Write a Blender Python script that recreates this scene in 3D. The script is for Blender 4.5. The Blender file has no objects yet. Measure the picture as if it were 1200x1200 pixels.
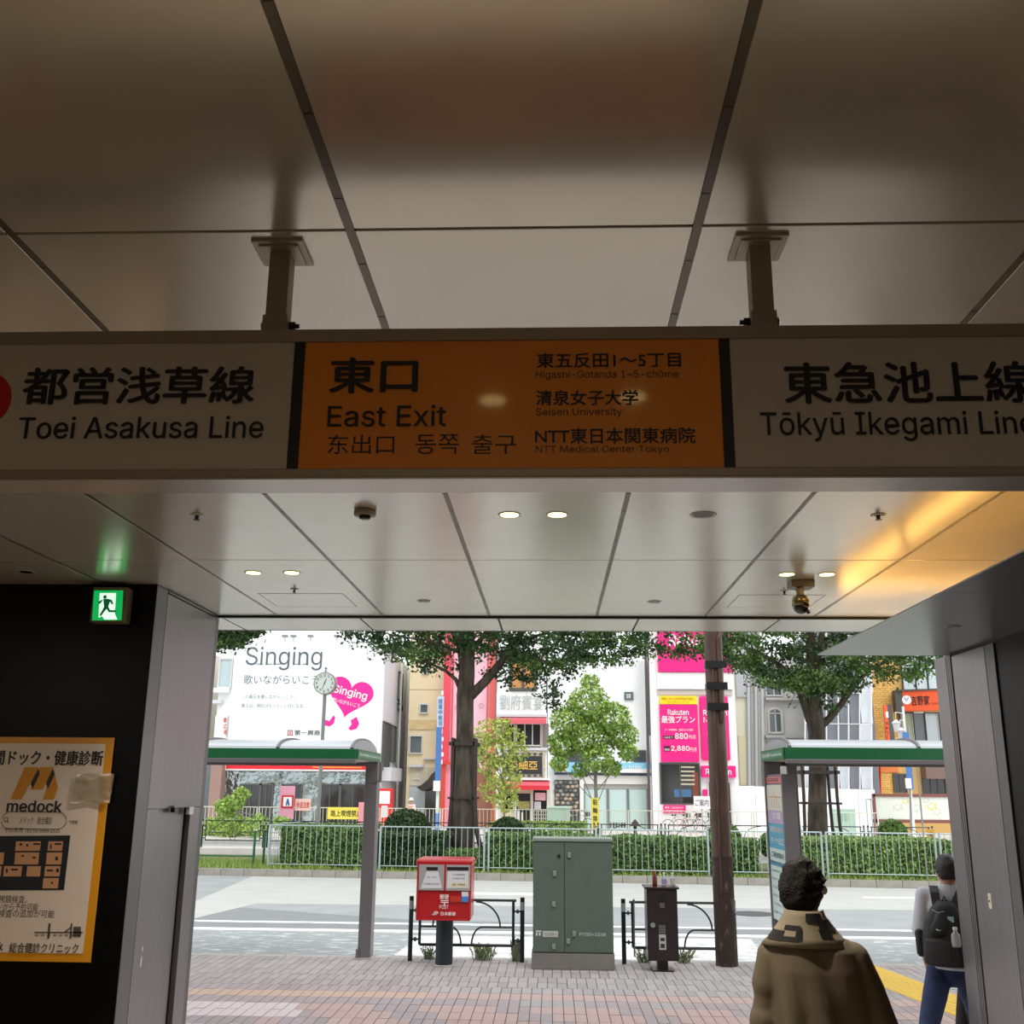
import bpy, math, random
from mathutils import Vector, Matrix, noise
random.seed(7)
R = math.radians
sc = bpy.context.scene
C = sc.collection
# ---------------------------------------------------------------- camera
F = 1205.0
CAMZ = 2.2
cam_d = bpy.data.cameras.new('camera')
cam_d.sensor_fit = 'HORIZONTAL'; cam_d.sensor_width = 36.0
cam_d.lens = 36.0 * F / 1200.0
cam_d.clip_end = 500
cam = bpy.data.objects.new('camera', cam_d); C.objects.link(cam)
CM = Matrix.Rotation(R(2.28), 4, 'Z') @ Matrix.Rotation(R(90 + 15.05), 4, 'X') @ Matrix.Rotation(R(0.5), 4, 'Z')
cam.matrix_world = Matrix.Translation((0, 0, CAMZ)) @ CM
sc.camera = cam
# ---------------------------------------------------------------- sky: bright overcast
wd = bpy.data.worlds.new('overcast_sky'); sc.world = wd; wd.use_nodes = True
nt = wd.node_tree; nt.nodes.clear()
wo = nt.nodes.new('ShaderNodeOutputWorld'); bg = nt.nodes.new('ShaderNodeBackground')
tc = nt.nodes.new('ShaderNodeTexCoord'); nz = nt.nodes.new('ShaderNodeTexNoise'); cr = nt.nodes.new('ShaderNodeValToRGB')
nz.inputs['Scale'].default_value = 2.2; nz.inputs['Detail'].default_value = 4
cr.color_ramp.elements[0].position = .3; cr.color_ramp.elements[0].color = (.86, .90, .95, 1)
cr.color_ramp.elements[1].position = .7; cr.color_ramp.elements[1].color = (1, 1, .99, 1)
nt.links.new(tc.outputs['Generated'], nz.inputs['Vector']); nt.links.new(nz.outputs['Fac'], cr.inputs['Fac'])
nt.links.new(cr.outputs['Color'], bg.inputs['Color']); nt.links.new(bg.outputs[0], wo.inputs[0])
bg.inputs['Strength'].default_value = 1.75
sun_d = bpy.data.lights.new('hazy_sun', 'SUN'); sun_d.energy = 1.2; sun_d.angle = R(25); sun_d.color = (1, .97, .92)
sun = bpy.data.objects.new('hazy_sun', sun_d); C.objects.link(sun)
sun.rotation_euler = (R(38), 0, R(25))     # comes from behind the station, onto the shop fronts
# ---------------------------------------------------------------- exposure
sc.view_settings.view_transform = 'Standard'; sc.view_settings.look = 'None'
sc.view_settings.exposure = 0.0; sc.view_settings.gamma = 1.0; sc.view_settings.use_curve_mapping = False
# ---------------------------------------------------------------- unseen warm fill lamps, added behind the viewer to light the hall
def area(name, loc, size, energy, col, rot=(0, 0, 0), sy=None):
    l = bpy.data.lights.new(name, 'AREA'); l.energy = energy; l.color = col; l.size = size
    if sy: l.shape = 'RECTANGLE'; l.size_y = sy
    o = bpy.data.objects.new(name, l); C.objects.link(o); o.location = loc; o.rotation_euler = rot
    return o
area('unseen_fill_lamp', (0, -2.2, 3.45), 3.2, 40, (1, .84, .66), sy=1.6)
area('unseen_fill_lamp', (0, -5.5, 3.45), 3.2, 40, (1, .84, .66), sy=1.6)

# ---------------------------------------------------------------- helpers
def ray(px, py):
    return (CM.to_3x3() @ Vector(((px - 600) / F, (600 - py) / F, -1.0)))
def P(px, py, Y):                      # real point seen at a pixel of the photograph, standing at depth Y
    d = ray(px, py); t = Y / d.y
    return Vector((d.x * t, Y, CAMZ + d.z * t))
def G(px, py, z=0.0):                  # the same, lying at height z
    d = ray(px, py); t = (z - CAMZ) / d.z
    return Vector((d.x * t, d.y * t, z))
def SX(px, py, X):                     # on a wall running away from the viewer at X
    d = ray(px, py); t = X / d.x
    return Vector((X, d.y * t, CAMZ + d.z * t))
def srgb(r, g, b):
    f = lambda c: (c / 12.92 if c <= .04045 else ((c + .055) / 1.055) ** 2.4)
    return (f(r / 255), f(g / 255), f(b / 255), 1)
MATS = {}
def mat(name, col, rough=.6, metal=0.0, var=0.0, scale=8.0, bump=0.0, bscale=60.0, emit=0.0, island=0.0, trans=0.0, stretch=None, coat=0.0, spec=None):
    if name in MATS: return MATS[name]
    m = bpy.data.materials.new(name); m.use_nodes = True; MATS[name] = m
    n = m.node_tree; b = n.nodes['Principled BSDF']
    if len(col) == 3: col = (*col, 1)
    b.inputs['Base Color'].default_value = col; b.inputs['Roughness'].default_value = rough; b.inputs['Metallic'].default_value = metal
    if spec is not None: b.inputs['Specular IOR Level'].default_value = spec
    if coat: b.inputs['Coat Weight'].default_value = coat; b.inputs['Coat Roughness'].default_value = .15
    if trans: b.inputs['Transmission Weight'].default_value = trans
    if emit:
        b.inputs['Emission Color'].default_value = col; b.inputs['Emission Strength'].default_value = emit
    vec = None
    if var or bump or island:
        t = n.nodes.new('ShaderNodeTexCoord'); mp = n.nodes.new('ShaderNodeMapping')
        if stretch: mp.inputs['Scale'].default_value = stretch
        n.links.new(t.outputs['Object'], mp.inputs['Vector']); vec = mp.outputs['Vector']
    fac = None
    if var:
        x = n.nodes.new('ShaderNodeTexNoise'); x.inputs['Scale'].default_value = scale; x.inputs['Detail'].default_value = 6
        n.links.new(vec, x.inputs['Vector'])
        mr = n.nodes.new('ShaderNodeMapRange'); mr.inputs['From Min'].default_value = .3; mr.inputs['From Max'].default_value = .7
        mr.inputs['To Min'].default_value = 1 - var; mr.inputs['To Max'].default_value = 1 + var
        n.links.new(x.outputs['Fac'], mr.inputs['Value']); fac = mr.outputs[0]
    if island:
        g = n.nodes.new('ShaderNodeNewGeometry')
        mr = n.nodes.new('ShaderNodeMapRange'); mr.inputs['To Min'].default_value = 1 - island; mr.inputs['To Max'].default_value = 1 + island
        n.links.new(g.outputs['Random Per Island'], mr.inputs['Value'])
        if fac:
            k = n.nodes.new('ShaderNodeMath'); k.operation = 'MULTIPLY'
            n.links.new(fac, k.inputs[0]); n.links.new(mr.outputs[0], k.inputs[1]); fac = k.outputs[0]
        else: fac = mr.outputs[0]
    if fac:
        vm = n.nodes.new('ShaderNodeVectorMath'); vm.operation = 'SCALE'; vm.inputs[0].default_value = col[:3]
        n.links.new(fac, vm.inputs['Scale']); n.links.new(vm.outputs[0], b.inputs['Base Color'])
    if bump:
        x = n.nodes.new('ShaderNodeTexNoise'); x.inputs['Scale'].default_value = bscale; x.inputs['Detail'].default_value = 4
        n.links.new(vec, x.inputs['Vector'])
        bp = n.nodes.new('ShaderNodeBump'); bp.inputs['Strength'].default_value = bump; bp.inputs['Distance'].default_value = .02
        n.links.new(x.outputs['Fac'], bp.inputs['Height']); n.links.new(bp.outputs[0], b.inputs['Normal'])
    return m

try:      # the plain sans serif that ships inside Blender itself; without it Blender's default face is used
    SANS = bpy.data.fonts.load(bpy.utils.system_resource('DATAFILES') + '/fonts/Inter.woff2')
except Exception:
    SANS = None
_font_cache = {}
from mathutils.geometry import tessellate_polygon
def _mesh_of_text(s, latin, res):
    cu = bpy.data.curves.new('t', 'FONT'); cu.body = s; cu.size = 1; cu.resolution_u = res
    if latin: cu.font = SANS; cu.fill_mode = 'NONE'
    o = bpy.data.objects.new('t', cu); C.objects.link(o)
    dg = bpy.context.evaluated_depsgraph_get(); me = bpy.data.meshes.new_from_object(o.evaluated_get(dg))
    v = [(x.co.x, x.co.y) for x in me.vertices]; f = [tuple(p.vertices) for p in me.polygons]; e = [tuple(x.vertices) for x in me.edges]
    bpy.data.objects.remove(o); bpy.data.curves.remove(cu); bpy.data.meshes.remove(me)
    return v, f, e
def glyphs(s, bold=0.0, res=3):
    """flat letter shapes; every outline is filled on its own, so crossing strokes stay whole"""
    k = (s, bold, res)
    if k in _font_cache: return _font_cache[k]
    latin = bool(SANS) and all(ord(ch) < 0x250 for ch in s)
    v, f, e = _mesh_of_text(s, latin, res)
    if latin:
        nb = {}
        for a, c in e: nb.setdefault(a, []).append(c); nb.setdefault(c, []).append(a)
        seen = set(); loops = []
        for a in nb:
            if a in seen: continue
            lp = [a]; seen.add(a); cur = a
            while True:
                nx = [q for q in nb[cur] if q not in seen]
                if not nx: break
                cur = nx[0]; seen.add(cur); lp.append(cur)
            if len(lp) > 2: loops.append(lp)
        def ar(lp): return sum(v[lp[i]][0] * v[lp[(i+1) % len(lp)]][1] - v[lp[(i+1) % len(lp)]][0] * v[lp[i]][1] for i in range(len(lp))) / 2
        def inside(p, lp):
            c = False
            for i in range(len(lp)):
                x0, y0 = v[lp[i]]; x1, y1 = v[lp[i-1]]
                if (y0 > p[1]) != (y1 > p[1]) and p[0] < (x1 - x0) * (p[1] - y0) / (y1 - y0) + x0: c = not c
            return c
        f = []; lift = {}
        outer = []; holes = []
        for lp in loops:
            cont = [o for o in loops if o is not lp and abs(ar(o)) > abs(ar(lp)) and all(inside(v[q], o) for q in lp)]
            (holes if len(cont) % 2 else outer).append((lp, cont))
        for li_, (lp, _) in enumerate(outer):
            hs_ = [h for h, cont in holes if cont and min(cont, key=lambda o: abs(ar(o))) is lp]
            idx = lp + [q for h in hs_ for q in h]
            for q in idx: lift[q] = .003 * (li_ % 2)
            tr = tessellate_polygon([[Vector((*v[q], 0)) for q in l_] for l_ in [lp] + hs_])
            for t_ in tr: f.append(tuple(idx[q] for q in t_))
    if not latin: lift = {}
    v = [(x, y, lift.get(i, 0)) for i, (x, y) in enumerate(v)]
    if bold > 0:
        n = len(v); base = list(v); bf = list(f)
        for j, (dx, dy) in enumerate(((bold, 0), (-bold, 0), (0, bold * .7), (0, -bold * .7))):
            v = v + [(x + dx, y + dy, z + .007 * (j + 1)) for x, y, z in base]; f = f + [tuple(q + n * (j + 1) for q in t_) for t_ in bf]
    _font_cache[k] = (v, f); return v, f

class MB:
    def __init__(s): s.v = []; s.f = []; s.m = []; s.k = 0; s.smooth = []; s.sm = False
    def add(s, vs, fs):
        n = len(s.v); s.v.extend([tuple(x) for x in vs])
        for f in fs: s.f.append(tuple(i + n for i in f)); s.m.append(s.k); s.smooth.append(s.sm)
        return s
    def box(s, x0, x1, y0, y1, z0, z1):
        x0, x1 = min(x0, x1), max(x0, x1); y0, y1 = min(y0, y1), max(y0, y1); z0, z1 = min(z0, z1), max(z0, z1)
        return s.add([(x0,y0,z0),(x1,y0,z0),(x1,y1,z0),(x0,y1,z0),(x0,y0,z1),(x1,y0,z1),(x1,y1,z1),(x0,y1,z1)],
                     [(0,3,2,1),(4,5,6,7),(0,1,5,4),(1,2,6,5),(2,3,7,6),(3,0,4,7)])
    def cbox(s, c, sx, sy, sz, M=None):
        n = len(s.v); s.box(-sx/2, sx/2, -sy/2, sy/2, -sz/2, sz/2); c = Vector(c)
        for i in range(n, len(s.v)):
            p = Vector(s.v[i]); s.v[i] = tuple((M @ p if M else p) + c)
        return s
    def ring(s, c, ax, r, n, ry=None, ref=None):
        ax = Vector(ax).normalized(); u = ref or (Vector((0, 0, 1)) if abs(ax.z) < .9 else Vector((1, 0, 0)))
        a = ax.cross(u).normalized(); b = ax.cross(a).normalized(); ry = r if ry is None else ry
        return [Vector(c) + a * (r * math.cos(t)) + b * (ry * math.sin(t)) for t in [2 * math.pi * i / n for i in range(n)]]
    def cyl(s, p0, p1, r0, r1=None, n=12, cap=True):
        r1 = r0 if r1 is None else r1; p0 = Vector(p0); p1 = Vector(p1); ax = p1 - p0
        A = s.ring(p0, ax, r0, n); B = s.ring(p1, ax, r1, n)
        fs = [(i, i + n, (i + 1) % n + n, (i + 1) % n) for i in range(n)]
        if cap: fs += [tuple(range(n)), tuple(range(2 * n - 1, n - 1, -1))]
        return s.add(A + B, fs)
    def tube(s, pts, r, n=8, cap=True):
        pts = [Vector(p) for p in pts]; N = len(pts); rs = r if isinstance(r, (list, tuple)) else [r] * N
        vs = []; ref = None
        for i, p in enumerate(pts):
            t = (pts[min(i + 1, N - 1)] - pts[max(i - 1, 0)]).normalized()
            if ref is None: ref = Vector((0, 0, 1)) if abs(t.z) < .9 else Vector((0, 1, 0))
            a = t.cross(ref).normalized(); b = t.cross(a).normalized(); ref = -b if False else ref
            vs += [p + a * (rs[i] * math.cos(q)) + b * (rs[i] * math.sin(q)) for q in [2 * math.pi * k / n for k in range(n)]]
        fs = [(i * n + k, (i + 1) * n + k, (i + 1) * n + (k + 1) % n, i * n + (k + 1) % n) for i in range(N - 1) for k in range(n)]
        if cap: fs += [tuple(range(n)), tuple(range(N * n - 1, (N - 1) * n - 1, -1))]
        return s.add(vs, fs)
    def sph(s, c, r, nu=16, nv=10, sc_=(1, 1, 1), fn=None, v0=0.0, v1=1.0):
        c = Vector(c); vs = []; fs = []
        for j in range(nv + 1):
            th = math.pi * (v0 + (v1 - v0) * j / nv)
            for i in range(nu):
                ph = 2 * math.pi * i / nu
                d = Vector((math.sin(th) * math.cos(ph), math.sin(th) * math.sin(ph), math.cos(th)))
                k = fn(d) if fn else 1
                vs.append(c + Vector((d.x * sc_[0], d.y * sc_[1], d.z * sc_[2])) * (r * k))
        for j in range(nv):
            for i in range(nu): fs.append((j*nu+i, (j+1)*nu+i, (j+1)*nu+(i+1) % nu, j*nu+(i+1) % nu))
        return s.add(vs, fs)
    def lathe(s, c, prof, n=20, axis='Z'):
        c = Vector(c); vs = []
        for r, h in prof:
            for i in range(n):
                a = 2 * math.pi * i / n; p = Vector((r * math.cos(a), r * math.sin(a), h))
                if axis == 'Y': p = Vector((p.x, p.z, p.y))
                if axis == 'X': p = Vector((p.z, p.x, p.y))
                vs.append(c + p)
        N = len(prof); fs = [(j*n+i, j*n+(i+1) % n, (j+1)*n+(i+1) % n, (j+1)*n+i) for j in range(N - 1) for i in range(n)]
        fs += [tuple(range(n - 1, -1, -1)), tuple(range((N - 1) * n, N * n))]
        return s.add(vs, fs)
    def prism(s, pts, d):               # closed polygon (3-D points) pushed along d
        pts = [Vector(p) for p in pts]; d = Vector(d); n = len(pts)
        return s.add(pts + [p + d for p in pts], [tuple(range(n)), tuple(range(2*n - 1, n - 1, -1))] + [(i, (i+1) % n, (i+1) % n + n, i + n) for i in range(n)])
    def loft(s, rings, n=20):            # rings: (cx,cy,cz,rx,ry[,rot])
        vs = []
        for q in rings:
            cx, cy, cz, rx, ry = q[:5]; ro = q[5] if len(q) > 5 else 0
            for i in range(n):
                a = 2 * math.pi * i / n; x = rx * math.cos(a); y = ry * math.sin(a)
                vs.append((cx + x * math.cos(ro) - y * math.sin(ro), cy + x * math.sin(ro) + y * math.cos(ro), cz))
        N = len(rings)
        fs = [(j*n+i, j*n+(i+1) % n, (j+1)*n+(i+1) % n, (j+1)*n+i) for j in range(N - 1) for i in range(n)]
        fs += [tuple(range(n - 1, -1, -1)), tuple(range((N - 1) * n, N * n))]
        return s.add(vs, fs)
    def limb(s, pts, rs, n=14):
        s.tube(pts, rs, n)
        for p, r in zip(pts, rs): s.sph(p, r * .995, n, 8)
        return s
    def text(s, t, o, xd, ud, w, h, bold=0.0, res=3, fit=True):   # bottom-left o, width w along xd, height h along ud
        v, f = glyphs(t, bold, res)
        if not v: return s
        x0 = min(a[0] for a in v); x1 = max(a[0] for a in v); y0 = min(a[1] for a in v); y1 = max(a[1] for a in v)
        o = Vector(o); xd = Vector(xd).normalized(); ud = Vector(ud).normalized()
        kx = w / (x1 - x0); ky = h / (y1 - y0) if h else kx
        nd = xd.cross(ud)
        return s.add([o + xd * ((a[0] - x0) * kx) + ud * ((a[1] - y0) * ky) + nd * (a[2] * min(kx, ky)) for a in v], f)
    def tpx(s, t, x0, y0, x1, y1, Y, bold=0.0, res=2):             # text filling the region it covers in the photo, on a wall at depth Y
        ym = (y0 + y1) / 2; xm = (x0 + x1) / 2
        a = P(x0, ym, Y); b = P(x1, ym, Y); c = P(xm, y0, Y); a.z = P(xm, y1, Y).z
        return s.text(t, (a.x, Y, a.z), (1, 0, 0), (0, 0, 1), b.x - a.x, c.z - a.z, bold, res)
    def pbox(s, x0, y0, x1, y1, Y, d, back=None):                  # box standing at depth Y: y from Y-d to Y
        ym = (y0 + y1) / 2; xm = (x0 + x1) / 2
        a = P(x0, ym, Y); b = P(x1, ym, Y); c = P(xm, y0, Y); a.z = P(xm, y1, Y).z
        return s.box(a.x, b.x, Y - d, Y + (back or 0), a.z, c.z)

    def ppoly(s, pts, Y, d):             # flat outline of a thing standing at depth Y, thickness d towards the viewer
        return s.prism([P(x, y, Y) for x, y in pts], (0, -d, 0))
WP = {}
def wpos(o): return WP.get(o.name, Vector((0, 0, 0))) if o else Vector((0, 0, 0))
def part(name, mb, m, parent=None, label=None, kind=None, bevel=0.0, smooth=False, seg=2, remesh=0.0, sub=0):
    me = bpy.data.meshes.new(name)
    vs = mb.v
    lo = [min(v[i] for v in vs) for i in range(3)]; hi = [max(v[i] for v in vs) for i in range(3)]
    c = Vector([(lo[i] + hi[i]) / 2 for i in range(3)])
    if parent is None: c.z = lo[2]
    me.from_pydata([(v[0] - c.x, v[1] - c.y, v[2] - c.z) for v in vs], [], mb.f)
    ms = m if isinstance(m, (list, tuple)) else [m]
    for q in ms: me.materials.append(q)
    if len(ms) > 1: me.polygons.foreach_set('material_index', mb.m)
    if smooth or remesh: me.polygons.foreach_set('use_smooth', [True] * len(mb.f))
    elif any(mb.smooth): me.polygons.foreach_set('use_smooth', mb.smooth)
    me.update()
    o = bpy.data.objects.new(name, me); C.objects.link(o)
    if parent: o.parent = parent; o.location = c - wpos(parent)
    else: o.location = c
    WP[o.name] = c
    if label: o['label'] = label
    if kind: o['kind'] = kind
    if bevel:
        b = o.modifiers.new('bevel', 'BEVEL'); b.width = bevel; b.segments = seg; b.limit_method = 'ANGLE'; b.angle_limit = R(35)
    if remesh:
        r = o.modifiers.new('remesh', 'REMESH'); r.mode = 'VOXEL'; r.voxel_size = remesh; r.use_smooth_shade = True
        q = o.modifiers.new('smooth', 'SMOOTH'); q.iterations = 5; q.factor = .5
    if sub:
        q = o.modifiers.new('sub', 'SUBSURF'); q.levels = sub; q.render_levels = sub
    return o
def tag(o, label, cat, group=None):
    o['label'] = label; o['category'] = cat
    if group: o['group'] = group
    return o
def thing(name, label, cat, loc, group=None, parent=None):
    o = bpy.data.objects.new(name, None); C.objects.link(o); o.empty_display_size = .2
    o.location = loc; WP[o.name] = Vector(loc)
    return tag(o, label, cat, group)
def solo(name, mb, m, label, cat, group=None, **k):
    return tag(part(name, mb, m, None, **k), label, cat, group)
def struct(name, mb, m, **k):
    return part(name, mb, m, None, kind='structure', **k)
def dup(o, parent, off):                # copy one mesh object, shifted, sharing its data
    c = o.copy(); C.objects.link(c); c.parent = parent; c.location = o.location + Vector(off); WP[c.name] = wpos(o) + Vector(off)
    return c
def dupthing(o, off, label, rz=None):
    c = o.copy(); C.objects.link(c); c.location = o.location + Vector(off); c['label'] = label
    WP[c.name] = wpos(o) + Vector(off)
    if rz is not None: c.rotation_euler.z = rz
    for ch in list(o.children):
        d = ch.copy(); C.objects.link(d); d.parent = c
        for g in ch.children:
            e = g.copy(); C.objects.link(e); e.parent = d
    return c
# ================================================================ STATION
CZ = 3.52
M_panel = mat('ceiling_panel_metal', srgb(236, 231, 220), .22, .52, var=.03, scale=3, bump=.02, bscale=8)
M_joint = mat('ceiling_joint_metal', srgb(118, 110, 98), .35, .6)
M_dark = mat('black_wall_panel', (.003, .003, .004), .35, spec=.15)
M_steel = mat('brushed_steel', srgb(150, 146, 148), .34, .85, var=.05, scale=5, stretch=(6, 6, .3), bump=.03, bscale=20)
M_steel2 = mat('grey_steel_frame', srgb(118, 118, 118), .38, .8, var=.04, scale=5)
M_groove = mat('groove_black', (.01, .01, .01), .6)
M_soffit = mat('soffit_metal', srgb(150, 152, 154), .3, .75, bump=.03, bscale=30)
M_frame = mat('sign_frame_aluminium', srgb(168, 158, 142), .42, .35)
M_under = mat('sign_underside_metal', srgb(205, 200, 196), .28, .7)
M_ink = mat('black_ink', (.008, .008, .010), .45)
M_signwhite = mat('sign_white_face', srgb(205, 200, 188), .3, coat=.3)
M_signor = mat('sign_orange_face', srgb(248, 146, 12), .3, coat=.8)
M_signor.node_tree.nodes['Principled BSDF'].inputs['Coat Roughness'].default_value = .07
M_red = mat('red_print', srgb(200, 18, 22), .35)
M_lamp = mat('warm_lamp_glow', srgb(255, 226, 150), .5, emit=5.5)
M_white = mat('white_plastic', srgb(225, 222, 214), .4)
M_blackpl = mat('black_plastic', (.012, .012, .013), .25)

# ceiling: backing slab with every panel its own piece
gx0 = G(550, 656.5, CZ).x; gdx = (G(878, 656.5, CZ).x - G(217, 656.5, CZ).x) / 4
yj = [-7.2, -5.32, -3.44, -1.55, .36, 2.24, 4.12, 6.01, 8.08]
mb = MB(); mb.box(-7.0, 6.0, -8.0, 8.09, CZ + .018, CZ + .12)
ceiling = struct('ceiling', mb, M_joint)
cache = {}
for i in range(-9, 7):
    x0 = gx0 + i * gdx + .011; x1 = x0 + gdx - .022
    if x1 < -7.1 or x0 > 5.6: continue
    for j in range(len(yj) - 1):
        y0, y1 = yj[j] + .0055, yj[j + 1] - .0055
        if j == len(yj) - 2: y1 += .0055
        k = round(y1 - y0, 3)
        if k not in cache:
            b = MB(); b.box(x0, x1, y0, y1, CZ, CZ + .02); o = part('ceiling_panel', b, M_panel, ceiling, bevel=.0015, seg=1); cache[k] = (o, x0, y0)
        else:
            o, a, c = cache[k]; dup(o, ceiling, (x0 - a, y0 - c, 0))
# metal profile strips with little clips in the long joints
b = MB()
for i in range(-8, 7):
    x = gx0 + i * gdx
    b.box(x - .0108, x + .0108, -7, 8.08, CZ + .0003, CZ + .012)
    for q in range(30): b.box(x - .009, x + .009, -1 + q * .31, -.985 + q * .31, CZ - .001, CZ + .0004)
part('joint_profile', b, M_joint, ceiling)
# outer strip and fascia
mb = MB(); mb.box(-7, 6, 8.13, 8.84, CZ + .012, CZ + .1); fas = struct('trim_1', mb, M_groove)
xs = [G(x, 727, CZ).x for x in (425, 585, 747)]; dx = (xs[2] - xs[0]) / 2
ref = None
for i in range(-5, 5):
    x0 = xs[1] + i * dx
    if ref is None:
        b = MB(); b.box(x0 + .008, x0 + dx - .008, 8.135, 8.84, CZ - .004, CZ + .014); ref = part('soffit_panel', b, M_panel, fas); r0 = x0
    else: dup(ref, fas, (x0 - r0, 0, 0))
mb = MB(); mb.box(-7, 6, 8.09, 8.13, CZ - .015, CZ + .03); struct('trim_2', mb, M_groove)
# station building above
mb = MB(); mb.box(-16, 16, 8.845, 8.86, CZ - .006, 5.2); mb.box(-16, 16, -9, 8.85, CZ + .13, 5.2)
struct('wall_front', mb, mat('station_cladding', srgb(150, 150, 148), .5))
# floor of the hall (its paving continues outside)
mb = MB(); mb.box(-7.2, 6.2, -8.2, 7.24, -.06, 0); struct('floor', mb, mat('hall_floor_stone', srgb(134, 122, 108), .5, var=.1, scale=4))
# rear and side walls
M_hall = mat('hall_wall_tan', srgb(170, 150, 128), .6)
mb = MB(); mb.box(-7.2, 6.2, -8.2, -8.0, 0, CZ + .1); struct('wall_back', mb, M_hall)
mb = MB(); mb.box(-7.2, -7.0, -8.0, 6.8, 0, CZ + .1); struct('wall_left', mb, M_hall)
# black wall on the left with the poster, running to the steel jamb
XL = P(183, 700, 6.78).x
mb = MB(); mb.box(-7.2, XL, 6.78, 6.98, 0, CZ); struct('wall_left_return', mb, M_dark)
# steel jamb on the left: side face at XL, from Y 6.78 to 8.09, with a recessed slot under a latch
ya = SX(196, 700, XL).y; yb = SX(252, 722, XL).y; zt = SX(220, 946, XL).z
yslot0 = SX(184, 960, XL).y; yslot1 = SX(223, 950, XL).y
jamb = part('door_1', MB().box(XL - .45, XL - .05, 6.985, 8.05, 0, CZ - .002), M_groove, None, kind='structure')
part('corner_strip', MB().box(XL - .05, XL + .004, 6.782, ya, 0, CZ - .005), M_steel2, jamb, bevel=.003)
part('corner_strip', MB().box(XL - .4, XL, 8.05, 8.13, 0, CZ - .02), M_steel2, jamb, bevel=.003)
part('cladding_panel', MB().box(XL - .04, XL, ya + .018, 8.06, zt, CZ - .025), M_steel, jamb, bevel=.003)
part('cladding_panel', MB().box(XL - .04, XL, yslot1 + .006, 8.06, 0, zt - .002), M_steel, jamb, bevel=.003)
part('cladding_panel', MB().box(XL - .04, XL, ya + .018, yslot0, 0, zt - .002), M_steel, jamb, bevel=.003)
part('recessed_panel', MB().box(XL - .05, XL - .03, yslot0, yslot1 - .05, 0, zt - .002), M_steel, jamb)
part('top_rail', MB().box(XL - .03, XL + .008, ya + .006, 8.08, CZ - .022, CZ - .006), M_steel2, jamb)
l = MB(); yl = SX(205, 948, XL).y; zl = zt
l.box(XL - .01, XL + .03, yl - .10, yslot1 + .02, zl + .004, zl + .016); la = part('latch', l, M_steel, jamb, label='polished latch bar')
part('latch_tab', MB().box(XL + .002, XL + .028, yslot1 - .10, yslot1 - .01, zl - .05, zl + .003), mat('bright_steel', srgb(225, 228, 228), .3, .3), la)
part('latch_block', MB().box(XL - .01, XL + .02, yl - .06, yl + .02, zl - .03, zl + .003), M_blackpl, la)
b = MB()
for py in (1112, 1124, 1130): 
    q = SX(167 - (py - 1112) * .12, py, XL); b.cbox(q, .002, .012, .03)
part('sticker_scrap', b, M_white, jamb)

# right-hand side: lower soffit slab with lamp cove on top, steel pier, black wall
SZ = 2.2 + 1.31 * 1.32 / 1.72
XS = P(958, 768, 8.06).x; SZ = P(1000, 768, 8.06).z
XR = P(1111, 780, 8.06).x
YP = SX(1166, 760, XR).y
M_sof_top = mat('soffit_top_white', srgb(220, 200, 160), .5)
mb = MB(); mb.box(XS + .05, 5.9, 2.5, 8.02, SZ + .01, SZ + .03); soff = struct('trim_3', mb, M_sof_top)
yq = G(1130, 694, SZ).y
for a, c in ((2.5, 2.5 + (yq - 2.5) / 2 - .002), (2.5 + (yq - 2.5) / 2 + .002, yq - .002), (yq + .002, 8.06)):
    part('soffit_panel', MB().box(XS, 5.9, a, c, SZ, SZ + .008), M_soffit, soff)
M_led = mat('cove_strip_glow', srgb(255, 204, 112), .5, emit=7.5)
b = MB(); b.box(XS + .16, XS + .19, 3.2, 6.35, SZ + .035, SZ + .05); b.box(XS + .16, XS + .19, 6.5, 7.9, SZ + .035, SZ + .05); b.box(XS + .2, 4.6, 7.86, 7.9, SZ + .035, SZ + .05)
tag(part('cove_light', b, M_led), 'warm cove lamp strip on top of the lower soffit on the right', 'light')
mb = MB(); mb.box(XR, 6.0, YP, 8.0, 0, SZ); pier = struct('wall_right_pier', mb, M_groove)
part('cladding_panel', MB().box(XR - .012, XR, SX(1155, 760, XR).y + .006, SX(1117, 775, XR).y, 0, SZ - .02), M_steel, pier, bevel=.003)
part('cladding_panel', MB().box(XR - .012, XR, YP, SX(1155, 760, XR).y - .004, 0, SZ - .02), M_steel2, pier, bevel=.003)
y1 = SX(1115.5, 775, XR).y
for k in range(3):
    part('trim_strip', MB().box(XR - .012, XR, y1 + .006 + k * .03, y1 + .024 + k * .03, 0, SZ - .002), M_steel, pier)
part('end_post', MB().box(XR - .012, XR + .3, y1 + .10, SX(1097, 780, XR).y, 0, SZ - .002), M_steel, pier, bevel=.003)
q = SX(1163, 1056, XR)
kp = part('key_switch_plate', MB().cbox((XR - .014, q.y, q.z), .01, .05, .10), M_white, pier, bevel=.002)
part('keyhole', MB().cyl((XR - .022, q.y, q.z), (XR - .018, q.y, q.z), .007, n=12), M_blackpl, kp)
mb = MB(); mb.box(XR, XR + .2, -8, YP, 0, SZ); struct('wall_right', mb, M_dark)
mb = MB(); mb.box(5.9, 6.1, -8, 8.0, SZ, CZ + .1); mb.box(2.4, 5.9, 2.3, 2.5, SZ, CZ); struct('wall_right_upper', mb, mat('cove_wall', srgb(210, 190, 150), .6))

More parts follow.
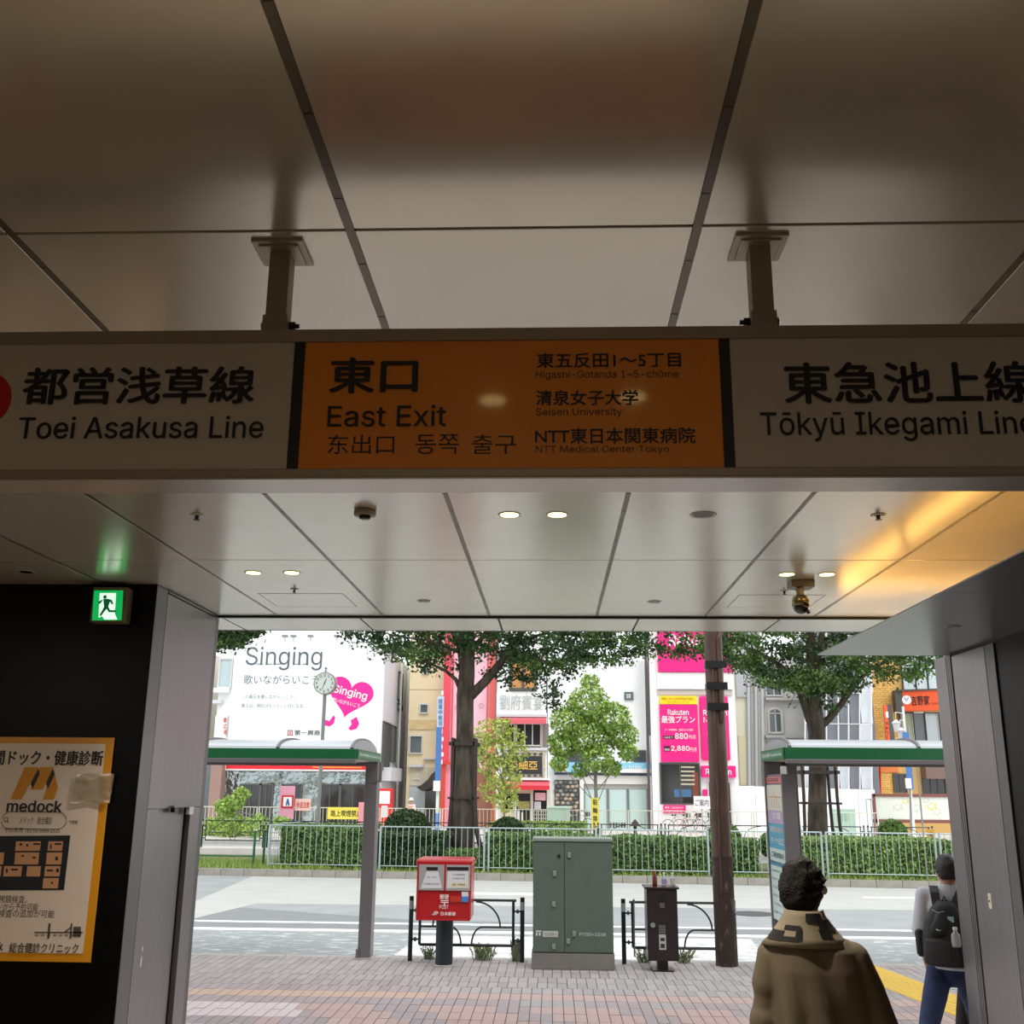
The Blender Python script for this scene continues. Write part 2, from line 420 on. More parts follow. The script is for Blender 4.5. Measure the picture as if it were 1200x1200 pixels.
# ---------------------------------------------------------------- hanging direction sign
YS = 2.28
zt = P(600, 383.5, YS).z; zb = P(600, 560.5, YS).z
sg = thing('direction_sign', 'long hanging station sign, orange east exit panel between two white line panels', 'sign', (0, YS + .06, zb))
XA, XB = -1.95, 1.85
ptop = P(600, 398, YS).z; pbot = P(600, 548, YS).z
f = MB(); f.box(XA, XB, YS, YS + .12, ptop, zt); f.box(XA, XB, YS, YS + .12, zb + .004, pbot); f.box(XA, XB, YS + .02, YS + .12, pbot, ptop)
part('sign_frame', f, M_frame, sg, bevel=.003)
part('sign_underside', MB().box(XA, XB, YS + .004, YS + .118, zb, zb + .005), M_under, sg)
xl0 = P(340, 475, YS).x; xl1 = P(353, 475, YS).x; xr0 = P(846, 475, YS).x; xr1 = P(859, 475, YS).x
part('sign_face', MB().box(XA + .02, xl0, YS + .006, YS + .02, pbot, ptop), M_signwhite, sg, label='white left panel naming the Asakusa line')
part('sign_face', MB().box(xl1, xr0, YS + .006, YS + .02, pbot, ptop), M_signor, sg, label='orange middle panel naming the east exit')
part('sign_face', MB().box(xr1, XB - .02, YS + .006, YS + .02, pbot, ptop), M_signwhite, sg, label='white right panel naming the Ikegami line')
part('black_divider', MB().box(xl0, xl1, YS + .004, YS + .02, pbot, ptop), M_ink, sg)
part('black_divider', MB().box(xr0, xr1, YS + .004, YS + .02, pbot, ptop), M_ink, sg)
yt = YS + .005
def lettering(parent, items, Y, m, name='lettering', label=None, bold=.0, res=3):
    for it in items:                     # every line of writing is a part
        t, x0, y0, x1, y1 = it[:5]; o = part(name, MB().tpx(t, x0, y0, x1, y1, Y, it[5] if len(it) > 5 else bold, res), m, parent, label=label)
    return o
lettering(sg, [('都営浅草線', 27, 430, 299, 474, .024), ('Toei Asakusa Line', 22, 488, 309, 514, .004)], yt, M_ink)
lettering(sg, [('東口', 386, 419, 490, 461, .026), ('East Exit', 384, 475, 523, 500, .004), ('东出口', 384, 509, 462, 532, .0), ('동쪽', 487, 509, 538, 532, .0),
               ('출구', 553, 509, 605, 532, .0), ('東五反田1～5丁目', 629, 413, 798, 431, .018), ('Higashi-Gotanda 1~5-chōme', 628, 434, 795, 445, .0),
               ('清泉女子大学', 628, 457, 748, 475, .018), ('Seisen University', 628, 478, 729, 489, .0), ('NTT東日本関東病院', 627, 501, 815, 520, .016),
               ('NTT Medical Center Tokyo', 628, 522, 784, 532, .0)], yt, M_ink)
lettering(sg, [('東急池上線', 918, 424, 1211, 473, .024), ('Tōkyū Ikegami Line', 891, 482, 1213, 517, .004)], yt, M_ink)
c = P(-21, 468, yt); b = MB(); b.cyl((c.x, yt, c.z), (c.x, yt + .002, c.z), .072, n=48)
part('line_symbol', b, M_red, sg, label='red disc at the left end')
for px in (-250, 332, 888, 1500):
    if px == -250: X = P(332, 290, YS + .06).x - 1.25
    elif px == 1500: X = 1.72
    else: X = P(px, 292, YS + .06).x
    if X < XA + .05: X = XA + .1
    yc = YS + .06
    p = part('hanger_post', MB().box(X - .026, X + .026, yc - .026, yc + .026, zt - .002, CZ - .008), M_frame, sg, bevel=.002)
    b = MB(); b.box(X - .065, X + .065, yc - .065, yc + .065, CZ - .008, CZ); b.box(X - .05, X + .05, yc - .05, yc + .05, CZ - .013, CZ - .008)
    part('ceiling_plate', b, mat('plate_metal', srgb(190, 184, 172), .35, .3), p, bevel=.003)
    b = MB(); s_ = 1 if px == 332 else -1
    b.box(X - .031, X + .031, yc - .03, yc + .03, zt, zt + .055)
    part('clamp', b, M_frame, p, bevel=.002)
    for dz in (.012, .036):
        b = MB(); b.cyl((X - .04 * s_, yc, zt + dz), (X + .055 * s_, yc, zt + dz), .006, n=8); b.cyl((X + .03 * s_, yc, zt + dz), (X + .045 * s_, yc, zt + dz), .011, n=6); b.cyl((X - .04 * s_, yc, zt + dz), (X - .03 * s_, yc, zt + dz), .011, n=6)
        part('bolt', b, M_blackpl, p)
# ---------------------------------------------------------------- ceiling fittings
M_trim = mat('lamp_trim', srgb(190, 178, 150), .35, .3)
def downlight(x, y, z, label, lit=True, r=.055, group=None, name='downlight'):
    t = thing(name, label, 'light' if lit else 'ceiling fitting', (x, y, z), group)
    b = MB(); n = 28
    prof = [(r * .82, -.001), (r, -.004), (r * 1.04, 0.0), (r, .002), (r * .82, .002)]
    b.lathe((x, y, z), prof, n); part('trim_ring', b, M_trim, t, smooth=True)
    b = MB(); b.cyl((x, y, z - .0035), (x, y, z - .001), r * .84, n=n); part('lens', b, M_lamp if lit else M_blackpl, t)
    return t
for px, py, lb in ((597, 603, 'left lit downlight of the pair nearest the hanging sign'), (653, 603, 'right lit downlight of the pair nearest the hanging sign'),
                   (297, 671, 'left lit downlight of the pair near the green exit sign'), (342, 671, 'right lit downlight of the pair near the green exit sign'),
                   (922, 673, 'lit downlight left of the dome camera'), (969, 673, 'lit downlight right of the dome camera')):
    g = G(px, py, CZ); downlight(g.x, g.y, CZ, lb, group='lit downlights in pairs')
for px, py in ((577, 467), (742, 463)):    # the pair over the viewer, mirrored in the sign face
    d = ray(px, py); t = YS / d.y; z0 = CAMZ + d.z * t; sl = (CZ - z0) / d.z
    downlight(d.x * (t + sl), YS - d.y * sl, CZ, ('left' if px < 600 else 'right') + ' lit downlight in the ceiling in front of the hanging sign', group='downlights before the sign')
    sp = bpy.data.lights.new('downlight_beam', 'SPOT'); sp.energy = 3; sp.color = (1, .82, .6); sp.spot_size = R(120); sp.spot_blend = 1; sp.shadow_soft_size = .05
    so = bpy.data.objects.new('downlight_beam', sp); C.objects.link(so); so.location = (d.x * (t + sl), YS - d.y * sl, CZ - .02)
for px, py in ((597, 603), (653, 603), (297, 671), (342, 671), (922, 673), (969, 673)):
    g = G(px, py, CZ); sp = bpy.data.lights.new('downlight_beam', 'SPOT'); sp.energy = 170; sp.color = (1, .92, .78); sp.spot_size = R(110); sp.spot_blend = 1; sp.shadow_soft_size = .05
    so = bpy.data.objects.new('downlight_beam', sp); C.objects.link(so); so.location = (g.x, g.y, CZ - .02)
for px, py, lb in ((497, 704, 'dark round recessed fitting left of the middle joint'), (767, 705, 'dark round recessed fitting right of the middle joint'), (31, 670, 'dark round fitting above the black wall on the left')):
    g = G(px, py, CZ); downlight(g.x, g.y, CZ, lb, lit=False, r=.05, name='recessed_fitting')
g = G(1117, 734, SZ); downlight(g.x, g.y, SZ, 'small round lamp set in the lower soffit on the right', lit=False, r=.05, name='recessed_fitting')
def sprinkler(px, py, lb, k=1.0):
    g = G(px, py, CZ); t = thing('sprinkler', lb, 'sprinkler', (g.x, g.y, CZ))
    b = MB(); b.lathe(g, [(.036 * k, -.001), (.036 * k, -.003), (.015 * k, -.006), (.012 * k, -.002)], 20); part('escutcheon', b, M_white, t, smooth=True)
    b = MB(); b.cyl((g.x, g.y, CZ - .004), (g.x, g.y, CZ - .022), .010 * k, n=10); b.cyl((g.x, g.y, CZ - .026), (g.x, g.y, CZ - .029), .016 * k, n=12); b.cyl((g.x, g.y, CZ - .02), (g.x, g.y, CZ - .028), .004, n=6)
    part('head', b, M_blackpl, t)
sprinkler(231, 603, 'small sprinkler head near the left, above the exit sign'); sprinkler(1029, 603, 'small sprinkler head near the yellow glow on the right')
sprinkler(345, 690, 'small sprinkler beside the left access hatch', .8); sprinkler(919, 692, 'small sprinkler beside the dome camera', .8)
g = G(824, 603, CZ); t = thing('speaker_grille', 'round perforated ceiling speaker grille right of the two downlights', 'speaker', (g.x, g.y, CZ))
b = MB(); b.lathe(g, [(.05, -.001), (.062, -.005), (.066, 0), (.06, .001)], 28); part('rim', b, M_white, t, smooth=True)
b = MB(); b.cyl((g.x, g.y, CZ - .003), (g.x, g.y, CZ - .001), .051, n=24); part('grille', b, mat('grille_grey', srgb(120, 120, 118), .5, .3), t)
b = MB()
for k in range(24):
    a = k * 2.4; r_ = .009 * math.sqrt(k) ; b.cyl((g.x + r_ * math.cos(a), g.y + r_ * math.sin(a), CZ - .0036), (g.x + r_ * math.cos(a), g.y + r_ * math.sin(a), CZ - .003), .003, n=6)
part('perforation', b, M_blackpl, t, kind='stuff')
g = G(428, 598, CZ); t = thing('smoke_detector', 'round smoke detector hanging below the ceiling panel', 'smoke detector', (g.x, g.y, CZ))
b = MB(); b.lathe(g, [(.052, -.028), (.055, -.022), (.055, -.006), (.05, 0)], 28); part('body', b, mat('detector_beige', srgb(170, 162, 148), .5), t, smooth=True)
b = MB(); b.lathe(g, [(.018, -.046), (.028, -.042), (.030, -.028), (.02, -.026)], 24); part('sensor_dome', b, M_blackpl, t, smooth=True)
b = MB(); b.cyl((g.x, g.y, CZ - .05), (g.x, g.y, CZ - .046), .012, n=12); part('sensor_tip', b, M_white, t)
for (x0, y0, x1, y1, x2, lb) in ((302, 695.5, 402, 711, 330, 'left'), (866, 697, 968, 712, 845, 'right')):
    a = G(x0, y0, CZ); c = G(x1, y1, CZ); X0 = a.x; X1 = G(x1 if lb == 'right' else x1, y0, CZ).x
    if lb == 'left': X0, X1 = G(302, 695.5, CZ).x, G(402, 695.5, CZ).x
    else: X0, X1 = G(866, 697, CZ).x, G(968, 697, CZ).x
    Y0, Y1 = a.y, c.y
    t = thing('access_hatch', 'flush %s ceiling access hatch with thin square outline' % lb, 'hatch', ((X0 + X1) / 2, (Y0 + Y1) / 2, CZ))
    b = MB(); w = .004
    b.box(X0, X1, Y0, Y0 + w, CZ - .0015, CZ); b.box(X0, X1, Y1 - w, Y1, CZ - .0015, CZ); b.box(X0, X0 + w, Y0, Y1, CZ - .0015, CZ); b.box(X1 - w, X1, Y0, Y1, CZ - .0015, CZ)
    part('hatch_rim', b, M_joint, t); part('hatch_lid', MB().box(X0 + .006, X1 - .006, Y0 + .006, Y1 - .006, CZ - .001, CZ), M_panel, t)
# dome camera
g = G(941, 679, CZ); t = thing('dome_camera', 'ceiling camera with square base and black glass dome', 'camera', (g.x, g.y, CZ))
b = MB(); b.box(g.x - .075, g.x + .075, g.y, g.y + .14, CZ - .045, CZ); part('mount_box', b, mat('mount_grey', srgb(120, 112, 98), .4, .2), t, bevel=.003)
cx, cy = g.x - .012, g.y + .05
b = MB(); b.cyl((cx, cy, CZ - .045), (cx, cy, CZ - .10), .024, n=16); b.cyl((cx, cy, CZ - .055), (cx, cy, CZ - .065), .032, n=16); part('stem', b, M_frame, t, smooth=False)
b = MB(); b.lathe((cx, cy, CZ), [(.03, -.095), (.046, -.105), (.054, -.13), (.056, -.165)], 28); part('housing', b, mat('housing_metal', srgb(150, 135, 105), .2, .8), t, smooth=True)
b = MB(); b.sph((cx, cy, CZ - .166), .054, 24, 14); part('glass_dome', b, mat('black_glass', (.004, .004, .005), .05, coat=1), t, smooth=True)
part('spray_nozzle', MB().cyl((cx + .04, cy, CZ - .19), (cx + .05, cy, CZ - .215), .012, n=10), M_blackpl, t)

area('unseen_fill_lamp', (-5, 2.5, 3.45), 1.6, 60, (1, .88, .72))  # unseen fill added to brighten the ceiling at the far left
# ---------------------------------------------------------------- emergency exit sign
Y0 = 6.66
c = P(126, 729, Y0); t = thing('exit_sign', 'lit green running man exit sign on the black wall', 'sign', (c.x, 6.7, c.z))
b = MB(); b.pbox(107, 688, 147, 729, Y0, 0, .11); part('housing', b, mat('exit_housing', srgb(120, 110, 84), .5), t, bevel=.004)
M_eg = mat('exit_green_glow', srgb(8, 165, 78), .4, emit=1.0); M_ew = mat('exit_white_glow', srgb(214, 255, 224), .4, emit=1.15); M_ed = mat('exit_dark_green', srgb(10, 110, 62), .4, emit=.35)
b = MB(); b.ppoly([(110.5, 692), (144.5, 692), (142.5, 727), (108, 727)], Y0, .003); part('green_face', b, M_eg, t)
b = MB(); b.ppoly([(117, 695), (136, 695), (134.5, 719), (137.5, 726), (122, 726), (120, 722), (115.5, 724)], Y0 - .0032, .001); part('white_doorway', b, M_ew, t)
b = MB(); q = P(123, 699.5, Y0 - .0045); b.cyl((q.x, q.y, q.z), (q.x, q.y + .001, q.z), .0125, n=16)
for pl in ([(121, 702), (126, 701.5), (129, 705), (126.5, 712), (122, 712)], [(121, 703), (117, 708), (116, 707), (115, 705.5), (119, 703)],
           [(126, 701.5), (131, 703), (133, 708), (131, 708.5), (129, 705), (126, 704.5)], [(122, 711), (126.5, 712), (122, 717), (118.5, 722), (116.5, 721), (120, 715)],
           [(123.5, 711), (127, 711), (129, 715), (136, 715), (136, 717.5), (127.5, 717.5)]):
    b.ppoly(pl, Y0 - .0045, .001)
part('running_figure', b, M_ed, t)

# ---------------------------------------------------------------- clinic poster on the black wall
YW = 6.77
t = thing('poster', 'clinic health check poster with yellow border on the black wall', 'poster', (P(30, 1127, YW).x, YW, P(30, 1127, YW).z))
xr = P(120, 1000, YW).x; xl = xr - 1.32; zt = P(60, 864, YW).z; zb = P(60, 1127, YW).z
part('border', MB().box(xl, xr, YW - .004, YW, zb, zt), mat('poster_yellow', srgb(232, 160, 30), .35), t)
part('sheet', MB().box(xl + .05, xr - .055, YW - .006, YW - .004, zb + .05, zt - .04), mat('poster_white', srgb(236, 224, 214), .35), t)
yp = YW - .0068
M_pink = mat('print_dark', srgb(40, 36, 36), .5); M_gold = mat('print_gold', srgb(216, 146, 20), .4)
lettering(t, [('人間ドック・健康診断', -22, 879, 121, 897, .03), ('medock', 8, 938, 73, 952, .02), ('メドック　総合健診', 23, 957, 61, 966), ('で検索', 81, 961, 91, 966), ('予約専用 TEL:03-5860-2525', 5, 970, 70, 976),
    ('・胃内視鏡検査。', -22, 1049, 32, 1058), ('スマートフォンから予約可能', -45, 1058, 45, 1067), ('・CT・MRI検査の追加が可能', -40, 1066, 64, 1075), ('medock', -35, 1104, 4, 1114, .03), ('総合健診クリニック', 11, 1105, 92, 1117, .005)], yp, M_pink)
b = MB()
b.ppoly([(29, 899), (46, 899), (25, 937), (12, 937)], yp, .001); b.ppoly([(47, 899), (63, 899), (50, 925), (36, 925)], yp, .001)
b.ppoly([(63, 901), (68, 923), (63, 937), (50, 937)], yp, .001); part('logo', b, M_gold, t)
b = MB(); b.ppoly([(45, 901), (46.5, 907), (38, 925), (36, 918)], yp - .001, .001); b.ppoly([(62, 901), (64, 907), (56, 925), (54, 918)], yp - .001, .001); part('logo_shadow', b, M_pink, t)
b = MB(); zc0 = P(40, 961.5, yp).z; xa = P(2, 961, yp).x; xb = P(78, 961, yp).x; hh = .052
arc = [(xa + hh - hh * math.sin(q), zc0 + hh * math.cos(q)) for q in [math.pi * k / 10 for k in range(11)]] + [(xb - hh + hh * math.sin(q), zc0 - hh * math.cos(q)) for q in [math.pi * k / 10 for k in range(11)]]
b.tube([(x, yp, z) for x, z in arc + [arc[0]]], .0018, 4)
q = P(7, 960.5, yp); b.tube([(q.x + .013 * math.cos(a), yp, q.z + .013 * math.sin(a)) for a in [k * math.pi / 6 for k in range(13)]], .002, 4); b.tube([(q.x + .01, yp, q.z - .01), (q.x + .02, yp, q.z - .022)], .002, 4)
part('search_box', b, M_pink, t)
# printed picture of a building
b = MB(); b.ppoly([(-45, 980), (82.5, 979), (75, 1043), (-50, 1044)], yp + .0004, .0008); ph = part('printed_photo', b, mat('print_navy', srgb(26, 34, 46), .4), t)
b = MB()
for pl in ((19, 986, 48, 997), (57, 986, 74, 997), (18, 999, 46, 1013), (55, 999, 73, 1013), (5, 1015, 26, 1027), (32, 1015, 48, 1027), (53, 1015, 71, 1027), (51, 1029, 69, 1041), (-20, 999, 5, 1013), (-25, 1015, 2, 1027)):
    x0, y0, x1, y1 = pl; b.ppoly([(x0, y0), (x1, y0), (x1 - 1.3, y1), (x0 - 1.3, y1)], yp - .001, .0005)
part('printed_block', b, mat('print_tan', srgb(214, 160, 120), .45), ph)
b = MB()
for x, y, w, h in ((23, 988, 3, 3), (31, 989, 2, 3), (39, 988, 8, 2), (64, 988, 8, 2), (59, 989, 1.5, 6), (25, 1002, 3, 2), (38, 1004, 4, 2), (65, 1004, 3, 4), (7, 1018, 2, 5), (13, 1018, 8, 2), (55, 1019, 7, 2), (66, 1018, 3, 4), (60, 1033, 2, 3)):
    b.ppoly([(x, y), (x + w, y), (x + w, y + h), (x, y + h)], yp - .002, .0005)
part('printed_window', b, M_ink, ph)
b = MB()
b.ppoly([(40, 1092), (97, 1092), (97, 1093.5), (40, 1093.5)], yp, .0008)
for k in range(8): b.ppoly([(41 + k * 7, 1095.5), (45 + k * 7, 1095.5), (45 + k * 7, 1096.5), (41 + k * 7, 1096.5)], yp, .0008)
b.ppoly([(57, 1082), (59.5, 1082), (58, 1100), (55.5, 1100)], yp, .0008); b.ppoly([(83, 1082), (85, 1082), (83.5, 1100), (81.5, 1100)], yp, .0008)
b.ppoly([(75, 1092), (83, 1086), (84, 1087), (77, 1093)], yp, .0008); b.ppoly([(86, 1086), (95, 1086), (94.5, 1098), (85.5, 1098)], yp, .0008)
part('printed_map', b, mat('print_grey', srgb(90, 80, 78), .5), t)
# crumpled clear tape
b = MB(); nx, ny = 10, 8
p0 = P(90, 906, yp - .004); p1 = P(131, 941, yp - .004)
for j in range(ny + 1):
    for i in range(nx + 1):
        b.v.append((p0.x + (p1.x - p0.x) * i / nx - .012 * (j / ny) , yp - .003 - .008 * abs(math.sin(j * 1.7 + i * .4)) - random.random() * .003, p0.z + (p1.z - p0.z) * j / ny + random.uniform(-.006, .006)))
for j in range(ny):
    for i in range(nx): a = j * (nx + 1) + i; b.f.append((a, a + 1, a + nx + 2, a + nx + 1)); b.m.append(0); b.smooth.append(True)
part('tape', b, mat('crumpled_tape', srgb(214, 208, 190), .15, trans=.6), t, label='crumpled clear tape holding the corner', smooth=True)
# ================================================================ STREET
RZ = -.08
M_asph = mat('asphalt', srgb(158, 162, 163), .85, var=.10, scale=1.3, bump=.3, bscale=120)
M_asph_dark = mat('darker_asphalt', srgb(134, 139, 141), .85, var=.05, scale=3, bump=.3, bscale=120)
M_asph_mid = mat('asphalt_worn', srgb(172, 176, 176), .85, var=.06, scale=3, bump=.3, bscale=120)
M_conc = mat('bus_bay_concrete', srgb(186, 188, 183), .85, var=.05, scale=1.5, bump=.2, bscale=60)
M_paint = mat('white_road_paint', srgb(240, 241, 238), .7, var=.05, scale=6)
def worn(name, a, b_, scale, lo, hi, stretch):
    m = mat(name, a, .85); n = m.node_tree; bs = n.nodes['Principled BSDF']
    t = n.nodes.new('ShaderNodeTexCoord'); mp = n.nodes.new('ShaderNodeMapping'); mp.inputs['Scale'].default_value = stretch
    x = n.nodes.new('ShaderNodeTexNoise'); x.inputs['Scale'].default_value = scale; x.inputs['Detail'].default_value = 8; x.inputs['Roughness'].default_value = .7
    c = n.nodes.new('ShaderNodeValToRGB'); c.color_ramp.elements[0].position = lo; c.color_ramp.elements[0].color = a; c.color_ramp.elements[1].position = hi; c.color_ramp.elements[1].color = b_
    n.links.new(t.outputs['Object'], mp.inputs['Vector']); n.links.new(mp.outputs[0], x.inputs['Vector']); n.links.new(x.outputs['Fac'], c.inputs['Fac']); n.links.new(c.outputs['Color'], bs.inputs['Base Color'])
    return m
M_worn = worn('worn_paint', srgb(150, 156, 158), srgb(236, 238, 236), 3, .52, .72, (1, 2, 1))
M_worn2 = worn('worn_paint_dense', srgb(176, 180, 180), srgb(240, 241, 239), 3, .36, .56, (1, 2, 1))
def lerp2(a, b, x): t = (x - a.x) / (b.x - a.x); return a + (b - a) * t
# kerb line of the planted island: slightly skewed to the station
kA = G(232, 1025.5, RZ); kB = G(1000, 1040, RZ)
kd = (kB - kA); kd.z = 0; kd.normalize(); kn = Vector((-kd.y, kd.x, 0))
def K(s, n, z=0.0): return Vector((kA.x, kA.y, 0)) + kd * s + kn * n + Vector((0, 0, z))
mb = MB(); mb.box(-60, 60, 14.9, 120, RZ - .1, RZ); mb.box(-60, -7.2, -30, 14.9, RZ - .1, RZ - .001); mb.box(6.2, 60, -30, 14.9, RZ - .1, RZ - .001)
road = struct('floor_road', mb, M_asph)
def sheet(pts, m, dz, name, parent=road):
    b = MB(); b.prism([Vector((p.x, p.y, RZ)) for p in pts], (0, 0, dz)); return part(name, b, m, parent)
gR = lambda x, y: G(x, y, RZ)
sheet([gR(150, 1095), gR(232, 1055), gR(296, 1027), K(40, -.02), K(40, -7.6), lerp2(gR(300, 1059), gR(1000, 1066), 14), gR(300, 1059)], M_conc, .004, 'concrete_bay')
sheet([gR(150, 1053), gR(230, 1060), gR(480, 1078), gR(900, 1088), gR(1100, 1093), gR(1100, 1099), gR(600, 1091), gR(150, 1085)], M_asph_dark, .003, 'darker_asphalt')  # darker stretch of road surface with a slanting edge
ya = gR(430, 1081).y; yb = gR(430, 1083).y
b = MB(); b.box(-12, 14, yb, ya, RZ, RZ + .004); part('faint_line', b, M_worn2, road)
b = MB(); b.box(-14, 16, gR(430, 1092.2).y, gR(430, 1089.6).y, RZ, RZ + .006); part('lane_line', b, M_paint, road)
a = gR(1010, 1051); c = gR(1090, 1053.5); b = MB(); b.box(a.x, c.x + 1.5, c.y, a.y, RZ, RZ + .006); part('lane_dash', b, M_paint, road)
b = MB(); b.box(gR(600, 1047).x - 1, gR(700, 1047).x, gR(600, 1049).y, gR(600, 1046.5).y, RZ, RZ + .006); part('lane_dash', b, M_paint, road)
b = MB(); b.box(-12, -.2, 14.95, gR(430, 1093).y, RZ, RZ + .003); part('worn_marking', b, M_worn, road)
b = MB(); b.prism([gR(462, 1120), gR(482, 1105), gR(490, 1097), gR(880, 1101), gR(900, 1128), gR(700, 1128)], (0, 0, .006)); part('worn_marking', b, M_worn2, road)
b = MB(); b.box(2.6, 12, 14.95, gR(900, 1100).y, RZ, RZ + .003); part('worn_marking', b, M_worn, road)
g = gR(882, 1071); b = MB(); b.cyl((g.x, g.y, RZ), (g.x, g.y, RZ + .008), .42, n=28); t = part('manhole_cover', b, mat('cast_iron', srgb(90, 92, 92), .6, .5, bump=.5, bscale=40), road)
# near pavement
mb = MB(); mb.box(-30, -7.2, -8, 14.75, RZ, -.012); mb.box(-7.2, 6.2, 7.24, 14.75, RZ, -.012); mb.box(6.2, 30, -8, 14.75, RZ, -.012)
pave = struct('floor_pavement', mb, mat('pavement_joint_sand', srgb(96, 90, 88), .9))
M_bg = mat('brick_grey', srgb(166, 160, 160), .8, var=.05, scale=20, island=.10); M_bp = mat('brick_pink', srgb(184, 160, 155), .8, var=.05, scale=20, island=.10)
M_bo = mat('brick_orange', srgb(192, 166, 150), .8, var=.05, scale=20, island=.10); M_bm = mat('brick_mauve', srgb(164, 153, 155), .8, var=.05, scale=20, island=.10); M_bw = mat('brick_pale', srgb(206, 194, 194), .8, var=.05, scale=20, island=.06)
M_bi = mat('brick_light_grey', srgb(188, 184, 180), .8, var=.05, scale=20, island=.06)
BW, BL = .115, .345
rows = []
def brickmat(cx, cy):
    q = cy
    if q < 10.6: return M_bi
    if 11.18 < q < 11.85 and cx < -2.62 + .12 * (11.8 - q): return M_bw if -4.4 < cx else M_bm
    if q > 12.55: return M_bg if (q < 13.4 and cx > -1.2) or cx > -1.6 or q > 13.2 else (M_bm if q < 13.2 else M_bg)
    if q > 12.15: return M_bo if cx < -1.4 else M_bp
    if q > 11.75: return M_bm if cx < -.3 or int(cx * 3) % 3 else M_bg
    return M_bp if (math.sin(cx * 5.1 + q * 3.3) > -.55 and cx > -2.9) else M_bm
rest = {}
meshes = {}
nb = 0
j = 0
y = 8.62 - 4 * BL
while y < 14.74:
    off = (BW / 2 if j in (16, 17) else 0); ye = min(y + BL, 14.745)
    n0, n1 = (int(-7.5 / BW), int(8.5 / BW)) if y > 8 else (int(-7.1 / BW), int(6.1 / BW))
    for i in range(n0, n1):
        if y < 8.2 and i * BW > XR - .05: continue
        if y < 8.2 and i * BW < XL + .02 : continue
        x0 = i * BW + off; cx = x0 + BW / 2; cy = (y + ye) / 2
        m = brickmat(cx, cy); h = random.uniform(-.0025, .0005)
        tgt = None
        if 10.8 < y < 12.2 and -4.35 < cx < 2.6 and nb < 300: tgt = m
        if 8.6 < cx: continue
        if tgt is not None and abs((ye - y) - BL) < .01:
            if m.name not in meshes:
                b = MB(); b.box(x0 + .004, x0 + BW - .004, y + .004, ye - .004, -.04, 0)
                o = part('brick', b, m, pave); meshes[m.name] = (o, x0, y)
                o.location.z += h; nb += 1
            else:
                o, a, c = meshes[m.name]; d = dup(o, pave, (x0 - a, y - c, 0)); d.location.z = -.02 - wpos(pave).z + h; nb += 1
        else:
            rest.setdefault(m.name, (MB(), m))[0].box(x0 + .004, x0 + BW - .004, y + .004, ye - .004, -.03, h)
    y += BL; j += 1
for k, (b, m) in rest.items(): part('paving_bricks', b, m, pave, kind='stuff')
# near kerb
ks = thing('kerb', 'pale kerb stones along the near pavement edge', 'kerb', (0, 14.83, RZ))
M_kerb = mat('kerb_stone', srgb(178, 174, 168), .85, var=.1, scale=8, bump=.3, bscale=50)
k0 = None
for i in range(-18, 20):
    if k0 is None: k0 = part('kerb_stone', MB().box(i * .6 + .004, i * .6 + .596, 14.752, 14.92, RZ, .0), M_kerb, ks, bevel=.01); ki = i
    else: dup(k0, ks, ((i - ki) * .6, 0, 0))
# yellow tactile strip
tb = thing('tactile_strip', 'yellow tactile paving strip crossing the pavement near the right pier', 'paving', (*G(1100, 1180).xy, 0))
M_yel = mat('tactile_yellow', srgb(232, 196, 84), .6, var=.06, scale=15)
pa = G(1040, 1142); pb = G(1142, 1192); d = (pb - pa).normalized(); nrm = Vector((d.y, -d.x, 0)) * -1
w0 = G(1072, 1137); 
cen0 = (G(1036, 1139) + G(1046, 1152)) / 2
p1 = (G(1140, 1168) + G(1060, 1200)) / 2
d = (G(1136, 1172) - G(1040, 1137)).normalized(); q = Vector((-d.y, d.x, 0))
TS = .30
b = MB(); b.box(.003, TS - .003, .003, TS - .003, 0, .004)
for k in range(4): b.box(.03 + k * .07, .05 + k * .07, .02, TS - .02, .004, .009)
t0 = None
base = G(1040, 1137)
ang = math.atan2(d.y, d.x)
for r_ in range(-4, 14):
    for c_ in range(2):
        pos = base + d * (r_ * TS) - q * ((c_ + 1) * TS)
        if t0 is None:
            b2 = MB(); b2.v = [(v[0], v[1], v[2]) for v in b.v]; b2.f = b.f; b2.m = b.m; b2.smooth = b.smooth
            Mz = Matrix.Rotation(ang, 3, 'Z'); b2.v = [tuple(Mz @ Vector((v[1], v[0], v[2])) + pos) for v in b2.v]
            t0 = part('tactile_tile', b2, M_yel, tb); tp = pos
        else: dup(t0, tb, pos - tp)

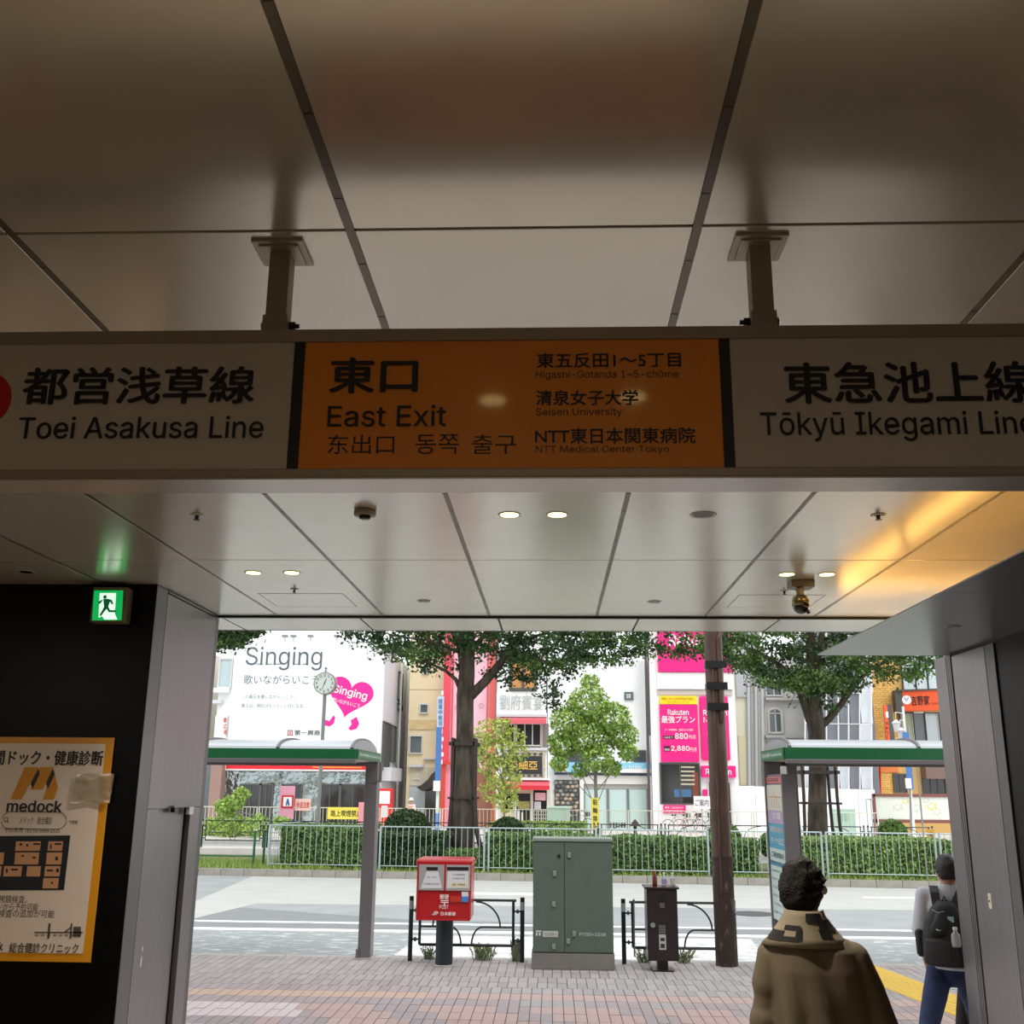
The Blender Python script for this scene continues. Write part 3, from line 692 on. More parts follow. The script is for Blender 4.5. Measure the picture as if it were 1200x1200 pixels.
# ---------------------------------------------------------------- black street railings
M_rail = mat('railing_black_green', srgb(30, 42, 42), .35, .3)
M_tape = mat('reflective_tape', srgb(150, 158, 158), .4)
def railing(x0, x1, Y, z0, h, label, group, rz=0):
    t = thing('street_railing', label, 'railing', ((x0 + x1) / 2, Y, z0), group)
    for x in (x0, x1):
        p = part('post', MB().cyl((x, Y, z0), (x, Y, z0 + h), .030, n=14), M_rail, t)
        part('reflective_band', MB().cyl((x, Y, z0 + h * .80), (x, Y, z0 + h * .93), .0315, n=14), M_tape, p)
    a, c = x0 + .12, x1 - .12; zt_, zb_ = z0 + h * .95, z0 + h * .25; zm = z0 + h * .53
    part('top_rail', MB().tube([(a - .04, Y, zt_), (c + .04, Y, zt_)], .017, 8), M_rail, t)
    part('bottom_rail', MB().tube([(a, Y, zb_), (c, Y, zb_)], .019, 8), M_rail, t)
    for x in (a, c): part('side_bar', MB().tube([(x, Y, zb_), (x, Y, zt_)], .019, 8), M_rail, t)
    m_ = (a + c) / 2
    for s in (-1, 1):
        part('middle_rail', MB().tube([(m_ + s * (c - m_), Y, zm), (m_ + s * .22 * (c - a) / 1.3, Y, zm)], .012, 8), M_rail, t)
        xi = m_ + s * .07; xo = m_ + s * .22 * (c - a) / 1.3
        part('curved_bar', MB().tube([(xo + (xi - xo) * math.sin(k * math.pi / 16), Y, zb_ + (zm - zb_) * (math.cos(k * math.pi / 16))) for k in range(9)], .012, 8), M_rail, t)
        xi = m_ + s * .12; xo = m_ + s * .47 * (c - a) / 1.3 + 0
        part('curved_bar', MB().tube([(xi + (xo - xi) * math.sin(k * math.pi / 16), Y, zm + (zt_ - .02 - zm) * math.cos(k * math.pi / 16)) for k in range(9)], .012, 8), M_rail, t)
    for x, s in ((x0, 1), (x1, -1)):
        for z in (z0 + h * .78, z0 + h * .33):
            part('coupling', MB().cyl((x, Y, z), (x + s * .11, Y, z), .012, n=8).cyl((x + s * .05, Y, z), (x + s * .075, Y, z), .028, n=10), M_rail, t)
    return t
Yr = 14.55
railing(P(481, 1100, Yr).x, P(612, 1100, Yr).x, Yr, 0, .80, 'black curved street railing behind the red postbox', 'near black railings')
railing(P(731, 1100, Yr).x, P(861, 1100, Yr).x, Yr, 0, .80, 'black curved street railing behind the brown bin', 'near black railings')

# ---------------------------------------------------------------- red postbox
Yp = 13.92
c = G(521, 1130); pb_ = thing('postbox', 'red two-slot postbox on a dark round pillar', 'postbox', (c.x, 14.2, 0))
M_post = mat('post_red', srgb(176, 8, 22), .35, coat=.3, var=.03, scale=10)
part('pillar', MB().cyl((c.x, 14.2, 0), (c.x, 14.2, .62), .112, n=28), mat('pillar_dark', srgb(34, 44, 46), .4, .2), pb_, smooth=False)
part('pillar_collar', MB().cyl((c.x, 14.2, 0), (c.x, 14.2, .02), .15, n=24), M_kerb, pb_)
zt = P(521, 1008, Yp).z; zb = P(521, 1079, Yp).z; x0 = P(487.5, 1045, Yp).x; x1 = P(552, 1045, Yp).x
body = part('body', MB().box(x0, x1, Yp + .02, Yp + .56, zb, zt), M_post, pb_, bevel=.02)
part('roof', MB().box(x0 - .012, x1 + .012, Yp - .01, Yp + .57, zt - .075, zt + .012), M_post, pb_, bevel=.03)
b = MB(); b.box(x0 + .01, x0 + .03, Yp, Yp + .03, zb, zt - .07); b.box(x1 - .03, x1 - .01, Yp, Yp + .03, zb, zt - .07); b.box(x0 + .01, x1 - .01, Yp, Yp + .03, zb, zb + .02); part('front_rim', b, M_post, pb_, bevel=.004)
M_face = mat('postbox_silver', srgb(172, 170, 168), .4, .3); M_lab = mat('postbox_label', srgb(208, 208, 210), .5)
fp = part('slot_plate', MB().pbox(491, 1013, 551, 1043.5, Yp, .006, .02), M_face, pb_, bevel=.002)
part('centre_strip', MB().pbox(520.5, 1012.5, 522.5, 1043.5, Yp - .006, .004), M_post, fp)
for x0_, x1_, m in ((500, 513, 1), (524, 549, 2)):
    part('letter_slot', MB().pbox(x0_, 1016, x1_, 1020, Yp - .004, .006), M_groove, fp)
    part('slot_lip', MB().pbox(x0_ - .5, 1014.6, x1_ + .5, 1016, Yp - .004, .02), M_face, fp)
part('instruction_plate', MB().ppoly([(500, 1021), (513.5, 1021), (518, 1041), (493, 1041)], Yp - .006, .004), M_lab, fp)
part('instruction_plate', MB().ppoly([(524.5, 1021), (549, 1021), (549, 1041), (523.5, 1041)], Yp - .006, .004), M_lab, fp)
part('notice', MB().pbox(528, 1034, 547, 1040, Yp - .010, .002), mat('print_cream', srgb(214, 206, 178), .5), fp)
part('lettering', MB().tpx('手紙・はがき', 500, 1027, 512, 1029, Yp - .0115).tpx('LETTERS POSTCARDS', 497, 1035, 515, 1037, Yp - .0115).tpx('その他郵便物', 530, 1024, 545, 1026, Yp - .0115).tpx('OTHER MAIL', 530, 1028.5, 545, 1030.5, Yp - .0115)
     .tpx('速達・国際郵便', 530, 1035.5, 545, 1038, Yp - .013), M_pink, fp)
M_pw = mat('print_white', srgb(238, 232, 232), .5)
part('lettering', MB().tpx('郵便', 515.5, 1048, 526, 1054, Yp - .003, .012).pbox(516.5, 1055, 525.5, 1056, Yp - .002, .001).pbox(516.5, 1057, 525.5, 1058, Yp - .002, .001).pbox(520.4, 1057, 521.6, 1061.5, Yp - .002, .001)
     .tpx('POST', 515, 1060.5, 525.5, 1065, Yp - .003).tpx('JP', 506.5, 1068, 513.5, 1072.5, Yp - .003, .02).tpx('日本郵便', 516.5, 1068.5, 534, 1073, Yp - .003, .012), M_pw, pb_)
b = MB().pbox(541, 1045, 549, 1050.5, Yp - .002, .002); part('sticker', b, M_lab, pb_); part('sticker', MB().pbox(541, 1050.5, 549, 1057, Yp - .002, .002), mat('sticker_blue', srgb(60, 130, 196), .5), pb_, label='blue half of the small sticker')
part('sticker', MB().pbox(528, 1050, 540.5, 1057, Yp - .002, .002), mat('sticker_red', srgb(184, 44, 30), .5), pb_, label='faded red sticker')

# ---------------------------------------------------------------- green cable cabinet
Yc = 14.0
c = G(670, 1131.5); cab = thing('utility_cabinet', 'large grey-green utility cabinet with two doors on a concrete plinth', 'cabinet', (c.x, Yc + .25, 0))
x0 = P(624.5, 1060, Yc).x; x1 = P(718.5, 1060, Yc).x; zt = P(670, 985, Yc).z; zb = P(670, 1117, Yc).z; xm = P(661.5, 1060, Yc).x
M_cab = mat('cabinet_green', srgb(84, 98, 87), .55, var=.05, scale=5, bump=.1, bscale=100)
part('plinth', MB().box(x0 - .015, x1 + .01, Yc + .01, Yc + .5, 0, zb - .002), mat('plinth_concrete', srgb(120, 116, 112), .9, var=.1, scale=6), cab, bevel=.008)
part('cabinet_body', MB().box(x0, x1, Yc + .02, Yc + .5, zb, zt), M_cab, cab, bevel=.006)
part('roof_cap', MB().box(x0 - .008, x1 + .008, Yc - .015, Yc + .51, zt - .015, zt + .03), mat('cabinet_cap', srgb(128, 140, 130), .5), cab, bevel=.01)
for a, c_ in ((x0 + .004, xm - .004), (xm + .004, x1 - .004)):
    part('door', MB().box(a, c_, Yc, Yc + .02, zb + .01, zt - .02), M_cab, cab, bevel=.004)
M_fit = mat('cabinet_fitting', srgb(132, 146, 136), .45, .2)
for x, y, w in ((667, 1002, 4), (650, 1023.5, 4), (649, 1059.5, 4), (649, 1109, 4), (666, 1103, 4), (673, 1094, 4)):
    part('hinge_cover', MB().pbox(x - w / 2, y - 3.2, x + w / 2, y + 3.2, Yc, .025), M_fit, cab, bevel=.006)
part('lock', MB().cyl(P(655, 1003, Yc), P(655, 1003, Yc) - Vector((0, .02, 0)), .02, n=14), M_blackpl, cab)
part('label_plate', MB().pbox(636, 1091, 654, 1098, Yc - .001, .003), mat('label_grey', srgb(182, 184, 180), .5), cab)
part('lettering', MB().tpx('五反田東-3', 638, 1093, 652, 1096.5, Yc - .006), mat('label_ink', srgb(110, 112, 110), .5), cab)
part('lettering', MB().tpx('PT(50+15)W', 679, 1093, 710, 1097.5, Yc - .003), M_lab, cab)
part('lettering', MB().pbox(628, 1090.5, 634.5, 1092, Yc - .001, .002).pbox(628, 1092.7, 630, 1096.5, Yc - .001, .002).pbox(631.5, 1092.7, 633.5, 1096.5, Yc - .001, .002), M_lab, cab, label='small white mark')

# ---------------------------------------------------------------- dark bin with bottles on it
Yb = 13.95
bn = thing('dark_bin', 'tall dark brown metal box on a short foot with bottles on its lid', 'bin', (P(777, 1130, Yb).x, Yb + .2, 0))
M_bin = mat('bin_brown', srgb(46, 38, 38), .35, .3)
x0 = P(758.5, 1080, Yb).x; x1 = P(794.5, 1080, Yb).x; zt = P(777, 1042, Yb).z; zb = P(777, 1126.5, Yb).z
part('body', MB().box(x0, x1, Yb, Yb + .38, zb, zt), M_bin, bn, bevel=.006)
part('lid', MB().box(x0 - .025, x1 + .025, Yb - .02, Yb + .40, zt, zt + .025), M_bin, bn, bevel=.004); ztl = zt + .025
part('foot', MB().box(x0 + .13, x1 - .13, Yb + .08, Yb + .3, 0.015, zb), M_bin, bn); part('foot_plate', MB().box(x0 + .06, x1 - .06, Yb + .04, Yb + .34, 0, .015), M_bin, bn)
part('recessed_window', MB().pbox(772, 1050, 780, 1066, Yb, .004), M_blackpl, bn); part('window_latch', MB().pbox(773, 1058, 779, 1064, Yb - .004, .006), M_steel2, bn)
part('round_lock', MB().cyl(P(765, 1084, Yb), P(765, 1084, Yb) - Vector((0, .02, 0)), .03, n=18), M_fit, bn)
part('badge', MB().pbox(772, 1084, 780, 1094, Yb, .004), M_steel2, bn)
st = part('sticker', MB().pbox(772.5, 1095, 780.5, 1113, Yb, .002), mat('sticker_grey', srgb(176, 176, 174), .5), bn); part('sticker_print', MB().pbox(774, 1099, 779, 1103, Yb - .002, .001).pbox(774, 1106, 779, 1111, Yb - .002, .001), M_pink, st)
def bottle(px, col, capc, label, hgt=.17, lab=None):
    x = P(px, 1040, Yb + .15).x; t = thing('drink_bottle', label, 'bottle', (x, Yb + .15, ztl))
    r = .032
    part('body', MB().lathe((x, Yb + .15, ztl), [(r * .9, 0), (r, .01), (r, hgt * .55), (r * .85, hgt * .66), (.013, hgt * .86), (.013, hgt * .93)], 16), col, t, smooth=True)
    part('cap', MB().cyl((x, Yb + .15, ztl + hgt * .93), (x, Yb + .15, ztl + hgt * 1.03), .016, n=14), capc, t)
    if lab: part('paper_label', MB().cyl((x, Yb + .15, ztl + hgt * .18), (x, Yb + .15, ztl + hgt * .52), r + .001, n=16, cap=False), lab, t)
M_pet = mat('clear_bottle', srgb(200, 204, 206), .12, trans=.5)
bottle(767.5, mat('amber_bottle', srgb(110, 30, 24), .15, coat=.6), M_red, 'slim dark red bottle on the brown bin lid', .18)
bottle(778.5, M_pet, M_white, 'clear bottle with a violet label, middle on the bin lid', .16, mat('label_violet', srgb(140, 130, 176), .5))
bottle(788.5, M_pet, M_white, 'clear bottle with a grey label, right end of the bin lid', .16, mat('label_palegrey', srgb(170, 172, 166), .5))
xq = P(743, 1090, Yr - .05).x; s_ = MB(); s_.tube([(xq, Yr - .06, .10), (xq + .004, Yr - .05, .78)], .012, 6); s_.sph((xq + .004, Yr - .05, .79), .016, 8, 6)
solo('furled_rod', s_, M_steel, 'thin grey rod leaning on the railing left of the brown bin', 'rod')

# ---------------------------------------------------------------- brown steel pole
c = G(853, 1133); Yq = c.y + .1
pl = thing('street_pole', 'tall rusty brown steel street pole at the kerb', 'pole', (c.x, Yq, 0))
M_pole = mat('pole_brown', srgb(82, 60, 50), .5, .3, var=.35, scale=7, stretch=(1, 1, .35)); 
M_pole2 = worn('pole_sleeve', srgb(60, 46, 40), srgb(150, 130, 116), 12, .55, .75, (1, 1, .4))
part('shaft', MB().cyl((c.x, Yq, 0), (c.x, Yq, 7.5), .132, .118, n=24), M_pole, pl, smooth=False)
part('weathered_sleeve', MB().cyl((c.x, Yq, 0), (c.x, Yq, 1.32), .139, n=24).cyl((c.x, Yq, 1.32), (c.x, Yq, 1.35), .145, n=24), M_pole2, pl)
cd = [(c.x + .13, Yq - .09, 7.2), (c.x + .13, Yq - .09, 4.5), (c.x + .10, Yq - .10, 4.36), (c.x + .06, Yq - .13, 4.25), (c.x + .06, Yq - .13, 3.1)]
part('conduit', MB().tube(cd, .035, 10), M_pole, pl)
part('conduit', MB().tube([(c.x - .04, Yq - .135, .9), (c.x - .04, Yq - .135, 3.9)], .016, 8), M_pole, pl, label='thin cable pipe')
for py in (780, 805, 829):
    z = P(838, py, Yq).z
    part('pole_band', MB().cyl((c.x, Yq, z - .04), (c.x, Yq, z + .04), .136, n=20).box(c.x - .14, c.x + .15, Yq - .17, Yq - .12, z - .05, z + .05), M_blackpl, pl)

# ---------------------------------------------------------------- bus shelters
M_sgreen = mat('shelter_green', srgb(18, 92, 52), .4, coat=.2); M_spost = mat('shelter_steel', srgb(122, 118, 120), .45, .5); M_ssoff = mat('shelter_underside', srgb(176, 166, 146), .6)
M_vault = mat('roof_polycarbonate', srgb(164, 171, 176), .35, trans=.15)
def shelter(xa, xb, Yf, Yk, zb, zt, zv, side, label, ribs):
    # side: +1 when the open end towards the middle of the view is at xb, -1 when at xa
    t = thing('bus_shelter', label, 'bus shelter', ((xa + xb) / 2, (Yf + Yk) / 2, 0), 'bus shelters at the kerb')
    part('fascia', MB().box(xa, xb, Yf, Yf + .04, zb, zt), M_sgreen, t, bevel=.004); part('fascia', MB().box(xa, xb, Yk - .04, Yk, zb, zt), M_sgreen, t)
    xe = xb if side > 0 else xa; xo = xa if side > 0 else xb
    part('end_fascia', MB().box(xe - .02, xe + .02, Yf + .041, Yk - .041, zb, zt), M_sgreen, t, bevel=.003); part('end_fascia', MB().box(xo - .02, xo + .02, Yf + .041, Yk - .041, zb, zt), M_sgreen, t)
    e = part('route_plate', MB().box(xe + side * .021, xe + side * .026, Yf + .08, Yk - .1, zb + .03, zt - .03), mat('route_plate_green', srgb(58, 130, 96), .4), t)
    b = MB(); y_a, y_b = (Yf + .12, Yk - .15)
    if side > 0: b.text('五反田駅 Gotanda Sta.', (xe + .028, y_a, zb + .05), (0, 1, 0), (0, 0, 1), y_b - y_a, zt - zb - .1, .01)
    else: b.text('五反田駅 Gotanda Sta.', (xe - .028, y_b, zb + .05), (0, -1, 0), (0, 0, 1), y_b - y_a, zt - zb - .1, .01)
    part('lettering', b, M_pw, e)
    part('underside', MB().box(xa + .02, xb - .02, Yf + .04, Yk - .04, zb - .0, zb + .02), M_ssoff, t)
    part('gutter', MB().box(xa, xb, Yf - .01, Yf + .07, zb - .05, zb), M_spost, t, bevel=.004); part('gutter', MB().box(xa, xb, Yk - .07, Yk + .01, zb - .05, zb), M_spost, t)
    n = 14; ym = (Yf + Yk) / 2; ry = (Yk - Yf) / 2 - .06; b = MB()
    pr = [(ym - ry * math.cos(math.pi * k / n), zt + (zv - zt) * math.sin(math.pi * k / n)) for k in range(n + 1)]
    vs = [(x, y_, z_) for x in (xa + .03, xb - .03) for y_, z_ in pr]
    b.add(vs, [(k, k + 1, k + n + 2, k + n + 1) for k in range(n)] + [tuple(range(n + 1)), tuple(range(2 * n + 1, n, -1))])
    part('vault_roof', b, M_vault, t)
    for x in ribs: part('roof_rib', MB().tube([(x, y_, z_ + .005) for y_, z_ in pr], .025, 6), M_spost, t)
    return t
Yf, Yk = 13.05, 14.9
zt = P(417, 877.5, Yf).z; zb = P(417, 889.5, Yf).z; zv = P(415, 868, (Yf + Yk) / 2).z
xb = P(417, 883, Yf).x
s1 = shelter(xb - 6.2, xb, Yf, Yk, zb, zt, zv, 1, 'green-edged bus shelter roof on the left, by the clock', [xb - .06, xb - 1.0, xb - 2.0, xb - 3.0, xb - 4.0, xb - 5.0])
g = G(428, 1123); x0 = P(418.5, 1123, 14.62).x; x1 = P(433.5, 1123, 14.62).x
for dx in (0, -5.4):
    p = part('post', MB().box(x0 + dx, x1 + dx, 14.62, 14.88, 0, zb), M_spost, s1, bevel=.008)
    part('base_plate', MB().box(x0 - .05 + dx, x1 + .03 + dx, 14.58, 14.92, 0, .015), M_kerb, p)
    if dx == 0: part('post_shoe', MB().box(x0 - .02, x0 + .02, 14.60, 14.7, 0, .12), M_spost, p)
part('bracket', MB().box(x1 + .02, x1 + .06, 14.6, 14.64, zb - .25, zb).box(x1 - .05, x1 + .06, 14.6, 14.64, zb - .27, zb - .25), M_spost, s1)
Yf, Yk = 12.95, 14.45
xa = P(921, 882, Yf).x; zt = P(921, 875.5, Yf).z; zb = P(921, 889.5, Yf).z; zv = P(921, 867, (Yf + Yk) / 2).z
s2 = shelter(xa, xa + 6.0, Yf, Yk, zb, zt, zv, -1, 'green-edged bus shelter roof on the right, with a timetable board', [xa + .06, xa + 1.62, xa + 3.2, xa + 4.8])
part('post', MB().box(xa - .02, xa + .2, Yk - .2, Yk - .02, zb - .32, zb).box(xa + .30, xa + .42, Yk - .2, Yk - .1, 0, zb), M_spost, s2, bevel=.008)
part('post', MB().box(xa + 4.9, xa + 5.1, Yk - .2, Yk - .02, 0, zb), M_spost, s2)
# timetable board under the right shelter: face to the left
Yn, Yo = 13.25, 14.35
xp = P(918, 950, Yn).x; zt = P(920, 907, Yn).z
bd = thing('timetable_board', 'tall framed bus timetable board with blue and white sheets under the right shelter', 'notice board', (xp + .09, (Yn + Yo) / 2, 0))
part('frame_post', MB().box(xp, xp + .17, Yn, Yn + .06, 0, zt), M_spost, bd, bevel=.005); part('frame_post', MB().box(xp, xp + .17, Yo - .06, Yo, 0, zt), M_spost, bd, bevel=.005)
part('board_case', MB().box(xp + .02, xp + .16, Yn + .06, Yo - .06, .62, zt), M_spost, bd)
M_sheet = mat('sheet_pale', srgb(196, 214, 208), .35)
hz = zt - .62; ys0, ys1 = Yn + .08, Yo - .08
for a, c_, m, lb in ((.0, .37, M_sheet, 'pale lower notice sheet'), (.37, .40, mat('sheet_blue', srgb(60, 138, 170), .35), 'blue line'), (.40, .49, M_sheet, 'white heading sheet'), (.49, .66, mat('sheet_teal', srgb(70, 160, 190), .35), 'blue sheet'),
                     (.66, .75, mat('sheet_lilac', srgb(178, 160, 190), .35), 'lilac sheet'), (.75, .93, mat('sheet_cream', srgb(206, 204, 190), .35), 'route map sheet'), (.94, .985, mat('sheet_red', srgb(206, 110, 110), .35), 'red heading strip')):
    part('notice_sheet', MB().box(xp + .014, xp + .02, ys0, ys1, .62 + hz * a, .62 + hz * c_ - .003), m, bd, label=lb)
b = MB()
b.text('ご利用案内', (xp + .012, ys1 - .08, .62 + hz * .425), (0, -1, 0), (0, 0, 1), (ys1 - ys0) * .8, .07, .01)
for k in range(7): b.text('のりば時刻表のご案内' if k % 2 else '五反田駅 バス 運行系統', (xp + .012, ys1 - .06, .70 + k * .1), (0, -1, 0), (0, 0, 1), (ys1 - ys0) * .75, .03)
b.text('バスのりば', (xp + .012, ys1 - .1, .62 + hz * .95), (0, -1, 0), (0, 0, 1), (ys1 - ys0) * .7, .05, .01)
part('lettering', b, mat('sheet_ink', srgb(60, 80, 90), .5), bd)
b = MB(); b.text('22番', (xp + .012, ys1 - .3, .62 + hz * .69), (0, -1, 0), (0, 0, 1), .5, .09, .01).text('運賃改定のお知らせ', (xp + .012, ys1 - .12, .62 + hz * .6), (0, -1, 0), (0, 0, 1), .75, .07, .01).text('ダイヤ改正', (xp + .012, ys1 - .12, .62 + hz * .52), (0, -1, 0), (0, 0, 1), .75, .08, .01)
part('lettering', b, M_pw, bd)

b = MB()
for (a, z_) in ((.25, .78), (.4, .83), (.55, .86), (.7, .80)): b.box(xp + .012, xp + .013, ys0 + a * .9 - .008, ys0 + a * .9 + .008, .62 + hz * .77, .62 + hz * z_ + .05)
b.box(xp + .012, xp + .013, ys0 + .1, ys1 - .1, .62 + hz * .84, .62 + hz * .847)
part('route_diagram', b, mat('diagram_orange', srgb(200, 140, 90), .5), bd)

# ---------------------------------------------------------------- weeds at the pavement edge
M_weed = mat('weed_green', srgb(140, 152, 112), .7, island=.3)
def tuft(b, x, y, z, n, h, spread, w=.006):
    for _ in range(n):
        a = random.uniform(0, 6.28); s = random.uniform(.1, 1) * spread; hh = h * random.uniform(.4, 1)
        bx, by = x + random.gauss(0, spread * .4), y + random.gauss(0, spread * .3)
        tx, ty = bx + s * math.cos(a), by + s * math.sin(a) * .6; px_, py_ = -math.sin(a) * w, math.cos(a) * w
        b.add([(bx - px_, by - py_, z), (bx + px_, by + py_, z), (tx + px_ * .6, ty, z + hh * .8), (tx, ty, z + hh)], [(0, 1, 2, 3)])
        for q in range(2):
            f = random.uniform(.4, .95); cx, cy, cz = bx + (tx - bx) * f, by + (ty - by) * f, z + hh * f
            r = .014; b.add([(cx - r, cy, cz), (cx, cy - r * .5, cz + r * .6), (cx + r, cy, cz), (cx, cy + r * .5, cz - r * .6)], [(0, 1, 2, 3)])
for px, py, n, h, sp, lb in ((504, 1122, 50, .18, .10, 'thin weeds at the kerb left of the postbox pillar'), (566, 1126, 110, .22, .13, 'bushy weeds at the kerb between postbox and cabinet'), (604, 1128, 100, .32, .07, 'tall weeds against the left side of the green cabinet'),
                              (755, 1129, 50, .2, .1, 'small weeds left of the brown bin foot'), (803, 1130, 60, .2, .12, 'small weeds between the brown bin and the pole')):
    g = G(px, py); b = MB(); tuft(b, g.x, min(g.y + .1, 14.7), 0, n, h, sp); solo('weed_tuft', b, M_weed, lb, 'weeds', kind='stuff')
# ================================================================ PLANTED ISLAND, FENCES, TREES
M_soil = mat('island_soil', srgb(104, 112, 70), .95, var=.3, scale=6)
IZ = .06
def skew(o):  # keep world coordinates: objects along the kerb are built in (s, n) coordinates and turned
    o.rotation_euler.z = math.atan2(kd.y, kd.x); return o
b = MB(); b.prism([K(-3, .2, RZ), K(34, .2, RZ), K(34, 6.2, RZ), K(-3, 6.2, RZ)], (0, 0, IZ - RZ)); isl = struct('floor_island', b, M_soil)
ik = thing('island_kerb', 'grey kerb stones edging the planted island across the road', 'kerb', (*K(10, .1).xy, RZ))
k0 = None
for i in range(-5, 55):
    if k0 is None:
        b = MB(); b.prism([K(i * .62 + .006, 0, RZ), K(i * .62 + .614, 0, RZ), K(i * .62 + .614, .2, RZ), K(i * .62 + .006, .2, RZ)], (0, 0, .17)); k0 = part('kerb_stone', b, mat('kerb_dark', srgb(150, 146, 138), .9, var=.12, scale=4, island=.1), ik); ki = i
    else: dup(k0, ik, kd * ((i - ki) * .62))
M_f1 = mat('fence_pale_blue', srgb(166, 182, 184), .45, .2); M_f2 = mat('fence_cream', srgb(212, 214, 200), .5)
def fence(o, d, L, h, z, n, m, label, group, r=.009, gap=.12):
    """one section: two posts, two rails, n pickets, every one a part"""
    e = o + d * L; t = thing('guard_fence', label, 'fence', (*((o + e) / 2).xy, z), group)
    for q in (o + d * .03, e - d * .03): part('post', MB().tube([Vector((q.x, q.y, z)), Vector((q.x, q.y, z + h))], .028, 8), m, t)
    for zz, rr in ((z + h - .02, .020), (z + gap, .015)): part('rail', MB().tube([Vector((o.x, o.y, zz)) + d * .03, Vector((e.x, e.y, zz)) - d * .03], rr, 6), m, t)
    p0 = None
    for i in range(n):
        s = L * (i + 1) / (n + 1)
        if p0 is None:
            q = o + d * s; p0 = part('picket', MB().cyl((q.x, q.y, z + gap), (q.x, q.y, z + h - .03), r, n=6, cap=False), m, t); s0 = s
        else: dup(p0, t, d * (s - s0))
    return t
def Kpx(px, n):          # point on the line n behind the kerb, under photo column px
    g0 = P(px, 1020, 20); a, c = K(0, n), K(1, n); dx, dy = c.x - a.x, c.y - a.y
    k = g0.x / g0.y; s = (a.x - k * a.y) / (k * dy - dx); return s
fx = [312, 443, 571, 703, 835, 969, 1103, 1240]
nm = ['leftmost section, at the grass corner', 'section behind the left shelter post', 'section behind the red postbox', 'section behind the green cabinet', 'section left of the brown street pole', 'section right of the street pole', 'section behind the walking man']
nm = ['leftmost pale guard fence section, ending at the grass corner', 'pale guard fence section behind the shelter post', 'pale guard fence section behind the red postbox and cabinet', 'pale guard fence section between green cabinet and brown pole',
      'pale guard fence section between brown pole and timetable board', 'pale guard fence section right of the timetable board', 'pale guard fence section behind the right steel pier']
for i in range(7):
    sa, sb = Kpx(fx[i], .75), Kpx(fx[i + 1], .75)
    fence(K(sa, .75) , kd, sb - sa - .06, 1.14, IZ, 17, M_f1, nm[i], 'pale guard fence along the island')
# the short return of the fence at the grass corner
sa = Kpx(312, .75); fence(K(sa, .85), kn, 2.6, 1.14, IZ, 13, M_f1, 'pale guard fence section turning back from the grass corner', 'pale guard fence along the island')

# ---- leaves
def leafmat(name, c, isl_=.35, tr=.3, rough=.5):
    m = mat(name, c, rough, island=isl_, spec=.3); n = m.node_tree
    return m
M_leafd = leafmat('leaf_dark', srgb(50, 78, 38)); M_leafm = leafmat('leaf_mid', srgb(84, 114, 54)); M_leafl = leafmat('leaf_bright', srgb(150, 180, 88)); M_leafh = leafmat('hedge_leaf', srgb(104, 134, 72)); M_leafhd = leafmat('hedge_leaf_dark', srgb(62, 86, 50)); M_grass = leafmat('grass_blade', srgb(142, 164, 84))
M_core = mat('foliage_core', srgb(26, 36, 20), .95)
M_bark = mat('bark', srgb(76, 68, 58), .95, var=.6, scale=6, bump=1.0, bscale=12, stretch=(1, 1, .25))
M_bark2 = mat('bark_pale', srgb(140, 134, 122), .9, var=.15, scale=6)
def leaf(b, c, s, up=.3):
    a = Vector((random.gauss(0, 1), random.gauss(0, 1), random.gauss(0, 1))).normalized()
    n = Vector((random.gauss(0, 1), random.gauss(0, 1), random.gauss(0, 1) + up)); u = a.cross(n)
    if u.length < 1e-3: return
    u = u.normalized() * (s * .32); a = a * s * .5
    i = len(b.v); b.v += [tuple(c - a), tuple(c + u - a * .1), tuple(c + a), tuple(c - u - a * .1)]; b.f.append((i, i + 1, i + 2, i + 3)); b.m.append(0); b.smooth.append(False)
def blob(b, c, rx, ry, rz, n, s, shell=.55, flat=None):
    c = Vector(c)
    for _ in range(n):
        d = Vector((random.gauss(0, 1), random.gauss(0, 1), random.gauss(0, 1))).normalized()
        k = random.uniform(shell, 1.0) ** .6
        leaf(b, c + Vector((d.x * rx * k, d.y * ry * k, d.z * rz * k)), s * random.uniform(.7, 1.25))
def hedgebox(b, s0, s1, n0, n1, z0, z1, cnt, s, wob=.10):
    for _ in range(cnt):
        u = random.random(); ss = random.uniform(s0, s1)
        bump_ = wob * noise.noise(Vector((ss * 1.1, 3.1, z0))) * 1.2
        f = random.random()
        if f < .62: n_ = n0 + random.uniform(-.05, .10) + wob * noise.noise(Vector((ss * 2, 0, u * 3))); z = z0 + (z1 + bump_ - z0) * u
        else: n_ = random.uniform(n0, n1); z = z1 + bump_ + random.uniform(-.08, .05)
        leaf(b, K(ss, n_, z), s * random.uniform(.7, 1.3))
def hedge(px0, px1, n0, n1, z1, cnt, label, lm, s=.10, core=True):
    s0, s1 = Kpx(px0, n0), Kpx(px1, n0); mid = K((s0 + s1) / 2, (n0 + n1) / 2)
    t = thing('hedge', label, 'hedge', (mid.x, mid.y, IZ), 'clipped hedges on the island')
    if core:
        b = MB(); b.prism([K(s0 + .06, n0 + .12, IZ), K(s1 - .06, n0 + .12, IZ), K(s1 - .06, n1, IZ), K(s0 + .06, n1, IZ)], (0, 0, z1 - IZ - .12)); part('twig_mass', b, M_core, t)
    b = MB(); hedgebox(b, s0, s1, n0, n1, IZ, z1, cnt, s); part('foliage', b, lm, t, kind='stuff')
hedge(326, 430, 1.0, 2.6, 1.12, 8500, 'leafy hedge at the left end of the island', M_leafh)
hedge(437, 520, 1.0, 2.4, .98, 6500, 'dark hedge between shelter post and big tree', M_leafhd)
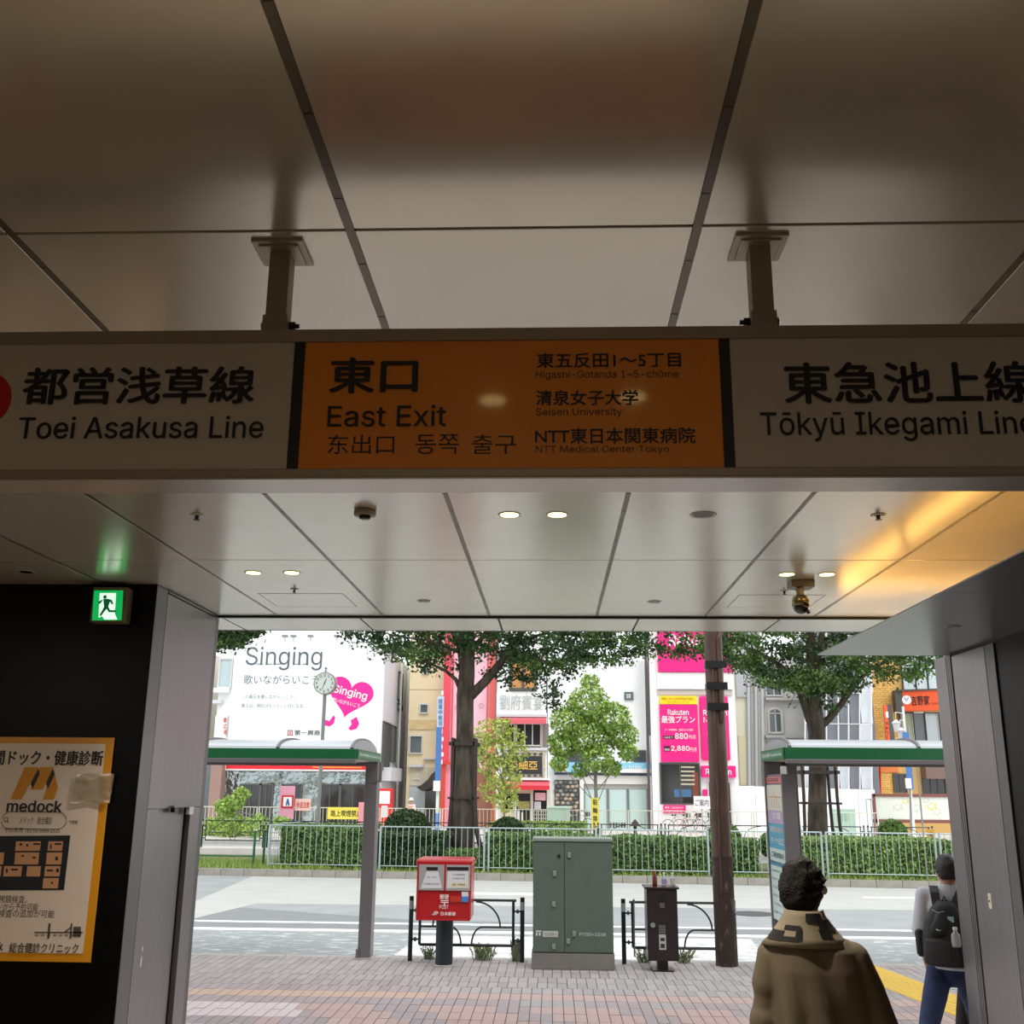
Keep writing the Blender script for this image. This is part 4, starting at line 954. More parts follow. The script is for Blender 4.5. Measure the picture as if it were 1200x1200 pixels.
hedge(520, 568, 1.1, 1.7, .55, 1800, 'low loose shrubs at the foot of the big tree', M_leafh)
hedge(568, 700, 1.0, 2.2, .98, 7500, 'hedge behind the red postbox and green cabinet', M_leafh)
hedge(706, 890, 1.0, 2.4, .92, 11000, 'long flat hedge between green cabinet and brown pole', M_leafh)
hedge(930, 1120, 1.0, 2.6, .98, 13000, 'bushy hedge right of the timetable board', leafmat('hedge_leaf_fresh', srgb(128, 156, 84)))
def bush(px, py, Y, r, label, lm, n=3500, sz=.09, name='round_bush'):
    c = P(px, py, Y); t = thing(name, label, 'bush', (c.x, c.y, IZ))
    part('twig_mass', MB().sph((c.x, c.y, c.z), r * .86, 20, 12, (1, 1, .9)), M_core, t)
    b = MB(); blob(b, c, r, r, r * .92, n, sz, .82); part('foliage', b, lm, t, kind='stuff')
    if c.z - r > IZ: part('stem', MB().cyl((c.x, c.y, IZ), (c.x, c.y, c.z), .05, n=8), M_bark, t)
bush(477, 975, 31.2, .72, 'round clipped bush behind the shelter post', M_leafhd); bush(595, 977, 31.6, .52, 'small round clipped bush right of the big tree', M_leafhd, 2500)
bush(848, 984, 30.6, .50, 'low round bush beside the brown street pole', M_leafh, 2500); bush(905, 990, 30.2, .38, 'low bush behind the timetable board', M_leafh, 1800)
bush(1046, 976, 32.5, .42, 'loose bush behind the right hedge', M_leafh, 2600)
# grass corner on the left
b = MB(); 
for _ in range(5200):
    q = K(random.uniform(-2.5, 3.4), random.uniform(.25, 3.2), IZ); hh = random.uniform(.06, .2); a = random.uniform(0, 6.28)
    w = .012; b.add([q + Vector((-w * math.cos(a), -w * math.sin(a), 0)), q + Vector((w * math.cos(a), w * math.sin(a), 0)), q + Vector((random.gauss(0, .04), random.gauss(0, .04), hh))], [(0, 1, 2)])
part('grass', b, M_grass, isl, kind='stuff')
b = MB()
for _ in range(2500):
    q = K(random.uniform(3.2, 27), random.uniform(.22, .9), IZ); hh = random.uniform(.04, .16); a = random.uniform(0, 6.28)
    w = .012; b.add([q + Vector((-w * math.cos(a), -w * math.sin(a), 0)), q + Vector((w * math.cos(a), w * math.sin(a), 0)), q + Vector((random.gauss(0, .04), random.gauss(0, .04), hh))], [(0, 1, 2)])
part('grass', b, M_grass, isl, kind='stuff')

# ---- clock on a pole
Yk_ = 31.0
c = P(381, 801, Yk_); t = thing('street_clock', 'round white street clock on a thin grey pole', 'clock', (c.x - .12, Yk_, IZ))
r = .335
M_gpole = mat('grey_pole', srgb(140, 142, 140), .5, .3)
part('pole', MB().cyl((c.x - .0, Yk_ + .05, IZ), (c.x - .0, Yk_ + .05, c.z - r), .055, n=12), M_gpole, t)
part('case', MB().cyl((c.x, Yk_ - .08, c.z), (c.x, Yk_ + .16, c.z), r, n=40), mat('clock_case', srgb(150, 146, 130), .4, .4), t)
part('dial', MB().cyl((c.x, Yk_ - .085, c.z), (c.x, Yk_ - .08, c.z), r * .9, n=40), mat('clock_dial', srgb(226, 232, 228), .4), t)
b = MB()
for k in range(1, 13):
    a = math.pi / 2 - k * math.pi / 6; x = c.x + r * .72 * math.cos(a); z = c.z + r * .72 * math.sin(a); w = .05 if k < 10 else .075
    b.text(str(k), (x - w / 2, Yk_ - .088, z - .035), (1, 0, 0), (0, 0, 1), w, .075, .02)
part('numerals', b, M_ink, t)
def hand(ang, L, w, m, nm_):
    a = R(90 - ang); d = Vector((math.cos(a), 0, math.sin(a))); q = Vector((-d.z, 0, d.x)) * w; o = Vector((c.x, Yk_ - .094, c.z))
    part(nm_, MB().prism([o - q - d * .03, o + q - d * .03, o + d * L + q * .5, o + d * L - q * .5], (0, .004, 0)), m, t)
hand(20, .15, .014, M_ink, 'hour_hand'); hand(200, .22, .010, M_ink, 'minute_hand')
part('finial', MB().cyl((c.x, Yk_, c.z + r), (c.x, Yk_, c.z + r + .1), .015, n=8).sph((c.x, Yk_, c.z + r + .12), .04, 10, 8).box(c.x - .07, c.x + .07, Yk_ - .01, Yk_ + .01, c.z + r + .03, c.z + r + .05), M_gpole, t)

# ---- trees
def branch(b, pts, r0, r1, n=8):
    N = len(pts); b.tube(pts, [r0 + (r1 - r0) * (i / (N - 1)) for i in range(N)], n)
def curve(a, c, sag=0, n=5, j=.05):
    a, c = Vector(a), Vector(c); L = (c - a).length
    return [a.lerp(c, i / n) + Vector((random.gauss(0, j) * L * .3, random.gauss(0, j) * L * .3, sag * math.sin(math.pi * i / n) + random.gauss(0, j) * L * .15)) if 0 < i < n else (a if i == 0 else c) for i in range(n + 1)]
# big tree behind the postbox
YT = 31.0
tr = thing('zelkova_tree', 'big dark street tree in steel guards behind the red postbox', 'tree', (P(543, 1005, YT).x, YT, IZ), 'street trees')
bx = lambda px, py, dy=0: P(px, py, YT + dy)
r0 = (P(554, 880, YT).x - P(534, 880, YT).x) / 2
tk = [Vector((P(541, 1010, YT).x, YT, IZ))] + [bx(543, 960), bx(544, 900), bx(545, 850), bx(545, 815), bx(547, 790), bx(548, 760), bx(549, 700), bx(552, 600)]
b = MB(); b.tube(tk, [r0 * 1.5, r0 * 1.28, r0 * 1.05, r0 * 1.0, r0 * 1.02, r0 * .95, r0 * .85, r0 * .7, r0 * .3], 18); part('trunk', b, M_bark, tr, smooth=True)
for pts, a, c in (([bx(549, 818), bx(570, 797), bx(588, 775), bx(604, 750), bx(625, 725), bx(660, 690)], r0 * .62, r0 * .25), ([bx(541, 812), bx(534, 796), bx(522, 786), bx(505, 778), bx(480, 760)], r0 * .28, r0 * .1),
                   ([bx(545, 790), bx(541, 765), bx(535, 735), bx(520, 690), bx(500, 640)], r0 * .6, r0 * .25), ([bx(548, 770), bx(570, 740, 1), bx(590, 700, 1.5)], r0 * .4, r0 * .15),
                   ([bx(604, 752), bx(640, 742, .3), bx(690, 745, .6), bx(730, 760, .8)], r0 * .22, .02), ([bx(588, 775), bx(612, 765, -.5), bx(640, 775, -1)], r0 * .2, .02), ([bx(505, 778), bx(470, 768), bx(440, 757)], r0 * .1, .01), ([bx(541, 765), bx(500, 750, -1), bx(460, 745, -1.4)], r0 * .2, .02)):
    b = MB(); b.tube(pts, [a + (c - a) * i / (len(pts) - 1) for i in range(len(pts))], 10); part('branch', b, M_bark, tr, smooth=True)
def spray(b, tw, a, n, spread, s, droop=.25, m=0):
    """leafy twigs hanging around point a"""
    a = Vector(a)
    for _ in range(n):
        d = Vector((random.gauss(0, 1), random.gauss(0, 1), random.gauss(0, .38))) * spread * .55
        e = a + d; e.z -= droop * abs(random.gauss(0, 1)) * spread * .5
        if random.random() < .22: tw.tube([a.lerp(e, .35), e], .008, 3, cap=False)
        for k in range(7):
            f = random.uniform(.2, 1.05); leaf(b, a.lerp(e, f) + Vector((random.gauss(0, .09), random.gauss(0, .09), random.gauss(0, .07))), s * random.uniform(.7, 1.3), .8)
def crown(tree, cl, lm_list, s):
    tw = MB()
    for li, lm in enumerate(lm_list):
        b = MB()
        for k, (px, py, Y, n, sp) in enumerate(cl):
            if k % len(lm_list) == li: spray(b, tw, P(px, py, Y), n, sp, s)
        if b.f: part('foliage', b, lm, tree, kind='stuff')
    part('twigs', tw, M_bark, tree, kind='stuff')
cl = []
def area_cl(x0, x1, f_lo, y_top, dens, Y, dY, n=26, sp=.62):
    px = x0
    while px < x1:
        lo = f_lo(px); y = lo
        while y > y_top:
            cl.append((px + random.uniform(-7, 7), y + random.uniform(-5, 3), Y + random.uniform(-dY, dY), n, sp)); y -= dens
        px += dens
def lo_a(px):
    pts = [(418, 743), (440, 752), (470, 768), (500, 770), (525, 764), (545, 756), (575, 760), (600, 772), (620, 780), (640, 780), (665, 774), (700, 770), (730, 768), (758, 756)]
    for (a, ya_), (c_, yb_) in zip(pts, pts[1:]):
        if a <= px <= c_: return ya_ + (yb_ - ya_) * (px - a) / (c_ - a)
    return 745
area_cl(418, 758, lo_a, 700, 15, YT, 2.2, 25)
for q in ((640, 785), (645, 800), (652, 812), (628, 778), (600, 784), (660, 790), (690, 775), (585, 785), (510, 775), (480, 770), (495, 782), (598, 797), (748, 766), (610, 790), (620, 796), (575, 790), (632, 792), (670, 782), (655, 776), (530, 782), (460, 762), (444, 756), (640, 815), (650, 825)): cl.append((*q, YT + random.uniform(-.6, .6), 9, .42))
for k in range(120): cl.append((random.uniform(400, 780), random.uniform(440, 690), YT + random.uniform(-4, 4), 44, 1.5))
crown(tr, cl, [M_leafd, M_leafm, M_leafd], .125)
def guard(Y, pxl, tops, ring_, name_label, fl, base_out):
    t = thing('tree_guard', name_label, 'tree guard', (P(pxl, 990, Y).x, Y, IZ))
    (xl, xr, yt_) = tops
    zt_ = P(xl, yt_, Y).z
    a, c_ = P(xl, yt_, Y).x, P(xr, yt_, Y).x; m_ = (a + c_) / 2; w = (c_ - a) / 2
    for sx, sy in ((-1, -1), (1, -1), (-1, 1), (1, 1)):
        x = m_ + sx * w; y = Y + sy * w * .9
        pts = [(x + sx * base_out, y + sy * base_out * .3, IZ), (x + sx * base_out * .45, y, IZ + .55), (x + sx * base_out * .12, y, IZ + 1.1), (x, y, IZ + 2.0), (x, y, zt_)]
        part('stake', MB().tube(pts, .05, 8), mat('guard_brown', srgb(58, 48, 46), .6, .3), t)
    for py_, rr in ((ring_[0], .05), (ring_[1], .03)):
        z = P(xl, py_, Y).z; b = MB()
        w2 = w + .12; y0, y1 = Y - w * .9 - .06, Y + w * .9 + .06
        b.box(m_ - w2, m_ + w2, y0, y0 + .04, z - rr, z + rr); b.box(m_ - w2, m_ + w2, y1, y1 + .04, z - rr, z + rr); b.box(m_ - w, m_ - w + .04, y0, y1, z - rr, z + rr); b.box(m_ + w - .04, m_ + w, y0, y1, z - rr, z + rr)
        part('collar', b, mat('guard_brown', (0, 0, 0)), t)
guard(YT, 543, (532, 557, 865), (872, 935), 'brown steel guard frame around the big tree trunk', 0, .42)

# right tree
YT2 = 33.0
tr2 = thing('zelkova_tree', 'dark forked street tree on the right, rising behind the green shelter roof', 'tree', (P(958, 985, YT2).x, YT2, IZ), 'street trees')
bx = lambda px, py, dy=0: P(px, py, YT2 + dy)
r2 = (P(968, 900, YT2).x - P(948, 900, YT2).x) / 2
b = MB(); b.tube([Vector((bx(957, 985).x, YT2, IZ)), bx(958, 950), bx(958, 900), bx(957, 860), bx(955, 842), bx(953, 815), bx(952, 790), bx(950, 750), bx(948, 700)], [r2 * 1.3, r2 * 1.1, r2, r2 * .98, r2 * 1.05, r2 * .75, r2 * .65, r2 * .5, r2 * .3], 16); part('trunk', b, M_bark, tr2, smooth=True)
for pts, a, c in (([bx(950, 845), bx(944, 828), bx(938, 812), bx(932, 798), bx(915, 780), bx(890, 765), bx(872, 758)], r2 * .6, r2 * .12), ([bx(960, 852), bx(972, 842), bx(985, 826), bx(1000, 805), bx(1018, 785), bx(1036, 776), bx(1060, 762)], r2 * .5, r2 * .15),
                   ([bx(953, 812), bx(957, 785), bx(962, 750), bx(968, 700)], r2 * .5, r2 * .2), ([bx(985, 826), bx(1003, 790), bx(1010, 772), bx(1040, 790), bx(1048, 802)], r2 * .12, .02), ([bx(962, 750), bx(990, 770), bx(1020, 772)], r2 * .2, .02)):
    b = MB(); b.tube(pts, [a + (c - a) * i / (len(pts) - 1) for i in range(len(pts))], 10); part('branch', b, M_bark, tr2, smooth=True)
cl = []
def lo_b(px):
    pts = [(775, 765), (800, 772), (850, 780), (868, 788), (885, 800), (905, 806), (930, 808), (950, 812), (970, 815), (985, 812), (1010, 790), (1040, 794), (1070, 792), (1098, 782), (1140, 775)]
    for (a, ya_), (c_, yb_) in zip(pts, pts[1:]):
        if a <= px <= c_: return ya_ + (yb_ - ya_) * (px - a) / (c_ - a)
    return 775
area_cl(862, 1135, lambda p: lo_b(p) - 5, 705, 15, YT2, 2.0, 21, .64)
for q in ((930, 800), (945, 796), (915, 790), (960, 790), (975, 800), (990, 790), (1000, 780), (940, 785), (955, 810), (985, 800), (880, 775), (895, 785)): cl.append((*q, YT2 - 1.2 + random.uniform(-.4, .4), 22, .5))
for k in range(26): cl.append((random.uniform(776, 862), random.uniform(738, 772), YT2 - 2 + random.uniform(-.8, .8), 12, .5))
for q in ((960, 825), (975, 830), (990, 812), (940, 800)): cl.append((*q, YT2, 10, .45))
for k in range(100): cl.append((random.uniform(850, 1150), random.uniform(440, 690), YT2 + random.uniform(-4, 4), 44, 1.5))
crown(tr2, cl, [M_leafm, M_leafd, M_leafm], .125)
guard(YT2, 958, (934, 972, 870), (905, 941), 'brown steel guard frame around the right tree trunk', 0, .2)
# tree whose twigs come in from the left
YT3 = 27.5
struct('floor_tree_pit', MB().box(-13.7, -11.5, YT3 - 1.1, YT3 + 1.1, RZ, RZ + .12), M_soil, bevel=.03)
tr3 = thing('zelkova_tree', 'street tree mostly hidden by the left steel jamb, leafy twigs reaching the billboard', 'tree', (-12.6, YT3, .04), 'street trees')
b = MB(); b.tube([(-12.6, YT3, .04), (-12.6, YT3, 3), (-12.4, YT3, 5.5), (-12.2, YT3, 9)], [.42, .32, .3, .15], 14); part('trunk', b, M_bark, tr3, smooth=True)
a = P(300, 742, YT3); part('branch', MB().tube([(-12.5, YT3, 4.6), P(200, 760, YT3), P(255, 748, YT3), a], [.14, .08, .05, .015], 8), M_bark, tr3, smooth=True)
cl = []
for k in range(26): 
    px = random.uniform(225, 306); cl.append((px, random.uniform(730, 762 - max(0, px - 262) * .42), YT3 + random.uniform(-.7, .7), 14, .38))
for k in range(90): cl.append((random.uniform(-40, 330), random.uniform(480, 715), YT3 + random.uniform(-3, 3), 44, 1.3))
crown(tr3, cl, [M_leafm, M_leafd], .13)

# ---- far side: pavement, its fence, small trees
M_fpave = mat('far_pavement', srgb(205, 200, 192), .85, var=.05, scale=2)
b = MB(); b.box(-40, 40, 43.5, 75, RZ, .10); fp_ = struct('floor_far_pavement', b, M_fpave)
b = MB(); b.box(-40, 40, 43.2, 43.5, RZ, .12); part('kerb_edge', b, M_kerb, fp_)
YF = 47.5
xa = P(232, 950, YF).x; L = (P(1030, 950, YF).x - xa) / 11
lbl = ['far left', 'behind the left grass corner', 'below the red karaoke band', 'by the yellow notice board', 'left of the big tree', 'behind the big tree trunk', 'before the black gold-lettered sign', 'before the teal shutters', 'before the pink phone shop', 'behind the brown street pole', 'before the white hoarding']
for i in range(11):
    o = Vector((xa + i * L, YF, 0)); fence(o, Vector((1, 0, 0)), L - .04, 1.22, .10, 15, M_f2, 'cream pedestrian fence section across the far road, ' + lbl[i], 'cream fence on the far pavement', .012, .14)
# black railings between the lanes
M_rail_far = M_rail
YR2 = 37.5
xs0 = P(238, 965, YR2).x
w = 2.2
lb = ['left end', 'below the karaoke entrance', 'behind the yellow banner', 'left of the big tree', 'right of the big tree', 'behind the green cabinet', 'below the teal shutters', 'before the pink phone shop', 'left of the timetable board', 'behind the right tree trunk', 'before the flower mural']
med = MB(); med.box(xs0 - 3, xs0 + 11 * 2.32 + 2, YR2 - .5, YR2 + .6, RZ, .12); struct('floor_median', med, M_fpave)
for i in range(11):
    x0 = xs0 + i * 2.32; railing(x0, x0 + 2.18, YR2, .12, .95, 'black curved railing on the middle strip, ' + lb[i], 'black railings on the middle strip')
pk = P(744, 968, YR2 - .2); t = thing('roofed_marker_post', 'dark post with a small triangular cap above the green cabinet', 'post', (pk.x, YR2 - .3, .12))
part('shaft', MB().cyl((pk.x, YR2 - .3, .12), (pk.x, YR2 - .3, pk.z), .06, n=10), M_rail, t); q = P(744, 956, YR2 - .3)
part('cap', MB().prism([(pk.x - .19, YR2 - .38, pk.z), (pk.x + .19, YR2 - .38, pk.z), (pk.x, YR2 - .38, pk.z + .24)], (0, .16, 0)), mat('cap_grey', srgb(92, 84, 84), .6), t)
# green low frame at the grass corner
s_ = Kpx(299, 1.2); o = K(s_, 1.0); t = thing('green_frame_fence', 'low green metal frame beside the grass corner', 'fence', (o.x, o.y, IZ))
part('frame', MB().tube([o + Vector((0, 0, IZ)), o + Vector((0, 0, 1.0)), o + kn * .8 + Vector((0, 0, 1.0)), o + kn * .8 + Vector((0, 0, IZ))], .035, 8), M_sgreen, t)
part('rail', MB().tube([o + Vector((0, 0, .35)), o - kd * 2.6 + Vector((0, 0, .35))], .02, 6), M_sgreen, t)

def small_tree(px, base_py, Y, blobs, lm, label, rt, name='young_tree', cat='tree'):
    x = P(px, base_py, Y).x; t = thing(name, label, cat, (x, Y, .1))
    top = P(blobs[0][0], blobs[0][1], Y)
    part('trunk', MB().tube([(x, Y, .1), (x + .02, Y, 1.5), (top.x, Y, top.z)], [rt, rt * .8, rt * .3], 8), M_bark2, t)
    b = MB(); tw = MB()
    for (bx_, by_, r_, n) in blobs:
        c_ = P(bx_, by_, Y + random.uniform(-.3, .3)); blob(b, c_, r_, r_, r_ * .85, n, .17, .4)
        tw.tube([(x, Y, max(1.2, c_.z - 1.6)), tuple(c_)], .02, 5)
    part('branch', tw, M_bark2, t); part('foliage', b, lm, t, kind='stuff')
YY = 44.5
small_tree(699, 975, YY, [(692, 800, .45, 260), (690, 825, .95, 1100), (668, 845, .9, 900), (716, 842, .9, 900), (690, 862, 1.1, 1400), (660, 872, .7, 700), (728, 862, .75, 700), (736, 882, .45, 300), (700, 888, .75, 700), (655, 895, .4, 260), (716, 900, .45, 300), (680, 903, .4, 200)], M_leafl, 'young bright green tree before the white building', .10)
small_tree(590, 985, YY, [(588, 852, .5, 150), (575, 858, .7, 230), (600, 866, .6, 200), (582, 880, .95, 460), (570, 895, .6, 200), (588, 905, .85, 330), (578, 925, .65, 200), (592, 938, .6, 200), (608, 882, .5, 110), (563, 870, .5, 120), (596, 915, .6, 150)], leafmat('leaf_lime', srgb(176, 190, 96)), 'lime green sapling right of the big trunk', .05)
small_tree(274, 985, YY + .5, [(274, 942, .5, 350), (284, 930, .35, 200), (262, 945, .4, 250), (268, 965, .7, 500), (300, 968, .6, 300), (330, 965, .4, 200)], M_leafl, 'low bright shrub before the karaoke entrance', .04, 'shrub', 'bush')
for x0, x1, lb_ in ((240, 300, 'low yellow green hedge behind the cream fence on the far left'), (642, 688, 'low clipped hedge before the stone wall'), (575, 640, 'low yellow green hedge before the restaurant')):
    a, c_ = P(x0, 980, 46.6).x, P(x1, 980, 46.6).x; b = MB()
    for _ in range(1300): leaf(b, Vector((random.uniform(a, c_), 46.2 + random.uniform(0, .9) ** 2, random.uniform(.1, .85))), .14)
    solo('low_hedge', b, M_leafl, lb_, 'hedge', kind='stuff')
# yellow tree tie board, cabinet, notices
def fboard(px0, py0, px1, py1, Y, m, label, cat='sign', name='notice_board', txt=None, tm=None, post=True, d=.04, vertical=False):
    a = P((px0 + px1) / 2, py1, Y); t = thing(name, label, cat, (a.x, Y, .1 if post else a.z))
    pn = part('panel', MB().pbox(px0, py0, px1, py1, Y, d), m, t)
    if post: part('post', MB().cyl((a.x, Y + .02, .1), (a.x, Y + .02, a.z + .05), .03, n=8), M_gpole, t)
    if txt: 
        b = MB()
        if vertical:
            n = len(txt); hh = (py1 - py0) / n
            for k, ch in enumerate(txt): b.tpx(ch, px0 + (px1 - px0) * .2, py0 + hh * (k + .15), px1 - (px1 - px0) * .2, py0 + hh * (k + .85), Y - d - .004, .01)
        else: b.tpx(txt, px0 + (px1 - px0) * .08, py0 + (py1 - py0) * .25, px1 - (px1 - px0) * .08, py0 + (py1 - py0) * .78, Y - d - .004, .01)
        part('lettering', b, tm or M_ink, t)
    return t
M_yb = mat('notice_yellow', srgb(240, 222, 90), .5)
fboard(693, 935, 702, 974, YY - .25, M_yb, 'tall yellow notice tied to the young tree', txt='駐輪禁止', vertical=True)
fboard(384, 946, 427, 960, YF - .08, M_yb, 'yellow no smoking banner on the far fence', txt='路上喫煙禁止')
t = fboard(328, 921, 345, 960, YF - .6, mat('poster_pinkish', srgb(214, 150, 170), .5), 'pink pedestrian poster standing at the far fence')
part('red_frame', MB().pbox(330, 932, 344, 947, YF - .65, .02), M_red, t); part('white_field', MB().pbox(332, 934, 342, 945, YF - .68, .01), M_pw, t)
b = MB(); b.ppoly([(336.5, 936), (338, 936), (339.5, 944), (338, 944), (337, 941), (335.5, 944), (334.5, 944)], YF - .70, .01); part('walking_figure', b, mat('sign_blue', srgb(40, 90, 160), .5), t)
fboard(346, 936, 364, 950, YF - .3, mat('poster_cream', srgb(232, 196, 186), .5), 'small cream and red notice beside the pink poster', txt='歩道注意', tm=M_red)
fboard(420, 940, 428, 968, YF - .3, mat('poster_rose', srgb(222, 150, 160), .5), 'narrow rose notice behind the shelter post', post=True)
g = P(661, 960, 50.0); c0, c1 = P(641, 960, 50), P(668, 960, 50); t = thing('pale_green_cabinet', 'pale green rounded cabinet before the stone wall', 'cabinet', (g.x, 50, .1))
zz = P(655, 945, 50).z; part('body', MB().box(c0.x, c1.x, 50, 50.7, .1, zz - .12), mat('cabinet_pale', srgb(168, 196, 180), .5), t, bevel=.02); part('lid', MB().box(c0.x - .03, c1.x + .03, 49.96, 50.74, zz - .12, zz), mat('cabinet_pale', (0, 0, 0)), t, bevel=.05)
g0, g1 = P(977, 960, 50).x, P(1003, 960, 50).x; zz = P(985, 948, 50).z; t = thing('pale_green_cabinet', 'pale green cabinet with a sheet on its door before the white hoarding', 'cabinet', ((g0 + g1) / 2, 50, .1))
part('body', MB().box(g0, g1, 50, 50.7, .1, zz), mat('cabinet_pale', (0, 0, 0)), t, bevel=.02); part('notice', MB().pbox(981, 953, 994, 962, 50, .02), mat('cabinet_dusty', srgb(140, 178, 160), .5), t)
# ================================================================ BUILDINGS ACROSS THE ROAD
M_glassd = mat('window_glass_dark', srgb(86, 96, 100), .08, .0, coat=.6); M_glassl = mat('window_glass_pale', srgb(176, 194, 198), .1, coat=.6); M_glassv = mat('shop_glass_black', srgb(40, 38, 38), .08, coat=.5)
M_wfr = mat('window_frame_dark', srgb(84, 84, 82), .5, .2); M_wfl = mat('window_frame_pale', srgb(205, 205, 200), .5)
LASTX = [-100]
def building(label, px0, px1, top, Y, D, m, name='building', group=None):
    a, c_ = P(px0, 860, Y).x, P(px1, 860, Y).x
    if px0 > 230:
        a = max(a, LASTX[0] + .02); LASTX[0] = c_ + (.12 if px0 < 260 else 0)
    z = P((px0 + px1) / 2, top, Y).z
    t = thing(name, label, 'building', ((a + c_) / 2, Y + D / 2, .1), group)
    part('wall', MB().box(a, c_, Y, Y + D, .1, z), m, t)
    t['_Y'] = Y
    return t
def window(t, x0, y0, x1, y1, Y, cols=1, rows=1, fr=None, gl=None, fw=.06, label=None):
    ym, xm = (y0 + y1) / 2, (x0 + x1) / 2
    a, c_ = P(x0, ym, Y).x, P(x1, ym, Y).x; zt_, zb_ = P(xm, y0, Y).z, P(xm, y1, Y).z
    b = MB(); b.box(a - fw, a, Y - .10, Y + .02, zb_ - fw, zt_ + fw); b.box(c_, c_ + fw, Y - .10, Y + .02, zb_ - fw, zt_ + fw); b.box(a, c_, Y - .10, Y + .02, zt_, zt_ + fw); b.box(a, c_, Y - .13, Y + .02, zb_ - fw, zb_)
    for k in range(1, cols): x = a + (c_ - a) * k / cols; b.box(x - fw * .4, x + fw * .4, Y - .08, Y, zb_, zt_)
    for k in range(1, rows): z = zb_ + (zt_ - zb_) * k / rows; b.box(a, c_, Y - .08, Y, z - fw * .4, z + fw * .4)
    f = part('window', b, fr or M_wfr, t, label=label)
    for k in range(cols):
        part('pane', MB().box(a + (c_ - a) * k / cols, a + (c_ - a) * (k + 1) / cols, Y - .035, Y - .02, zb_, zt_), gl or M_glassd, f)
    return f
def panel(t, name, x0, y0, x1, y1, Y, d, m, label=None, back=0, **k): return part(name, MB().pbox(x0, y0, x1, y1, Y, d, back), m, t, label=label, **k)
def sidewin(t, X, px0, px1, py0, py1, m=M_glassd, name='window'):   # window on a wall running away at X
    ym = (py0 + py1) / 2; xm = (px0 + px1) / 2
    a, c_ = SX(px0, ym, X).y, SX(px1, ym, X).y; z0, z1 = SX(xm, py1, X).z, SX(xm, py0, X).z
    f = part(name, MB().box(X, X + .08, min(a, c_), max(a, c_), z0, z0 + .06).box(X, X + .08, min(a, c_), max(a, c_), z1 - .06, z1).box(X, X + .08, min(a, c_), min(a, c_) + .08, z0, z1).box(X, X + .08, max(a, c_) - .08, max(a, c_), z0, z1), M_wfr, t)
    part('pane', MB().box(X + .005, X + .02, min(a, c_), max(a, c_), z0, z1), m, f)
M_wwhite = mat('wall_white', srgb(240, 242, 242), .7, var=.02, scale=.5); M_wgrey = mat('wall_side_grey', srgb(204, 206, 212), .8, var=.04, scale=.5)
# ---- karaoke house with billboard
Y = 56.0
bk = building('white karaoke house with big singing billboard and red sign band', 252, 447, 757, Y, 11.5, M_wwhite)
xr = P(447, 860, Y).x
zt = P(360, 755, Y).z
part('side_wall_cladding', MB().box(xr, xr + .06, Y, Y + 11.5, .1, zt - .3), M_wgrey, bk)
panel(bk, 'billboard', 272.5, 752, 444, 869, Y, .18, mat('billboard_white', srgb(236, 244, 244), .6), 'white advertising billboard')
yb = Y - .19
M_tg = mat('billboard_ink', srgb(92, 98, 108), .6)
def serifs(b, lst, Y):
    for (x0, y, x1) in lst: b.pbox(x0, y - .45, x1, y + .45, Y, .002)
b = MB(); b.tpx('Singing', 288, 758, 377.5, 785.5, yb, -.008, 4)
serifs(b, [(300.5, 778.2, 308.5), (311, 778.2, 319), (321, 778.2, 329), (345.5, 778.2, 352.5), (354.5, 778.2, 361.5)], yb)
b.tpx('歌いながらいこう', 285.5, 791, 373, 802, yb, 0); part('lettering', b, M_tg, bk)
part('lettering', MB().tpx('この毎日を歌いながらいこう。', 283, 814, 345, 819, yb, 0).tpx('歌えば、明日はもっといい日になる。', 283, 824.5, 357, 829.5, yb, 0), mat('billboard_ink_soft', srgb(110, 118, 126), .6), bk)
part('lettering', MB().tpx('第一興商', 345, 855.5, 375, 862, yb, .008), mat('billboard_black', srgb(70, 70, 78), .6), bk)
b = MB(); b.pbox(337, 855.5, 343, 856.5, yb, .002).pbox(337, 861, 343, 862, yb, .002).pbox(337, 855.5, 338, 862, yb, .002).pbox(342, 855.5, 343, 862, yb, .002).pbox(339.3, 857, 340.7, 860.5, yb, .002); part('logo', b, M_red, bk)
M_mag = mat('magenta_print', srgb(238, 28, 148), .5)
b = MB()
pts = []
for k in range(40):
    a = 2 * math.pi * k / 40; hx = 16 * math.sin(a) ** 3; hy = 13 * math.cos(a) - 5 * math.cos(2 * a) - 2 * math.cos(3 * a) - math.cos(4 * a)
    q = math.radians(14); X_, Y_ = hx * 1.68, -hy * 1.62
    pts.append((410 + X_ * math.cos(q) - Y_ * math.sin(q), 815 + X_ * math.sin(q) + Y_ * math.cos(q)))
b.ppoly(pts, yb, .004); ht = part('heart_print', b, M_mag, bk, label='tilted magenta heart')
def tilt_text(b, s, px, py, w, h, ang, Y, bold):
    o = P(px, py, Y); o1 = P(px + w, py, Y); z1 = P(px, py - h, Y); a = R(ang)
    b.text(s, (o.x, Y, o.z), (math.cos(a), 0, -math.sin(a)), (math.sin(a), 0, math.cos(a)), o1.x - o.x, z1.z - o.z, bold)
b = MB(); tilt_text(b, 'Singing', 389, 813.5, 41, 12, 13, yb - .006, .018); tilt_text(b, '歌いながらいこう', 389, 822, 33, 5, 13, yb - .006, .01); part('lettering', b, M_pw, ht)
def kidney(cx, cy, rx, ry, rot, k=1):
    o = []
    for i in range(20):
        a = 2 * math.pi * i / 20; r_ = 1 - .28 * max(0, math.cos(a - math.pi / 2)); x = rx * math.cos(a) * r_; y = ry * math.sin(a) * r_
        o.append((cx + x * math.cos(rot) - y * math.sin(rot), cy + x * math.sin(rot) + y * math.cos(rot)))
    return o
